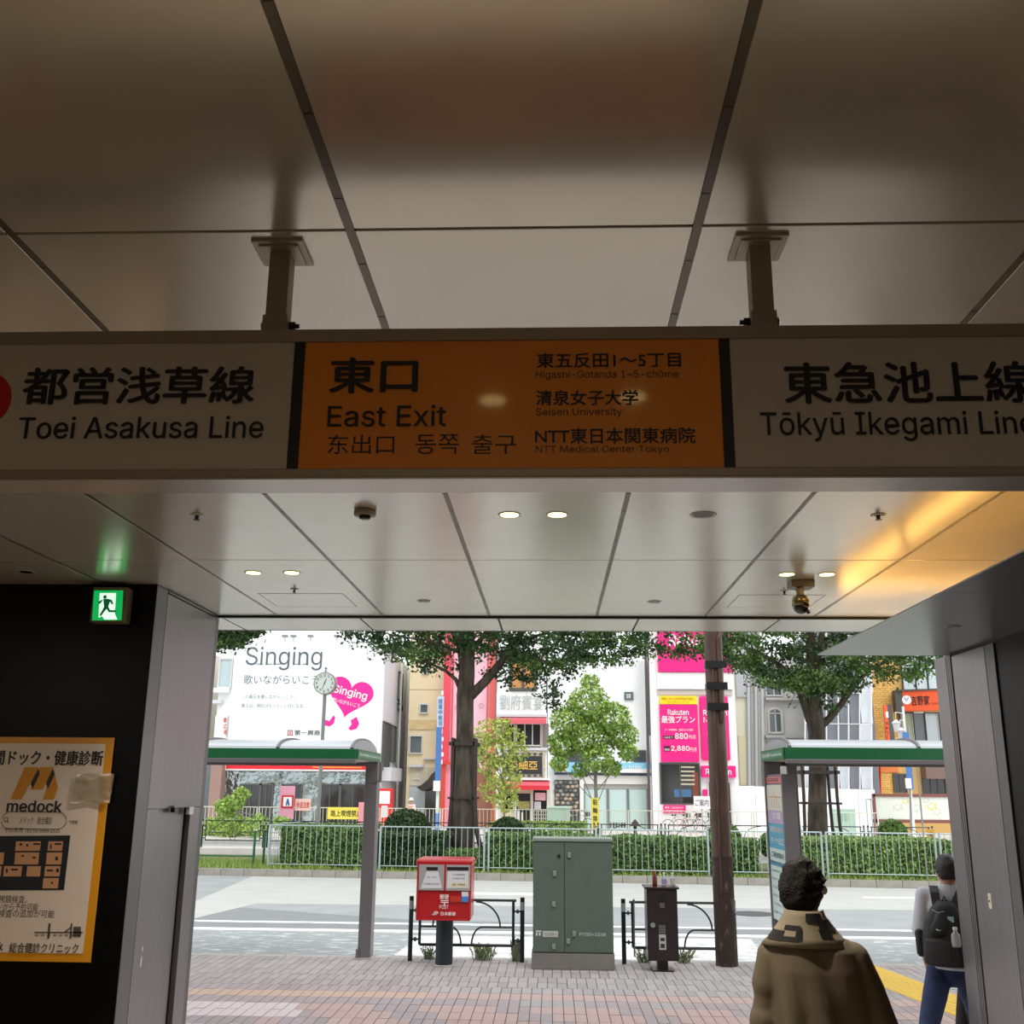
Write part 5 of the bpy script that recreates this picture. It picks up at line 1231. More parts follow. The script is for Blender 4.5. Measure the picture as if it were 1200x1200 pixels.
part('foot_print', MB().ppoly([(380, 843), (386, 845), (391, 838), (393, 841), (391, 848), (386, 851.5), (381, 850), (379, 846)], yb, .004), M_mag, bk); part('foot_print', MB().ppoly([(411, 844), (418, 840), (421, 848), (418, 854), (411, 856), (408, 853.5), (412, 849)], yb, .004), M_mag, bk)
for px in (334, 344, 364, 395):
    part('billboard_lamp', MB().tube([P(px, 752, Y), P(px, 747, Y - .6), P(px, 745.5, Y - 1.0)], .03, 6).cbox(P(px, 745.5, Y - 1.1), .3, .25, .12), M_gpole, bk)
window(bk, 258, 773, 271, 805, Y, 1, 1, M_wfl, M_glassl, .08)
panel(bk, 'cornice', 252, 807, 270, 812, Y, .4, M_wwhite); panel(bk, 'lower_cornice', 252, 821, 262, 825, Y, .5, M_wgrey)
sv = panel(bk, 'vertical_sign', 253.5, 839, 267, 868, Y, .3, M_pw); part('lettering', MB().tpx('歌', 262, 841, 266, 847, Y - .31, .01).tpx('広', 262, 848, 266, 854, Y - .31, .01).tpx('場', 262, 855, 266, 861, Y - .31, .01), M_red, sv)
sb_ = panel(bk, 'sign_band', 264, 866, 441, 903.5, Y, .35, M_wwhite); panel(sb_, 'red_field', 266, 876, 440, 901.5, Y - .35, .03, mat('karaoke_red', srgb(226, 22, 44), .5))
part('lettering', MB().tpx('カラオケ', 268, 877, 352, 897, Y - .40, .03).tpx('ビッグエコー', 356, 877, 434, 897, Y - .40, .03), M_pw, sb_)
panel(sb_, 'yellow_swoosh', 366, 898.5, 424, 900, Y - .40, .01, mat('swoosh_orange', srgb(240, 150, 60), .5))
M_mir = mat('wavy_mirror', srgb(150, 160, 160), .05, 1.0, bump=1.0, bscale=.9)
MATS['wavy_mirror'].node_tree.nodes['Bump'].inputs['Distance'].default_value = .35
part('mirror_cladding', MB().pbox(264, 904, 430, 946, Y, .12).pbox(264, 946, 280, 975, Y, .12).pbox(318, 946, 330, 975, Y, .12).pbox(352, 946, 374, 975, Y, .12), M_mir, bk)
for x0, x1 in ((281, 304), (304, 318), (330, 352), (374, 398), (398, 428)): window(bk, x0, 920, x1, 972, Y - .1, 2, 1, M_wfr, M_glassv, .07)
p = part('brown_pillar', MB().pbox(248, 893, 261, 975, Y - .4, .5, .9), mat('pillar_tile_brown', srgb(150, 122, 112), .5), bk); 
part('glass_front', MB().pbox(225, 893, 248, 975, Y, .1), M_glassd, bk)
X = xr + .06
sidewin(bk, X, 447.5, 456, 846, 902); sidewin(bk, X, 457, 463, 850, 893); sidewin(bk, X, 466, 471, 788, 822); sidewin(bk, X, 465.5, 471, 825.5, 833)
part('drain_pipe', MB().cyl((X + .1, Y + 5.5, .1), (X + .1, Y + 5.5, zt - .4), .07, n=8), M_wwhite, bk); part('drain_pipe', MB().cyl((X + .1, Y + 8.5, .1), (X + .1, Y + 8.5, zt - .4), .09, n=8), M_wwhite, bk)
part('balcony_slab', MB().box(X, X + .5, Y + .3, Y + 4.5, P(455, 915, Y).z, P(455, 899, Y).z), M_wgrey, bk)
t = thing('vending_machine', 'red drinks vending machine beside the karaoke house', 'vending machine', (P(451, 960, 54.5).x, 54.8, .1))
part('cabinet', MB().pbox(443, 924, 458.5, 972, 54.5, .0, .7), mat('vending_red', srgb(222, 40, 44), .4), t, bevel=.02); part('display', MB().pbox(444.5, 927, 457, 942, 54.5, .02), M_pw, t); part('panel', MB().pbox(447, 944, 454, 958, 54.5, .02), M_lab, t)

# ---- beige building
Y = 60.0
bb = building('narrow beige concrete building with small windows left of the big tree', 478, 521, 735, Y, 8, mat('wall_beige', srgb(226, 212, 176), .8, var=.05, scale=.6))
for x0, y0, x1, y1 in ((496, 781, 502, 788.5), (493, 826, 501, 835), (481, 863, 494, 882), (483, 914, 492, 919)): window(bb, x0, y0, x1, y1, Y, 1, 1, M_wfl, M_glassd, .07)
for py in (808, 844): panel(bb, 'floor_joint', 478, py - .3, 521, py + .3, Y, .02, mat('joint_beige', srgb(196, 178, 140), .8))
panel(bb, 'stone_band', 480, 844, 514, 855, Y, .05, mat('stone_tan', srgb(208, 188, 140), .8, var=.15, scale=3)); panel(bb, 'ledge', 480, 896, 497, 899, Y, .3, M_wgrey); panel(bb, 'ledge', 497, 888, 512, 890, Y, .2, M_wgrey)
panel(bb, 'lower_stone', 480, 899, 515, 975, Y, .06, mat('stone_lower', srgb(204, 198, 176), .8, var=.1, scale=3)); panel(bb, 'glass_shopfront', 480, 922, 498, 972, Y, .12, M_glassl); panel(bb, 'dark_doorway', 498, 925, 514, 972, Y, .1, M_glassv)
b = MB(); q = [(491, 923), (497, 920), (504, 914), (509, 907), (513, 904), (514, 915), (507, 924), (498, 927)]; b.ppoly(q, Y - .2, 1.2); part('awning', b, mat('awning_dark', srgb(54, 44, 40), .7), bb)
t = thing('banner_pole', 'tall blue and white banner pole left of the big tree', 'banner', (P(512, 970, 52).x, 52, .1))
part('pole', MB().pbox(510.5, 925, 514, 972, 52, .0, .15), mat('pole_white', srgb(214, 224, 214), .5), t)
part('banner', MB().pbox(510.5, 852, 517, 926, 51.98, .06), mat('banner_blue', srgb(74, 120, 186), .5), t); part('banner_top', MB().pbox(512.5, 816, 520, 852, 51.98, .06), mat('banner_pale', srgb(190, 208, 226), .5), t)
part('white_sign', MB().pbox(508, 915, 516, 927, 51.9, .1), M_pw, t); part('base', MB().box(P(510, 960, 51.97).x, P(515, 960, 51.97).x, 51.9, 52.1, .1, P(512, 953, 51.97).z), mat('banner_blue', (0, 0, 0)), t)
b = MB()
for k in range(5): b.tpx('営業中歓迎'[k], 513.6, 819 + k * 6.4, 518.6, 824.5 + k * 6.4, 51.9, .01)
part('lettering', b, mat('banner_blue', (0, 0, 0)), t)
# ---- pink building
Y = 59.0
bp_ = building('pink building with red side strips behind the big tree', 521, 583, 735, Y, 8, mat('wall_pink', srgb(240, 192, 206), .7, var=.04, scale=.6))
M_rs = mat('strip_red', srgb(226, 74, 92), .6)
part('side_strip', MB().pbox(520, 735, 528, 893, Y, .25), M_rs, bp_); part('side_strip', MB().pbox(574, 735, 580.5, 905, Y, .25), mat('strip_coral', srgb(226, 110, 104), .6), bp_)
part('thin_strip', MB().pbox(530, 735, 531, 905, Y, .1).pbox(570.5, 735, 571.5, 905, Y, .1), M_rs, bp_)
for px, py in ((536, 829), (564, 827), (538, 848)): 
    q = P(px, py, Y - .06); part('scroll_ornament', MB().tube([(q.x + .13 * math.cos(a * .5), q.y, q.z + .13 * math.sin(a * .5)) for a in range(13)], .015, 5), mat('ornament_grey', srgb(170, 150, 170), .5), bp_)
part('gate_post', MB().pbox(517, 893, 521.5, 972, Y, .3), mat('post_vermilion', srgb(210, 70, 50), .5), bp_); part('gate_beam', MB().pbox(517, 893, 530, 896, Y - .3, .1), mat('post_vermilion', (0, 0, 0)), bp_)
panel(bp_, 'pink_screen', 521, 900, 530, 972, Y, .1, mat('screen_pink', srgb(232, 150, 170), .6)); panel(bp_, 'shop_front', 531, 905, 583, 972, Y, .1, mat('front_brown', srgb(150, 100, 80), .6))
panel(bp_, 'orange_pillar', 577, 905, 584, 972, Y, .3, mat('pillar_orange', srgb(206, 120, 84), .6))
b = MB()
for k in range(10): b.cbox(P(518.5 - (k % 2) * 1.2, 812 + k * 9, 58.2), .12, .12, .22)
part('string_of_tags', b, M_pw, bp_)
# ---- white restaurant with black gold-lettered sign
Y = 57.5
br = building('narrow white restaurant with two red awnings and black gold-lettered sign', 582, 641, 735, Y, 9, M_wwhite)
window(br, 600, 775, 626, 806.5, Y, 2, 1, M_wfr, mat('wooden_lattice_glass', srgb(196, 140, 84), .3), .16)
panel(br, 'side_joint', 640.2, 790, 641.2, 835, Y, .05, M_wfr)
part('lettering', MB().tpx('劉府賓宴', 585.5, 814, 636.5, 832, Y - .12, 0), mat('lettering_steel', srgb(176, 188, 188), .4, .3), br)
panel(br, 'sign_tray', 582, 810.5, 640, 837, Y, .04, mat('tray_white', srgb(236, 240, 238), .6)); panel(br, 'ledge', 582, 838, 641, 840.5, Y, .25, M_wgrey)
def awning(t, x0, x1, y0, ym, y1, Y, m, m2, D=.9):
    a, c_ = P(x0, ym, Y - D), P(x1, ym, Y - D); zt_ = P(x0, y0, Y).z; zf = P((x0 + x1) / 2, ym, Y - D).z; zl = P((x0 + x1) / 2, y1, Y - D).z
    part('awning', MB().prism([(a.x, Y, zt_), (a.x, Y - D, zf), (a.x, Y - D, zf - .03), (a.x, Y, zt_ - .05)], (c_.x - a.x, 0, 0)), m, t)
    part('awning_valance', MB().box(a.x, c_.x, Y - D - .02, Y - D, zl, zf), m2, t)
M_aw = mat('awning_red', srgb(216, 96, 108), .7); M_aw2 = mat('awning_red_deep', srgb(206, 44, 58), .7)
awning(br, 585, 640, 840.5, 843, 848, Y, M_aw, M_aw)
panel(br, 'dark_bay', 586, 848, 643, 876, Y, .02, mat('bay_grey', srgb(128, 122, 120), .7)); window(br, 591, 849, 602, 874, Y - .02, 1, 1, M_wfl, M_glassv, .07); window(br, 606, 849, 633, 873, Y - .02, 3, 1, M_wfl, M_glassv, .07)
for px in (589, 604, 635): panel(br, 'bay_post', px - 1, 848, px + 1, 876, Y, .15, mat('bay_post', srgb(178, 164, 152), .6))
panel(br, 'bay_sill', 586, 876, 643, 879.5, Y, .2, M_wgrey)
sg2 = panel(br, 'name_board', 588, 880, 639, 911, Y, .15, mat('board_border', srgb(186, 178, 160), .6, var=.3, scale=8)); panel(sg2, 'black_field', 590, 886, 635.5, 907, Y - .15, .04, mat('board_black', srgb(46, 50, 54), .5))
part('lettering', MB().tpx('亞細亞', 596.5, 891.5, 630, 902, Y - .21, .012), mat('gold_letter', srgb(238, 196, 96), .4), sg2)
b = MB()
for k in range(7): b.cbox(P(592 + k * 7, 883.5, Y - .2), .18, .05, .12); b.cbox(P(592 + k * 7, 909, Y - .2), .18, .05, .1)
part('board_scrollwork', b, M_wfr, sg2)
panel(br, 'ledge', 586, 911.5, 645, 914, Y, .3, M_wwhite); awning(br, 585.5, 644, 914.5, 920.5, 925.5, Y, M_aw, M_aw2, 1.0)
panel(br, 'porch_wall', 586, 926, 645, 975, Y, .05, mat('porch_cream', srgb(218, 206, 176), .7))
for px in (604, 623.5, 642): panel(br, 'porch_post', px - 1.2, 926, px + 1.2, 975, Y, .2, M_wfl)
window(br, 592, 930, 601, 948, Y - .05, 1, 2, M_wfl, M_glassv, .04); dr = panel(br, 'entrance_recess', 606, 930, 621, 975, Y, .08, M_glassv)
panel(dr, 'carved_board', 607, 939, 620.5, 948, Y - .1, .05, mat('carved_gold', srgb(160, 150, 90), .5, var=.4, scale=12)); panel(dr, 'door_plaque', 607.5, 931, 620, 938.5, Y - .1, .04, M_ink)
panel(dr, 'white_door_rail', 606, 950, 609, 975, Y - .1, .04, M_pw); panel(dr, 'white_door_rail', 611, 952, 613, 975, Y - .1, .04, M_pw)
panel(br, 'pink_poster', 627, 929, 639.5, 938, Y, .12, mat('poster_palepink', srgb(228, 180, 188), .6)); panel(br, 'pale_poster', 626, 939.5, 634, 948, Y, .12, mat('poster_lilac', srgb(206, 200, 214), .6))
b = MB()
for k in range(6): b.pbox(625.5 + k * 2.7, 948, 626.3 + k * 2.7, 975, Y - .05, .06); b.pbox(625, 950 + k * 4.4, 641, 950.7 + k * 4.4, Y - .05, .06)
part('lattice', b, M_wfl, br); panel(br, 'dark_backing', 625, 926, 641.5, 975, Y - .05, .02, M_glassv)
# ---- white plain building with blue sign band
Y = 58.0
bw = building('broad plain white building with pale blue sign band and teal shutters', 642, 758, 774, Y, 10, M_wwhite)
sb2 = panel(bw, 'dark_signboard', 731.5, 811, 742, 820.5, Y, .1, mat('board_slate', srgb(86, 104, 108), .6)); part('lettering', MB().tpx('貸', 733.5, 813, 739.5, 818.5, Y - .11, .01), M_pw, sb2)
M_lou = mat('louvre_grey', srgb(128, 134, 138), .6)
for x0, x1 in ((655, 690), (742, 757)):
    lv = panel(bw, 'louvre_panel', x0, 879, x1, 893, Y, .1, M_lou)
    for k in range(5): panel(lv, 'louvre', x0, 880 + k * 2.6, x1, 881 + k * 2.6, Y - .1, .08, M_wfr)
f = panel(bw, 'sign_band', 649, 894, 766, 905.5, Y, .5, mat('bank_blue', srgb(138, 200, 230), .5)); panel(f, 'orange_field', 650, 896, 664, 904.5, Y - .5, .02, mat('bank_orange', srgb(246, 200, 140), .5)); panel(f, 'white_stripe', 690, 901, 766, 905.5, Y - .5, .02, M_pw)
part('lettering', MB().tpx('シャッター 0100', 700, 896.3, 751, 902, Y - .53, .02), M_pw, f)
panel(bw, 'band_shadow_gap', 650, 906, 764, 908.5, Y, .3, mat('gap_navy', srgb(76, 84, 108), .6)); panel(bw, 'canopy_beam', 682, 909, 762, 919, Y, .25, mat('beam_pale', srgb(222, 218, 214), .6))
wl = thing('stone_wall', 'rubble stone wall left of the teal shutters', 'wall', (P(665, 975, 57.9).x, 57.85, .1))
M_rub = [mat('rubble_grey', srgb(146, 144, 136), .9, var=.3, scale=6), mat('rubble_tan', srgb(176, 162, 140), .9, var=.2, scale=6), mat('rubble_dark', srgb(94, 98, 96), .9, var=.2, scale=6)]
part('wall_core', MB().pbox(650, 914, 679, 975, 57.96, .02), M_rub[2], wl)
for r_ in range(9):
    for c_ in range(5):
        x = 651.5 + c_ * 5.7 + (r_ % 2) * 2 + random.uniform(-.6, .6); y = 917 + r_ * 4.8 + random.uniform(-.5, .5); q = P(x, y, 57.9)
        part('rubble_stone', MB().sph(q, .12, 7, 5, (1.05, .5, .8)), M_rub[random.randrange(3)], wl)
panel(bw, 'white_post', 679.5, 914, 684, 975, Y, .3, M_pw); panel(bw, 'white_post', 760, 909, 765, 975, Y, .3, M_pw)
M_teal = mat('shutter_teal', srgb(192, 216, 212), .35, coat=.3)
panel(bw, 'lintel', 684.5, 919.5, 760, 924.5, Y, .1, mat('lintel_grey', srgb(176, 176, 170), .6))
for x0, x1 in ((685.5, 711), (714, 734.5), (737.5, 758)):
    d = part('shutter', MB().pbox(x0, 925, x1, 975, Y, .08), M_teal, bw, bevel=.01); part('shutter_frame', MB().pbox(x0 - 1, 925, x0, 975, Y, .14).pbox(x1, 925, x1 + 1, 975, Y, .14), M_lou, d)
b = MB()
for k in range(6): b.pbox(715 + k * 3.2, 964, 717 + k * 3.2, 970, Y - .085, .005)
part('shutter_vent', b, M_wfr, bw)
t = thing('bicycle', 'dark bicycle parked before the stone wall', 'bicycle', (P(680, 968, 55.5).x, 55.5, .1))
M_tyre = mat('tyre', (.02, .02, .02), .7)
def bike(t, px, Y, frame_m, s=1):
    x = P(px, 965, Y).x; r_ = .31
    for sx in (-.52, .52):
        cx = x + sx; pts = [(cx + r_ * math.cos(k * math.pi / 10), Y, .10 + .33 + r_ * math.sin(k * math.pi / 10)) for k in range(21)]
        part('wheel', MB().tube(pts, .018, 5), M_tyre, t)
    z = .43
    part('frame', MB().tube([(x - .52, Y, z), (x - .2, Y, z + .42), (x + .3, Y, z + .46), (x + .05, Y, z - .02), (x - .2, Y, z + .42)], .018, 5).tube([(x - .52, Y, z), (x + .05, Y, z - .02)], .014, 5).tube([(x + .52, Y, z), (x + .33, Y, z + .62)], .018, 5), frame_m, t)
    part('saddle', MB().cbox((x - .22, Y, z + .52), .26, .14, .07), M_blackpl, t, bevel=.02); part('handlebar', MB().tube([(x + .2, Y - .25, z + .68), (x + .34, Y - .1, z + .66), (x + .34, Y + .1, z + .66), (x + .2, Y + .25, z + .68)], .014, 5), M_steel2, t)
    part('basket', MB().cbox((x + .5, Y, z + .52), .28, .3, .22), M_wfr, t)
bike(t, 677, 55.5, M_blackpl)
for i, px in enumerate((795, 808, 822)):
    t = thing('bicycle', ['silver bicycle, leftmost of three before the pink phone shop', 'red bicycle, middle of three before the pink phone shop', 'black bicycle, rightmost of three before the pink phone shop'][i], 'bicycle', (P(px, 968, 55.5).x, 55.2 + i * .35, .1), 'bicycles before the phone shop')
    bike(t, px, 55.2 + i * .35, [M_steel, M_red, M_blackpl][i])
# ---- pink phone shop
Y = 57.0
ps = building('tall white phone shop with magenta panels', 763, 863, 700, Y, 9, M_wwhite)
M_mg = mat('shop_magenta', srgb(240, 14, 128), .5)
panel(ps, 'grey_return', 758.5, 700, 769, 862, Y + .4, .2, mat('return_grey', srgb(126, 126, 124), .6)); panel(ps, 'dark_return', 757, 720, 759.5, 975, Y + .35, .25, mat('return_dark', srgb(84, 70, 74), .6))
top = panel(ps, 'top_sign', 770, 700, 856, 788, Y, .3, M_mg); part('lettering', MB().tpx('Rakuten', 784, 743, 840, 758, Y - .31, .02), M_pw, top)
panel(ps, 'white_band', 770, 788.5, 858, 808, Y, .2, M_pw); panel(ps, 'grey_band', 770, 809, 858, 814.5, Y, .1, mat('band_grey', srgb(196, 186, 180), .6))
lp = panel(ps, 'price_panel', 773.5, 826, 818, 893, Y, .2, M_mg); panel(lp, 'yellow_header', 773, 816, 816, 825.5, Y, .2, mat('header_yellow', srgb(250, 214, 20), .5))
part('lettering', MB().tpx('家族で月々の携帯料金が割引', 775, 817.3, 812.5, 820.5, Y - .21, .0).tpx('さらにポイントアップ！', 782, 821.3, 808, 824.3, Y - .21, .0), mat('header_red_ink', srgb(170, 90, 20), .5), lp)
part('lettering', MB().tpx('Rakuten', 782.5, 831.5, 807, 838, Y - .21, .012).tpx('最強プラン', 775, 839, 814.5, 847.5, Y - .21, .016).tpx('データ無制限・通話もかけ放題', 779, 854, 812, 856.5, Y - .21, .0)
     .tpx('880', 791, 859, 806, 866, Y - .21, .016).tpx('円/月', 807, 861.5, 815, 866, Y - .21, .0).tpx('2,880', 786.5, 874, 808, 881, Y - .21, .016).tpx('円/月', 808.5, 876, 816, 881, Y - .21, .0), M_pw, lp)
bxx = panel(lp, 'dark_tag', 777, 862, 790, 866, Y - .2, .02, mat('tag_dark', srgb(80, 10, 50), .5)); part('lettering', MB().tpx('3GBまで', 778.5, 862.8, 788.5, 865.2, Y - .225, .0), M_pw, bxx)
bxx = panel(lp, 'dark_tag', 778, 874, 785.5, 880.5, Y - .2, .02, mat('tag_dark', (0, 0, 0))); part('lettering', MB().tpx('無制限', 778.8, 877, 784.8, 879.8, Y - .225, .0), M_pw, bxx)
rp = part('brand_panel', MB().pbox(820.5, 816, 854, 891, Y, .2), M_mg, ps, bevel=.08)
part('lettering', MB().tpx('Rakuten', 824, 832, 852, 838.5, Y - .21, .02).tpx('Mobile', 824.5, 840.5, 849, 847, Y - .21, .005), M_pw, rp)
part('white_spot', MB().ppoly([(829, 854), (836, 853), (844, 853), (849, 855), (850.5, 860), (848, 865), (843, 866), (832, 865), (829, 862)], Y - .2, .01), M_pw, rp)
wd_ = window(ps, 775, 896, 819, 941, Y, 2, 1, M_wfr, M_glassv, .08)
for k in range(5): panel(wd_, 'display_shelf', 798, 898 + k * 5, 814, 900 + k * 5, Y - .036, .01, mat('shelf_pale', srgb(190, 184, 160), .5))
panel(wd_, 'blue_sign', 790, 925, 810, 934, Y - .036, .01, mat('shop_blue', srgb(70, 110, 150), .4)); panel(wd_, 'wooden_display', 812, 905, 819, 935, Y - .036, .005, mat('display_brown', srgb(126, 64, 46), .5))
pk = panel(ps, 'pink_poster', 777, 943.5, 803, 952.5, Y, .2, M_mg); part('lettering', MB().tpx('携帯ご契約受付中', 779, 945, 801, 948, Y - .21).tpx('店内へどうぞ', 781, 949, 799, 951.5, Y - .21), M_pw, pk)
panel(ps, 'lower_wall', 773, 942.5, 822, 975, Y, .1, M_pw)
ns = panel(ps, 'name_sign', 821.5, 897.5, 861, 911, Y, .35, M_mg); part('lettering', MB().tpx('Rakuten', 827, 901, 857, 908, Y - .36, .016), M_pw, ns)
window(ps, 831, 917, 856, 968, Y, 2, 1, M_wfl, M_glassv, .07); pp = panel(ps, 'pink_slip', 823.5, 925, 828.5, 934, Y, .12, M_mg)
t = fboard(813, 933, 832, 948, 54.8, M_pw, 'white standing notice before the phone shop', txt='ご案内', tm=M_tg)
# ---- beige strip, stone house, scaffolding
Y = 60.0
bs = building('narrow beige building with pipes right of the phone shop', 861, 897, 735, Y, 8, mat('wall_cream', srgb(226, 222, 200), .8, var=.05, scale=.6))
panel(bs, 'grey_cladding', 861, 735, 886, 817, Y, .15, mat('cladding_grey', srgb(190, 192, 196), .6)); panel(bs, 'grey_cladding', 866, 862, 884, 920, Y, .1, mat('cladding_cream', srgb(216, 208, 178), .7))
for k, px in enumerate((879, 883, 887.5, 891.5, 895)): part('pipe', MB().cyl(P(px, 975, Y - .25), P(px - 2, 790, Y - .25), .09 + .03 * (k % 2), n=8), mat('pipe_grey', srgb(176, 174, 168), .5, .2) if k % 2 else M_wgrey, bs)
hs = building('old grey stone house with an arched window', 896, 950, 770, Y, 8, mat('wall_stone', srgb(206, 204, 200), .85, var=.08, scale=1.2))
window(hs, 898, 803, 915, 814.5, Y, 2, 1, M_wfl, M_glassd, .08)
a, c_ = P(900.5, 845, Y).x, P(916.5, 845, Y).x; z0, z1 = P(908, 859, Y).z, P(908, 836, Y).z; m_ = (a + c_) / 2; rr = (c_ - a) / 2
arc = [(m_ + rr * math.cos(math.pi * k / 10), z1 + rr * .75 * math.sin(math.pi * k / 10)) for k in range(11)]
b = MB(); b.tube([(c_ , Y - .05, z0)] + [(x, Y - .05, z) for x, z in arc] + [(a, Y - .05, z0), (c_, Y - .05, z0)], .09, 6); f = part('arched_window', b, M_wfl, hs)
part('pane', MB().prism([(x, Y - .03, z) for x, z in arc] + [(a, Y - .03, z0), (c_, Y - .03, z0)], (0, -.01, 0)), M_glassd, f); part('mullion', MB().box(m_ - .03, m_ + .03, Y - .08, Y, z0, z1 + rr * .7).box(a, c_, Y - .08, Y, z1 - .03, z1 + .03), M_wfl, f)
for py, d in ((797, .3), (818, .35), (862, .35), (880, .2)): panel(hs, 'cornice', 896, py, 950, py + 3, Y, d, mat('cornice_stone', srgb(192, 190, 186), .8))
for k in range(4): panel(hs, 'stone_course', 896, 866 + k * 5, 940, 867 + k * 5, Y, .03, M_wgrey)
Y = 56.0
sf = building('building wrapped in grey scaffolding netting behind the right tree', 944, 1026, 735, Y + .6, 8, mat('wall_hidden', srgb(120, 124, 128), .8))
M_net = mat('netting_grey', srgb(120, 126, 134), .6, var=.08, scale=1.5); M_netw = mat('netting_white', srgb(206, 214, 222), .5, var=.08, scale=1.5)
nx = [944, 956, 969, 983, 995, 1008, 1022]
for i in range(6):
    for j_, (y0, y1) in enumerate(((735, 775), (775, 812), (812, 848), (848, 884), (884, 925))):
        part('netting_sheet', MB().pbox(nx[i] + .4, y0 + .4, nx[i + 1] - .4, y1 - .4, Y + .3 + random.uniform(-.08, .08), .02), M_netw if i == 5 or (i, j_) in ((3, 4), (0, 4)) else M_net, sf)
for x in nx: part('scaffold_pole', MB().cyl(P(x, 975, Y), P(x - 1, 735, Y), .035, n=6), M_pw, sf)
for y in (775, 812, 848, 884, 925): 
    a, c_ = P(944, y, Y - .05), P(1022, y, Y - .05); part('scaffold_rail', MB().cyl((a.x, Y - .05, a.z), (c_.x, Y - .05, a.z), .022, n=6), M_pw, sf)
# hoarding
Y = 54.0
hd = thing('hoarding', 'plain white site hoarding panels behind the right tree trunk', 'hoarding', (P(948, 980, Y).x, Y, .1))
xa = P(866, 950, Y).x; xb = P(1027, 950, Y).x; n = 8
for i in range(n):
    x0 = xa + (xb - xa) * i / n; ztop = P(867 + i * 20, 921 + i * .6, Y).z
    part('hoarding_panel', MB().box(x0 + .01, x0 + (xb - xa) / n - .01, Y, Y + .06, .1, ztop), M_wwhite, hd)
# ---- yellow brick building
Y = 58.0
yb_ = building('yellow brick building with orange restaurant signs', 1018, 1180, 735, Y, 9, mat('mortar_tan', srgb(206, 168, 104), .9))
M_yb1 = mat('brick_yellow', srgb(232, 184, 104), .8, island=.12)
b = MB(); x0 = P(1019, 850, Y).x; x1 = P(1052, 850, Y).x
z = 1.0; r_ = 0
while z < 10.6:
    x = x0 + (r_ % 2) * .14
    while x < x1: b.box(x, min(x + .27, x1), Y - .03, Y, z, z + .10); x += .29
    z += .12; r_ += 1
part('brickwork', b, M_yb1, yb_, kind='stuff')
M_cw = mat('curtain_wall_glass', srgb(190, 208, 212), .08, coat=.6)
for i, (x0_, x1_) in enumerate(((1056, 1070), (1071, 1084), (1085, 1100), (1101, 1116), (1117, 1135))):
    window(yb_, x0_, 740, x1_, 809, Y - .05, 1, 1, M_wfr, M_cw, .05); window(yb_, x0_, 836, x1_, 872, Y - .05, 1, 1, M_wfl if i % 2 else M_wfr, [mat('glass_green', srgb(150, 164, 130), .15), M_glassd, M_glassl, M_glassd, M_glassl][i], .07)
Ys = 56.6
M_or = mat('sign_orange_red', srgb(238, 92, 46), .45)
# sign box turned slightly: near end on the right stands further forward
a = P(1058, 822, Ys + .6); c_ = P(1140, 832, Ys - .8); zt_, zb_ = P(1058, 810, Ys + .6).z, P(1058, 833, Ys + .6).z
so = part('orange_sign', MB().prism([(a.x, a.y, zb_), (c_.x, c_.y, zb_), (c_.x, c_.y + .5, zb_), (a.x, a.y + .5, zb_)], (0, 0, zt_ - zb_)), M_or, yb_)
d = (c_ - a); d.z = 0; L = d.length; d.normalize(); nn = Vector((d.y, -d.x, 0))
b = MB(); o = a + nn * .02; hh = zt_ - zb_
b.text('吉野家', o + d * (L * .125) + Vector((0, 0, zb_ + hh * .25 - a.z)), d, (0, 0, 1), L * .27, hh * .5, .014); b.text('YOSHINOYA', o + d * (L * .41) + Vector((0, 0, zb_ + hh * .28 - a.z)), d, (0, 0, 1), L * .22, hh * .10, 0); part('lettering', b, M_ink, so)
q = o + d * (L * .06) + Vector((0, 0, zb_ + hh * .55 - a.z)); part('emblem_disc', MB().cyl(q, q + nn * .01, hh * .23, n=24), M_pw, so)
qq = q + nn * .02; b = MB(); b.tube([qq + d * -.06 + Vector((0, 0, .07)), qq + Vector((0, 0, -.07)), qq + d * .06 + Vector((0, 0, .07))], .015, 5).tube([qq + d * -.10 + Vector((0, 0, .06)), qq + d * -.07 + Vector((0, 0, .11))], .012, 5).tube([qq + d * .10 + Vector((0, 0, .06)), qq + d * .07 + Vector((0, 0, .11))], .012, 5); part('emblem', b, M_tg, so)
part('sign_side', MB().prism([(a.x - .02, a.y, zb_ - .05), (a.x - .02, a.y + .6, zb_ - .05), (a.x - .36, a.y + .6, zb_ - .05), (a.x - .36, a.y + .1, zb_ - .05)], (0, 0, hh + .1)), M_wfr, so)
part('sign_edge', MB().prism([(a.x - .3, a.y - .02, zt_), (c_.x, c_.y - .02, zt_), (c_.x, c_.y + .5, zt_), (a.x - .3, a.y + .5, zt_)], (0, 0, .08)), M_wfr, so)
vs = part('vertical_sign', MB().pbox(1037, 826, 1041.5, 873, 56.8, .0, .1), M_or, yb_); part('vertical_sign_side', MB().pbox(1041.5, 825.5, 1047.5, 873, 56.8, -.05, .25), M_wfr, vs)
b = MB()
for k, ch in enumerate('牛丼うどん'): b.tpx(ch, 1038, 846 + k * 5.2, 1041, 850 + k * 5.2, 56.79, .01)
part('lettering', b, M_ink, vs); part('white_spot', MB().pbox(1038, 834, 1041, 841, 56.8, .01), M_pw, vs)
panel(yb_, 'fascia_brown', 1079, 897, 1140, 913, Y, .8, mat('fascia_brown', srgb(120, 98, 90), .6)); window(yb_, 1048, 908, 1061, 928, Y - .04, 2, 1, M_wfr, M_glassv, .06); window(yb_, 1082, 913, 1107, 930, Y - .04, 3, 1, M_wfr, M_glassv, .06)
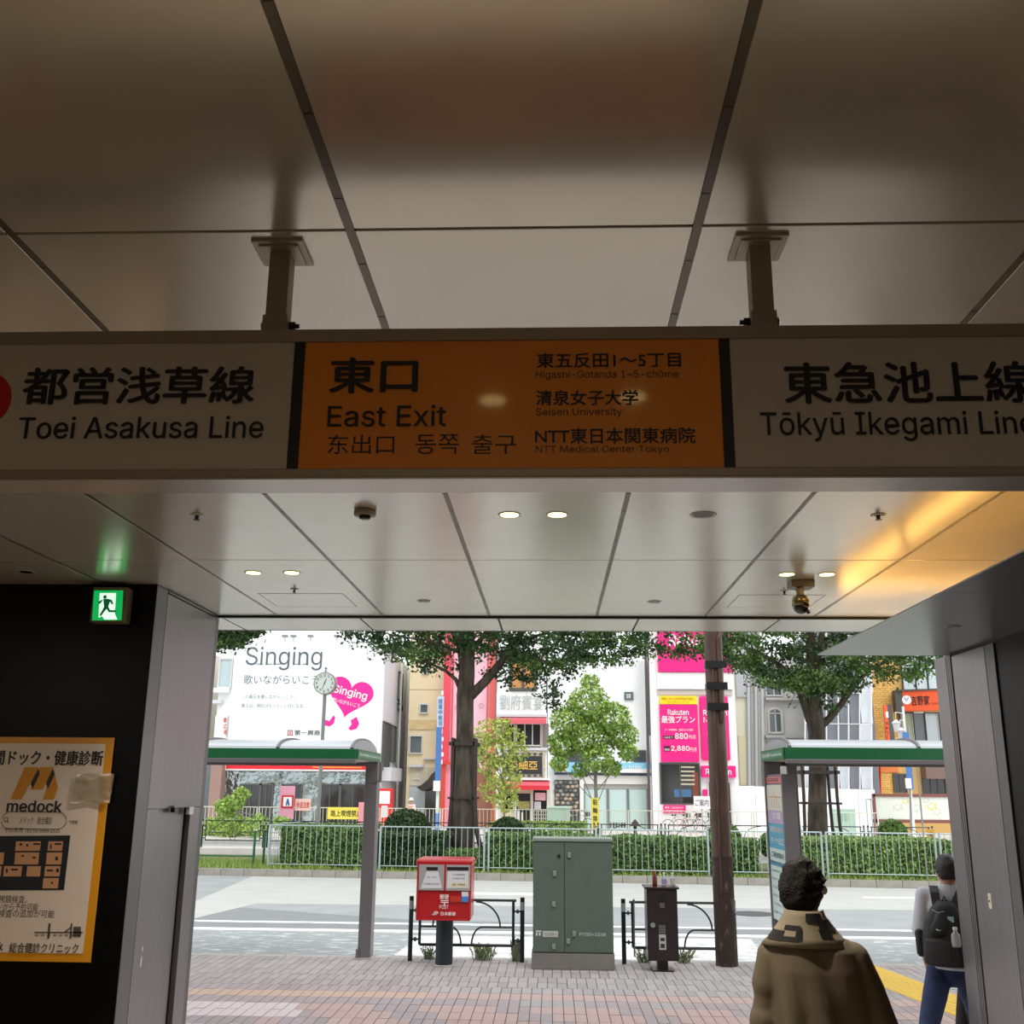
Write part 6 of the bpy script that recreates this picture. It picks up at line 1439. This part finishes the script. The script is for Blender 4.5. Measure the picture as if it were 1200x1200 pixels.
part('red_pipe', MB().cyl(P(1033, 975, Y - .1), P(1031, 893, Y - .1), .05, n=8), M_red, yb_); panel(yb_, 'orange_base', 1019, 893, 1052, 905, Y, .1, mat('base_orange', srgb(224, 128, 70), .7))
# lamp post, blue banner pole
Y = 49.0
t = thing('lamp_post', 'ornate white twin lantern lamp post before the yellow brick building', 'lamp post', (P(1059, 970, Y).x, Y, .1))
q = P(1058, 828, Y); part('post', MB().cyl((q.x, Y, .1), (q.x, Y, q.z), .07, .05, n=10), M_pw, t); 
for px, py in ((1050.5, 850), (1056, 859)):
    l = P(px, py, Y - .2); ln = part('lantern', MB().lathe(l, [(.12, -.28), (.17, .06), (.22, .10), (.04, .26)], 8), M_lab, t); part('arm', MB().tube([(q.x, Y, l.z + .55), (l.x, Y - .2, l.z + .6), (l.x, Y - .2, l.z + .2)], .02, 5), M_pw, t)
t = thing('banner_pole', 'blue banner pole left of the lamp post lanterns, before the flower mural', 'banner', (P(1065, 970, 48.5).x, 48.5, .1)); t['label'] = 'blue banner pole before the flower mural on the right'
part('pole', MB().cyl((P(1067, 970, 48.5).x, 48.5, .1), (P(1064, 850, 48.5).x, 48.5, P(1064, 850, 48.5).z), .05, n=8), M_gpole, t); part('banner', MB().pbox(1060.5, 858, 1067.5, 925, 48.45, .06), mat('banner_blue', (0, 0, 0)), t); part('white_band', MB().pbox(1061, 912, 1068, 924, 48.38, .02), M_pw, t)
# flower mural board
Y = 51.0
mu = thing('flower_mural', 'white board with painted yellow flowers in a brown frame', 'mural', (P(1070, 965, Y).x, Y, .1))
part('board', MB().pbox(1026, 934, 1140, 961, Y, .05), mat('mural_white', srgb(222, 228, 218), .6, var=.05, scale=1), mu)
M_mf = mat('mural_frame', srgb(128, 78, 72), .6)
part('frame', MB().pbox(1022.5, 930.5, 1140, 934, Y - .02, .1).pbox(1022.5, 960.5, 1140, 964.5, Y - .02, .1).pbox(1022.5, 930.5, 1026, 964.5, Y - .02, .1), M_mf, mu)
for px in (1025, 1121): 
    q = P(px, 964, Y); part('leg', MB().box(q.x - .06, q.x + .06, Y - .1, Y, .1, q.z), M_mf, mu)
for cx, cy, rr, m in ((1061, 939, 4, mat('mural_yellow', srgb(232, 214, 120), .6)), (1092, 945, 6, mat('mural_yellow', (0, 0, 0))), (1052, 946, 6, mat('mural_pale', srgb(206, 210, 196), .6)), (1074, 947, 6, mat('mural_pale', (0, 0, 0))), (1098, 952, 5, mat('mural_pale', (0, 0, 0))), (1085, 938, 4, mat('mural_pale', (0, 0, 0)))):
    b = MB()
    for k in range(6):
        a = k * math.pi / 3 + .3; b.ppoly([(cx + rr * .2 * math.cos(a + q_) + rr * .75 * math.cos(a) + rr * .3 * math.cos(q_ * 2), cy + rr * .75 * math.sin(a) * .8 + rr * .3 * math.sin(q_ * 2) * .8) for q_ in [i * math.pi / 5 for i in range(5)]], Y - .056, .004)
    part('painted_flower', b, m, mu)
fboard(1086, 972, 1095, 985, 34.5, mat('tag_orange', srgb(206, 160, 50), .5), 'small orange square notice in front of the mural', txt='犬', tm=M_ink)
gp = G(1080, 1030, IZ); t = thing('thin_pole', 'thin pale pole rising in front of the flower mural', 'pole', (K(Kpx(1086, .4), .4).x, K(Kpx(1086, .4), .4).y, IZ))
q = K(Kpx(1086, .4), .4); part('shaft', MB().cyl((q.x, q.y, IZ), (q.x, q.y, P(1075, 893, q.y).z), .02, n=8), M_gpole, t)
# white gate frame by the hoarding
t = thing('gate_frame', 'pale metal gate frame at the right end of the hoarding', 'gate', (P(1020, 975, 50).x, 50, .1)); part('frame', MB().pbox(1016, 936, 1017, 985, 50, .05).pbox(1021.5, 936, 1022.5, 985, 50, .05).pbox(1016, 936, 1022.5, 937.5, 50, .05), M_f1, t)
# neighbours outside the frame, so the street goes on
for px0, px1, top, Y, c_, lb in ((60, 226, 760, 57.5, srgb(206, 200, 190), 'grey beige office block left of the karaoke house'), (-140, 58, 720, 57.5, srgb(190, 186, 182), 'tall grey office block far left')):
    o = building(lb, px0, px1, top, Y, 9, mat('wall_' + ('a' if px0 > 0 else 'b') + '_plain', c_, .8))
    for r_ in range(4):
        for k in range(5): w_ = (px1 - px0) / 5; window(o, px0 + w_ * k + 8, top + 18 + r_ * 45, px0 + w_ * (k + 1) - 8, top + 42 + r_ * 45, Y, 2, 1)


# ================================================================ PEOPLE
def rgb(r, g, b): return srgb(r, g, b)
M_skin = mat('skin', srgb(196, 146, 118), .55); M_hair = mat('hair_black', srgb(22, 18, 18), .55, var=.3, scale=60)
M_eye = mat('eye_white', srgb(235, 232, 228), .3); M_lip = mat('lip', srgb(160, 96, 86), .5)
def xf(mb_, loc, rz, n0=0):
    M = Matrix.Translation(loc) @ Matrix.Rotation(rz, 4, 'Z')
    for i in range(n0, len(mb_.v)): mb_.v[i] = tuple(M @ Vector(mb_.v[i]))
    return mb_
def head_shape(d):     # unit direction -> radius factor, face towards +Y
    k = 1.0
    if d.z < -.2: k *= 1 - .16 * (-d.z - .2) * (1 if d.y < .2 else .35)
    if d.y > .5: k *= 1 - .05 * (d.y - .5)
    return k
def hand_parts(b, w, fwd, down, side, s=1.0, curl=.5):
    """palm with four bent fingers and a thumb; w wrist, 'down' along the hand, 'side' towards the thumb, fwd = palm normal"""
    w, fwd, down, side = Vector(w), Vector(fwd).normalized(), Vector(down).normalized(), Vector(side).normalized()
    for q in (-.024, -.008, .008, .024):
        b.limb([w + side * q * .7, w + down * .05 * s + side * q, w + down * .088 * s + side * q], [.015 * s, .014 * s, .012 * s], 8)
    for q, L in ((.030, .068), (.010, .078), (-.010, .072), (-.029, .056)):
        a = w + down * .09 * s + side * q; c1 = a + (down * (1 - curl * .3) + fwd * curl * .4).normalized() * L * .45 * s
        c2 = c1 + (down * (1 - curl) + fwd * curl * 1.1).normalized() * L * .32 * s; c3 = c2 + (down * (.6 - curl) + fwd * (curl * 1.5)).normalized() * L * .26 * s
        b.limb([a, c1, c2, c3], [.0095 * s, .0088 * s, .008 * s, .007 * s], 7)
    a = w + down * .03 * s + side * .03; c1 = a + (side * .8 + down * .7 + fwd * .3).normalized() * .035 * s; c2 = c1 + (side * .25 + down * .9 + fwd * .4).normalized() * .03 * s
    b.limb([a, c1, c2], [.013 * s, .011 * s, .009 * s], 7)
def figure(t, loc, rz, J, skin, rs=1.0, head_rot=0.0, vox=.009, hands=True):
    """one continuous skin surface: trunk, neck, head, arms, hands, legs, feet. J: joints in the figure's own frame, facing +Y"""
    b = MB()
    b.limb([J['pelvis'], J['waist'], J['chest'], J['neckbase']], [.125, .115, .135, .075], 16)
    b.limb([J['chest'] + Vector((-.09, 0, .05)), J['chest'] + Vector((.09, 0, .05))], [.09, .09], 12)
    b.limb([J['pelvis'] + Vector((-.07, 0, -.02)), J['pelvis'] + Vector((.07, 0, -.02))], [.105, .105], 12)
    b.limb([J['neckbase'], J['head'] + Vector((0, -.01, -.06))], [.062, .055], 12)
    n0 = len(b.v); hd = Vector((0, 0, 0))
    b.sph(hd, .112, 24, 18, (.72, .88, 1.08), head_shape)
    b.limb([(0, .05, -.085), (0, .068, -.098)], [.035, .026], 8)
    b.limb([(0, .088, .005), (0, .108, -.022)], [.009, .014], 8)                       # nose
    for s in (-1, 1):
        b.sph((s * .080, -.004, -.012), .028, 10, 8, (.3, .6, 1))                          # ears
        b.limb([(s * .045, .07, -.02), (s * .062, .045, -.02)], [.018, .015], 8)
    b.limb([(-.02, .088, -.058), (.02, .088, -.058)], [.009, .009], 6)
    xf(b, J['head'], head_rot, n0)
    for s, S in (('l', -1), ('r', 1)):
        b.limb([J['sh_' + s], J['el_' + s], J['wr_' + s]], [.055, .042, .028], 12)
        b.limb([J['neckbase'] + Vector((0, 0, -.03)), J['sh_' + s]], [.05, .05], 10)
        b.limb([J['hip_' + s], J['kn_' + s], J['an_' + s]], [.085, .058, .040], 14)
        k = J['an_' + s]; b.limb([k, k + Vector((0, .06, -.045)), k + Vector((0, .15, -.055))], [.042, .035, .026], 10)
        if hands:
            d = (J['wr_' + s] - J['el_' + s]).normalized(); hand_parts(b, J['wr_' + s], (-S, .2, 0), d, (0, 1, .1), 1.0, .5)
    xf(b, loc, rz)
    o = part('body', b, skin, t, remesh=vox)
    # face details
    M = Matrix.Translation(loc) @ Matrix.Rotation(rz, 4, 'Z') @ Matrix.Translation(J['head']) @ Matrix.Rotation(head_rot, 4, 'Z')
    for s in (-1, 1):
        e = MB().sph(M @ Vector((s * .032, .084, .006)), .011, 12, 8); eo = part('eye', e, M_eye, t, smooth=True); part('pupil', MB().sph(M @ Vector((s * .032, .0925, .006)), .0055, 8, 6), M_ink, eo)
        part('eyebrow', MB().limb([M @ Vector((s * .018, .093, .028)), M @ Vector((s * .048, .082, .030))], [.004, .003], 6), M_hair, t)
    part('mouth', MB().limb([M @ Vector((-.018, .094, -.056)), M @ Vector((0, .099, -.056)), M @ Vector((.018, .094, -.056))], [.004, .005, .004], 6), M_lip, t)
    return o, M
def hair_cap(t, M, m, thick=.012, rough=.004, low=-.055, ny=24, frontz=.05, big=1.0, vox=.006):
    b = MB(); nu, nv = 36, 24; vs = []
    for j in range(nv + 1):
        th = math.pi * .78 * j / nv
        for i in range(nu):
            ph = 2 * math.pi * i / nu; d = Vector((math.sin(th) * math.cos(ph), math.sin(th) * math.sin(ph), math.cos(th)))
            r_ = .112 * head_shape(d) * big + thick
            p = Vector((d.x * .74, d.y * .90, d.z * 1.08)) * r_
            lim = frontz if p.y > .035 else (low if p.y < -.02 else low + (frontz - low) * (p.y + .02) / .055)
            if p.z < lim:
                q = .95 if p.z < lim - .02 else 1; p = Vector((p.x * .90 * q, p.y * .90 * q, max(p.z, lim - .012)))
            p += d * (noise.noise(p * 55) * rough * 2 + noise.noise(p * 20) * rough * 2)
            vs.append(M @ p)
    fs = [(j*nu+i, (j+1)*nu+i, (j+1)*nu+(i+1) % nu, j*nu+(i+1) % nu) for j in range(nv) for i in range(nu)] + [tuple(range(nv * nu, nv * nu + nu))]
    b.add(vs, fs); return part('hair', b, m, t, smooth=True)
V = lambda *a: Vector(a)
# ---------------------------------------------------------------- near person in the beige coat, seen from behind
d0 = 5.25
hp = P(941, 1045, d0)
loc1 = Vector((hp.x, d0, 0)); H1 = P(941, 1010, d0).z
t = thing('person', 'person in a loose beige coat and glasses seen from behind, head turned right', 'person', (loc1.x, loc1.y, 0))
hz = H1 - .135
J = dict(pelvis=V(0, 0, .98), waist=V(0, .01, 1.13), chest=V(0, .0, 1.34), neckbase=V(0, -.01, 1.53), head=V(.0, .03, hz), sh_l=V(-.150, 0, 1.44), el_l=V(-.205, .0, 1.16), wr_l=V(-.17, .14, .96), sh_r=V(.155, 0, 1.44), el_r=V(.25, .03, 1.16), wr_r=V(.25, .18, 1.02),
         hip_l=V(-.09, 0, .94), kn_l=V(-.10, .02, .51), an_l=V(-.11, -.02, .09), hip_r=V(.09, 0, .94), kn_r=V(.10, .06, .51), an_r=V(.11, .08, .09))
rz1 = R(-14)
M_skin1 = mat('skin_tan', srgb(170, 118, 92), .6)
o, Mh = figure(t, loc1, rz1, J, M_skin1, head_rot=R(-38))
hair_cap(t, Mh, mat('hair_dark_curly', srgb(18, 15, 14), .75, bump=.8, bscale=60), .026, .007, -.075, frontz=.045, big=1.02)
b = MB()
for s in (-1, 1):
    pts = [Mh @ V(s * .034 + .026 * math.cos(a), .104, .004 + .021 * math.sin(a)) for a in [k * math.pi / 8 for k in range(17)]]; b.tube(pts, .0018, 5)
    b.tube([Mh @ V(s * .060, .102, .012), Mh @ V(s * .082, .05, .010), Mh @ V(s * .084, -.01, .0)], .002, 5)
b.tube([Mh @ V(-.009, .106, .008), Mh @ V(.009, .106, .008)], .002, 5)
gl = part('glasses', b, M_wfr, t)
for s in (-1, 1):
    pts = [Mh @ V(s * .034 + .025 * math.cos(a), .104, .004 + .020 * math.sin(a)) for a in [k * math.pi / 8 for k in range(16)]]; part('lens', MB().add(pts, [tuple(range(16))]), mat('lens_glass', srgb(190, 200, 205), .05, trans=.6), gl)
M_coat = mat('coat_beige', srgb(108, 96, 78), .85, var=.06, scale=6, bump=.35, bscale=9, stretch=(1, 1, .35))
def folds(mb_, n0, loc, amp=.010, fr=9):
    for i in range(n0, len(mb_.v)):
        p = Vector(mb_.v[i]); r_ = Vector((p.x, p.y, 0)); L = r_.length or 1
        k = math.sin(math.atan2(p.y, p.x) * fr + p.z * 3.0) * amp * max(0, min(1, (1.5 - p.z) * 2.2)) + noise.noise(Vector((p.x * 9 + p.z * 2.5, p.y * 9, p.z * 1.8))) * amp * 2.2
        mb_.v[i] = tuple(p + r_ / L * k)
# trunk of the coat (shoulders sloping, widening to the hem)
b = MB()
b.loft([(0, -.005, 1.60, .070, .070), (0, -.005, 1.565, .105, .09), (.01, -.008, 1.53, .165, .112), (.02, -.01, 1.485, .205, .13), (.02, -.012, 1.40, .216, .145), (.025, -.01, 1.27, .218, .155), (.03, 0, 1.12, .222, .165), (.03, .0, .97, .236, .18), (.03, 0, .80, .262, .19), (0, 0, .62, .292, .20), (0, 0, .45, .30, .205)], 48)
folds(b, 0, loc1, .016, 7)
n1 = len(b.v)
# wide sleeves
for S, el, wr in ((-1, V(-.195, .01, 1.17), V(-.205, .10, .97)), (1, V(.300, .02, 1.17), V(.352, .07, 1.0))):
    pts = [V(S * (.10 if S < 0 else .14), 0, 1.455), V(S * (.145 if S < 0 else .20), 0, 1.44), V(S * (.175 if S < 0 else .25), .005, 1.32), el, wr]; b.tube(pts, [.085, .088, .086, .084, .095], 20); 
    for p, r_ in zip(pts[:-1], [.085, .088, .086, .084]): b.sph(p, r_ * .99, 18, 10)
xf(b, loc1, rz1)
part('coat', b, M_coat, t, remesh=.0085)
# stand-up patterned collar
b = MB(); prof = [(1.505, .205, .150), (1.545, .168, .132), (1.59, .128, .112), (1.635, .098, .098), (1.660, .088, .092), (1.656, .078, .082), (1.60, .076, .080)]
b.loft([(0, -.012 - .0 * k, z + 0, rx, ry) for k, (z, rx, ry) in enumerate(prof)], 40)
for i in range(len(b.v)):
    p = Vector(b.v[i]); 
    if p.y > 0: p.z -= .06 * min(1, p.y / .06) * max(0, (p.z - 1.505) / .15)
    p += Vector((noise.noise(p * 14), noise.noise(p * 14 + V(5, 0, 0)), 0)) * .006; b.v[i] = tuple(p)
xf(b, loc1, rz1); col = part('collar', b, mat('collar_cream', srgb(150, 138, 116), .8), t, smooth=True, label='cream stand-up collar with black print')
M_cb = mat('collar_black', srgb(26, 22, 24), .8)
def collar_patch(a0, a1, z0, z1, nm='print_patch', curve=0):
    b = MB(); n = 8
    def at(a, z):
        for (za, rx, ry), (zb, sx, sy) in zip(prof, prof[1:5]):
            if za <= z <= zb: f = (z - za) / (zb - za); rx, ry = rx + (sx - rx) * f, ry + (sy - ry) * f; break
        else: rx, ry = prof[4][1:]
        p = V(rx * math.cos(a), -.012 + ry * math.sin(a), z) ; p += Vector((noise.noise(p * 14), noise.noise(p * 14 + V(5, 0, 0)), 0)) * .006
        if p.y > 0: p.z -= .06 * min(1, p.y / .06) * max(0, (p.z - 1.505) / .15)
        return p + V(math.cos(a), math.sin(a), .2) * .004
    for k in range(n + 1):
        a = a0 + (a1 - a0) * k / n; dz = curve * math.sin(math.pi * k / n)
        b.v += [at(a, z0 + dz), at(a, (z0 + z1) / 2 + dz), at(a, z1 + dz)]
    for k in range(n):
        for q in range(2): i = k * 3 + q; b.f.append((i, i + 1, i + 4, i + 3)); b.m.append(0); b.smooth.append(True)
    b.v = [tuple(v) for v in b.v]; xf(b, loc1, rz1); return part(nm, b, M_cb, col)
collar_patch(R(200), R(262), 1.530, 1.550); collar_patch(R(255), R(265), 1.535, 1.590); collar_patch(R(228), R(262), 1.578, 1.597); collar_patch(R(190), R(232), 1.540, 1.572)
collar_patch(R(272), R(318), 1.612, 1.650); collar_patch(R(300), R(345), 1.575, 1.622); collar_patch(R(296), R(318), 1.545, 1.585)
# trousers and shoes
def trousers(t, loc, rz, J, m, r=(.10, .072, .062), waist=None, vox=.010):
    b = MB()
    b.limb([J['pelvis'] + V(0, 0, .08), J['pelvis'] + V(0, 0, -.03)], [.135, .13], 18); b.limb([J['pelvis'] + V(-.07, 0, -.01), J['pelvis'] + V(.07, 0, -.01)], [.118, .118], 14)
    for s in 'lr': b.limb([J['hip_' + s], J['hip_' + s].lerp(J['kn_' + s], .5), J['kn_' + s], J['kn_' + s].lerp(J['an_' + s], .45), J['an_' + s] + (J['kn_' + s] - J['an_' + s]).normalized() * .04], [r[0], (r[0] + r[1]) / 2 + .004, r[1], r[1] * .95, r[2]], 16)
    xf(b, loc, rz); return part('trousers', b, m, t, remesh=vox)
def shoes(t, loc, rz, J, m):
    for s in 'lr':
        k = J['an_' + s]; b = MB(); b.limb([k + V(0, -.03, -.045), k + V(0, .05, -.050), k + V(0, .15, -.060)], [.047, .044, .034], 12); xf(b, loc, rz); o = part('shoe', b, m, t, remesh=.008)
        b = MB(); b.loft([(k.x, k.y + .055, k.z - .088, .045, .145), (k.x, k.y + .055, k.z - .070, .047, .148)], 20); xf(b, loc, rz); part('sole', b, M_blackpl, o)
trousers(t, loc1, rz1, J, mat('trousers_dark', srgb(40, 38, 42), .85)); shoes(t, loc1, rz1, J, mat('shoe_black', srgb(20, 20, 20), .5))

# ---------------------------------------------------------------- walking man with backpack
d0 = 8.75
hp = P(1106, 1020, d0); loc2 = Vector((hp.x + .02, d0, 0)); hz = P(1106, 1003.5, d0).z - .115
t = thing('person', 'man in white t-shirt and jeans walking away with a black backpack', 'person', (loc2.x, loc2.y, 0))
rz2 = R(-26)
J = dict(pelvis=V(-.02, 0, .90), waist=V(0, .01, 1.04), chest=V(0, .02, 1.25), neckbase=V(0, .02, 1.45), head=V(.0, .05, hz), sh_l=V(-.185, .02, 1.40), el_l=V(-.235, -.02, 1.09), wr_l=V(-.20, .06, .85), sh_r=V(.185, .02, 1.40), el_r=V(.245, -.07, 1.09), wr_r=V(.24, .05, .86),
         hip_l=V(-.115, -.02, .86), kn_l=V(-.20, -.24, .50), an_l=V(-.22, -.52, .20), hip_r=V(.065, 0, .86), kn_r=V(.11, .25, .50), an_r=V(.12, .40, .09))
o, Mh2 = figure(t, loc2, rz2, J, M_skin, head_rot=R(34))
hair_cap(t, Mh2, mat('hair_grey_black', srgb(34, 31, 33), .4, bump=.5, bscale=90), .012, .003, -.05, frontz=.055)
M_tee = mat('tshirt_white', srgb(214, 218, 232), .85, bump=.3, bscale=8)
b = MB(); b.loft([(0, .025, 1.50, .066, .064), (0, .02, 1.465, .11, .085), (0, .02, 1.42, .17, .105), (0, .02, 1.34, .190, .122), (0, .02, 1.22, .184, .13), (0, .01, 1.08, .176, .128), (0, 0, .96, .182, .135), (0, 0, .88, .19, .142)], 40); folds(b, 0, loc2, .006, 8)
for S in (-1, 1):
    s = 'l' if S < 0 else 'r'; a, c_ = J['sh_' + s], J['el_' + s]; b.limb([a + V(-S * .05, 0, 0), a, a.lerp(c_, .35), a.lerp(c_, .82)], [.07, .072, .070, .074], 16)
xf(b, loc2, rz2); part('tshirt', b, M_tee, t, remesh=.009)
M_jean = mat('jeans_blue', srgb(44, 58, 96), .85, var=.15, scale=9, bump=.2, bscale=40)
trousers(t, loc2, rz2, J, M_jean, (.098, .074, .066)); shoes(t, loc2, rz2, J, mat('shoe_grey', srgb(70, 70, 74), .6))
# backpack: separate thing, worn on his back
M_bag = mat('backpack_black', srgb(28, 28, 30), .6, bump=.2, bscale=30); M_bag2 = mat('backpack_mesh', srgb(44, 44, 48), .7)
g = thing('backpack', 'black backpack with grey zips worn by the walking man', 'backpack', (*(loc2 + Matrix.Rotation(rz2, 3, 'Z') @ V(0, -.2, 0)).xy, .95))
b = MB(); cx = -.03
b.loft([(cx, -.165, .915, .13, .075), (cx, -.185, .93, .168, .10), (cx, -.19, 1.02, .178, .108), (cx, -.19, 1.13, .172, .105), (cx, -.18, 1.24, .145, .09), (cx + .01, -.165, 1.33, .105, .07), (cx + .015, -.15, 1.385, .06, .045)], 32); xf(b, loc2, rz2); part('bag_body', b, M_bag, g, smooth=True)
b = MB(); b.loft([(cx - .03, -.265, .95, .10, .045), (cx - .03, -.275, .96, .125, .055), (cx - .03, -.275, 1.10, .120, .055), (cx - .03, -.262, 1.12, .10, .04)], 24); xf(b, loc2, rz2); part('front_pocket', b, M_bag2, g, smooth=True)
b = MB(); b.loft([(cx - .02, -.25, 1.13, .085, .045), (cx - .02, -.25, 1.20, .08, .045), (cx + .0, -.225, 1.30, .055, .03)], 20); xf(b, loc2, rz2); part('upper_pocket', b, M_bag, g, smooth=True)
for S in (-1, 1):
    x = S * .105; b = MB(); pts = [V(x * .55 + cx * .5, -.17, 1.34), V(x * .85, -.115, 1.435), V(x, -.02, 1.478), V(x, .09, 1.44), V(x, .135, 1.30), V(x * 1.2, .12, 1.10), V(x * 1.5, -.0, .99), V(x * 1.45 + cx * .4, -.13, .97)]
    for i in range(len(pts) - 1):
        p, q = pts[i], pts[i + 1]; dd = (q - p).normalized(); sd = V(1, 0, 0) if abs(dd.x) < .8 else V(0, 0, 1); w_ = .033 if i < 4 else .012; up = dd.cross(sd).normalized() * .006; sd = sd * w_
        b.add([p - sd - up, p + sd - up, p + sd + up, p - sd + up, q - sd - up, q + sd - up, q + sd + up, q - sd + up], [(0, 1, 2, 3), (7, 6, 5, 4), (0, 4, 5, 1), (1, 5, 6, 2), (2, 6, 7, 3), (3, 7, 4, 0)])
    xf(b, loc2, rz2); part('strap', b, M_bag2, g)
for z, w_ in ((1.315, .045), (1.19, .05)):
    b = MB(); b.tube([V(cx - .03 - w_, -.262 - (1.2 - z) * .08, z + .008), V(cx - .03, -.305 + (z - 1.19) * .35, z - .008), V(cx - .03 + w_, -.262 - (1.2 - z) * .08, z + .002)], .005, 6); xf(b, loc2, rz2); part('zip', b, M_steel, g)
b = MB(); b.limb([V(cx - .19, -.18, 1.0), V(cx - .19, -.18, 1.14)], [.03, .034], 10); xf(b, loc2, rz2); part('side_pocket', b, M_bag2, g, smooth=True)
b = MB(); b.tube([V(cx + .03, -.15, 1.37), V(cx + .015, -.17, 1.42), V(cx - .01, -.15, 1.37)], .008, 6); xf(b, loc2, rz2); part('grab_handle', b, M_bag2, g)
b = MB().cbox(V(cx + .055, -.253, 1.262), .045, .012, .04); xf(b, loc2, rz2); part('pale_tag', b, mat('tag_blue', srgb(160, 190, 206), .5), g)
# bottle tucked in the right side of the bag
w0 = loc2 + Matrix.Rotation(rz2, 3, 'Z') @ V(cx + .085, -.305, 1.075)
bt = thing('water_bottle', 'clear plastic water bottle tucked in the black backpack', 'bottle', tuple(w0))
part('bottle_body', MB().lathe(w0, [(.028, 0), (.034, .012), (.034, .06), (.031, .075), (.033, .085), (.014, .108), (.014, .118)], 18), mat('bottle_frost', srgb(206, 212, 220), .25, trans=.3), bt, smooth=True)
part('cap', MB().cyl(w0 + V(0, 0, .118), w0 + V(0, 0, .14), .0165, n=14), M_pw, bt)

# ---------------------------------------------------------------- third person, mostly behind the steel pier
d0 = 9.6
hp = P(1127, 1026, d0); loc3 = Vector((hp.x + .03, d0, 0)); hz = P(1127, 1010, d0).z - .11
t = thing('person', 'person mostly hidden behind the right steel pier, only the cheek showing', 'person', (loc3.x, loc3.y, 0))
J = dict(pelvis=V(0, 0, .86), waist=V(0, .01, 1.0), chest=V(0, .0, 1.18), neckbase=V(0, 0, hz - .18), head=V(.0, .03, hz), sh_l=V(-.17, 0, 1.29), el_l=V(-.20, -.0, 1.03), wr_l=V(-.17, .12, .84), sh_r=V(.17, 0, 1.29), el_r=V(.20, .0, 1.03), wr_r=V(.18, .12, .84),
         hip_l=V(-.08, 0, .82), kn_l=V(-.08, .04, .45), an_l=V(-.08, -.03, .09), hip_r=V(.08, 0, .82), kn_r=V(.08, .10, .45), an_r=V(.09, .16, .09))
rz3 = R(70)
o, Mh3 = figure(t, loc3, rz3, J, M_skin1); hair_cap(t, Mh3, M_hair, .012, .003, -.05, frontz=.05)
b = MB(); b.loft([(0, 0, hz - .17, .07, .065), (0, 0, 1.32, .15, .10), (0, 0, 1.25, .18, .12), (0, 0, 1.05, .165, .12), (0, 0, .82, .18, .13)], 30)
for s, S in (('l', -1), ('r', 1)): b.limb([J['sh_' + s], J['el_' + s], J['wr_' + s] + V(0, -.02, .02)], [.062, .055, .045], 12)
xf(b, loc3, rz3); part('shirt', b, mat('shirt_navy', srgb(50, 56, 76), .85), t, remesh=.010)
trousers(t, loc3, rz3, J, mat('trousers_dark', (0, 0, 0))); shoes(t, loc3, rz3, J, mat('shoe_black', (0, 0, 0)))
# ---------------------------------------------------------------- far pedestrian with a white sun hat
d0 = 52.5; q = P(482, 950, d0); loc4 = Vector((q.x, d0, .1))
t = thing('person', 'far pedestrian in a white sun hat before the beige building', 'person', tuple(loc4))
hz = P(482, 934, d0).z - .2
J = dict(pelvis=V(0, 0, .84), waist=V(0, .01, .97), chest=V(0, .0, 1.15), neckbase=V(0, 0, 1.3), head=V(.0, .03, 1.46), sh_l=V(-.17, 0, 1.26), el_l=V(-.22, -.0, 1.03), wr_l=V(-.17, .16, .9), sh_r=V(.17, 0, 1.26), el_r=V(.22, .0, 1.03), wr_r=V(.18, .16, .9),
         hip_l=V(-.08, 0, .80), kn_l=V(-.08, .04, .44), an_l=V(-.08, -.03, .09), hip_r=V(.08, 0, .80), kn_r=V(.08, .10, .44), an_r=V(.09, .16, .09))
k = (hz + .12 - .1) / 1.58; rz4 = R(150)
o, Mh4 = figure(t, loc4, rz4, J, M_skin, vox=.02)
b = MB(); b.loft([(0, .03, 1.50, .17, .18), (0, .03, 1.515, .165, .175), (0, .03, 1.52, .10, .11), (0, .03, 1.58, .095, .105), (0, .03, 1.62, .06, .07)], 24); xf(b, loc4, rz4); part('sun_hat', b, M_pw, t, smooth=True)
b = MB(); b.loft([(0, 0, 1.31, .07, .065), (0, 0, 1.27, .16, .10), (0, 0, 1.05, .17, .12), (0, 0, .82, .19, .14)], 24)
for s, S in (('l', -1), ('r', 1)): b.limb([J['sh_' + s], J['el_' + s]], [.062, .055], 10)
xf(b, loc4, rz4); part('blouse', b, mat('blouse_pinkwhite', srgb(226, 206, 208), .8), t, remesh=.02)
trousers(t, loc4, rz4, J, mat('trousers_dark', (0, 0, 0)), vox=.02); shoes(t, loc4, rz4, J, mat('shoe_black', (0, 0, 0)))
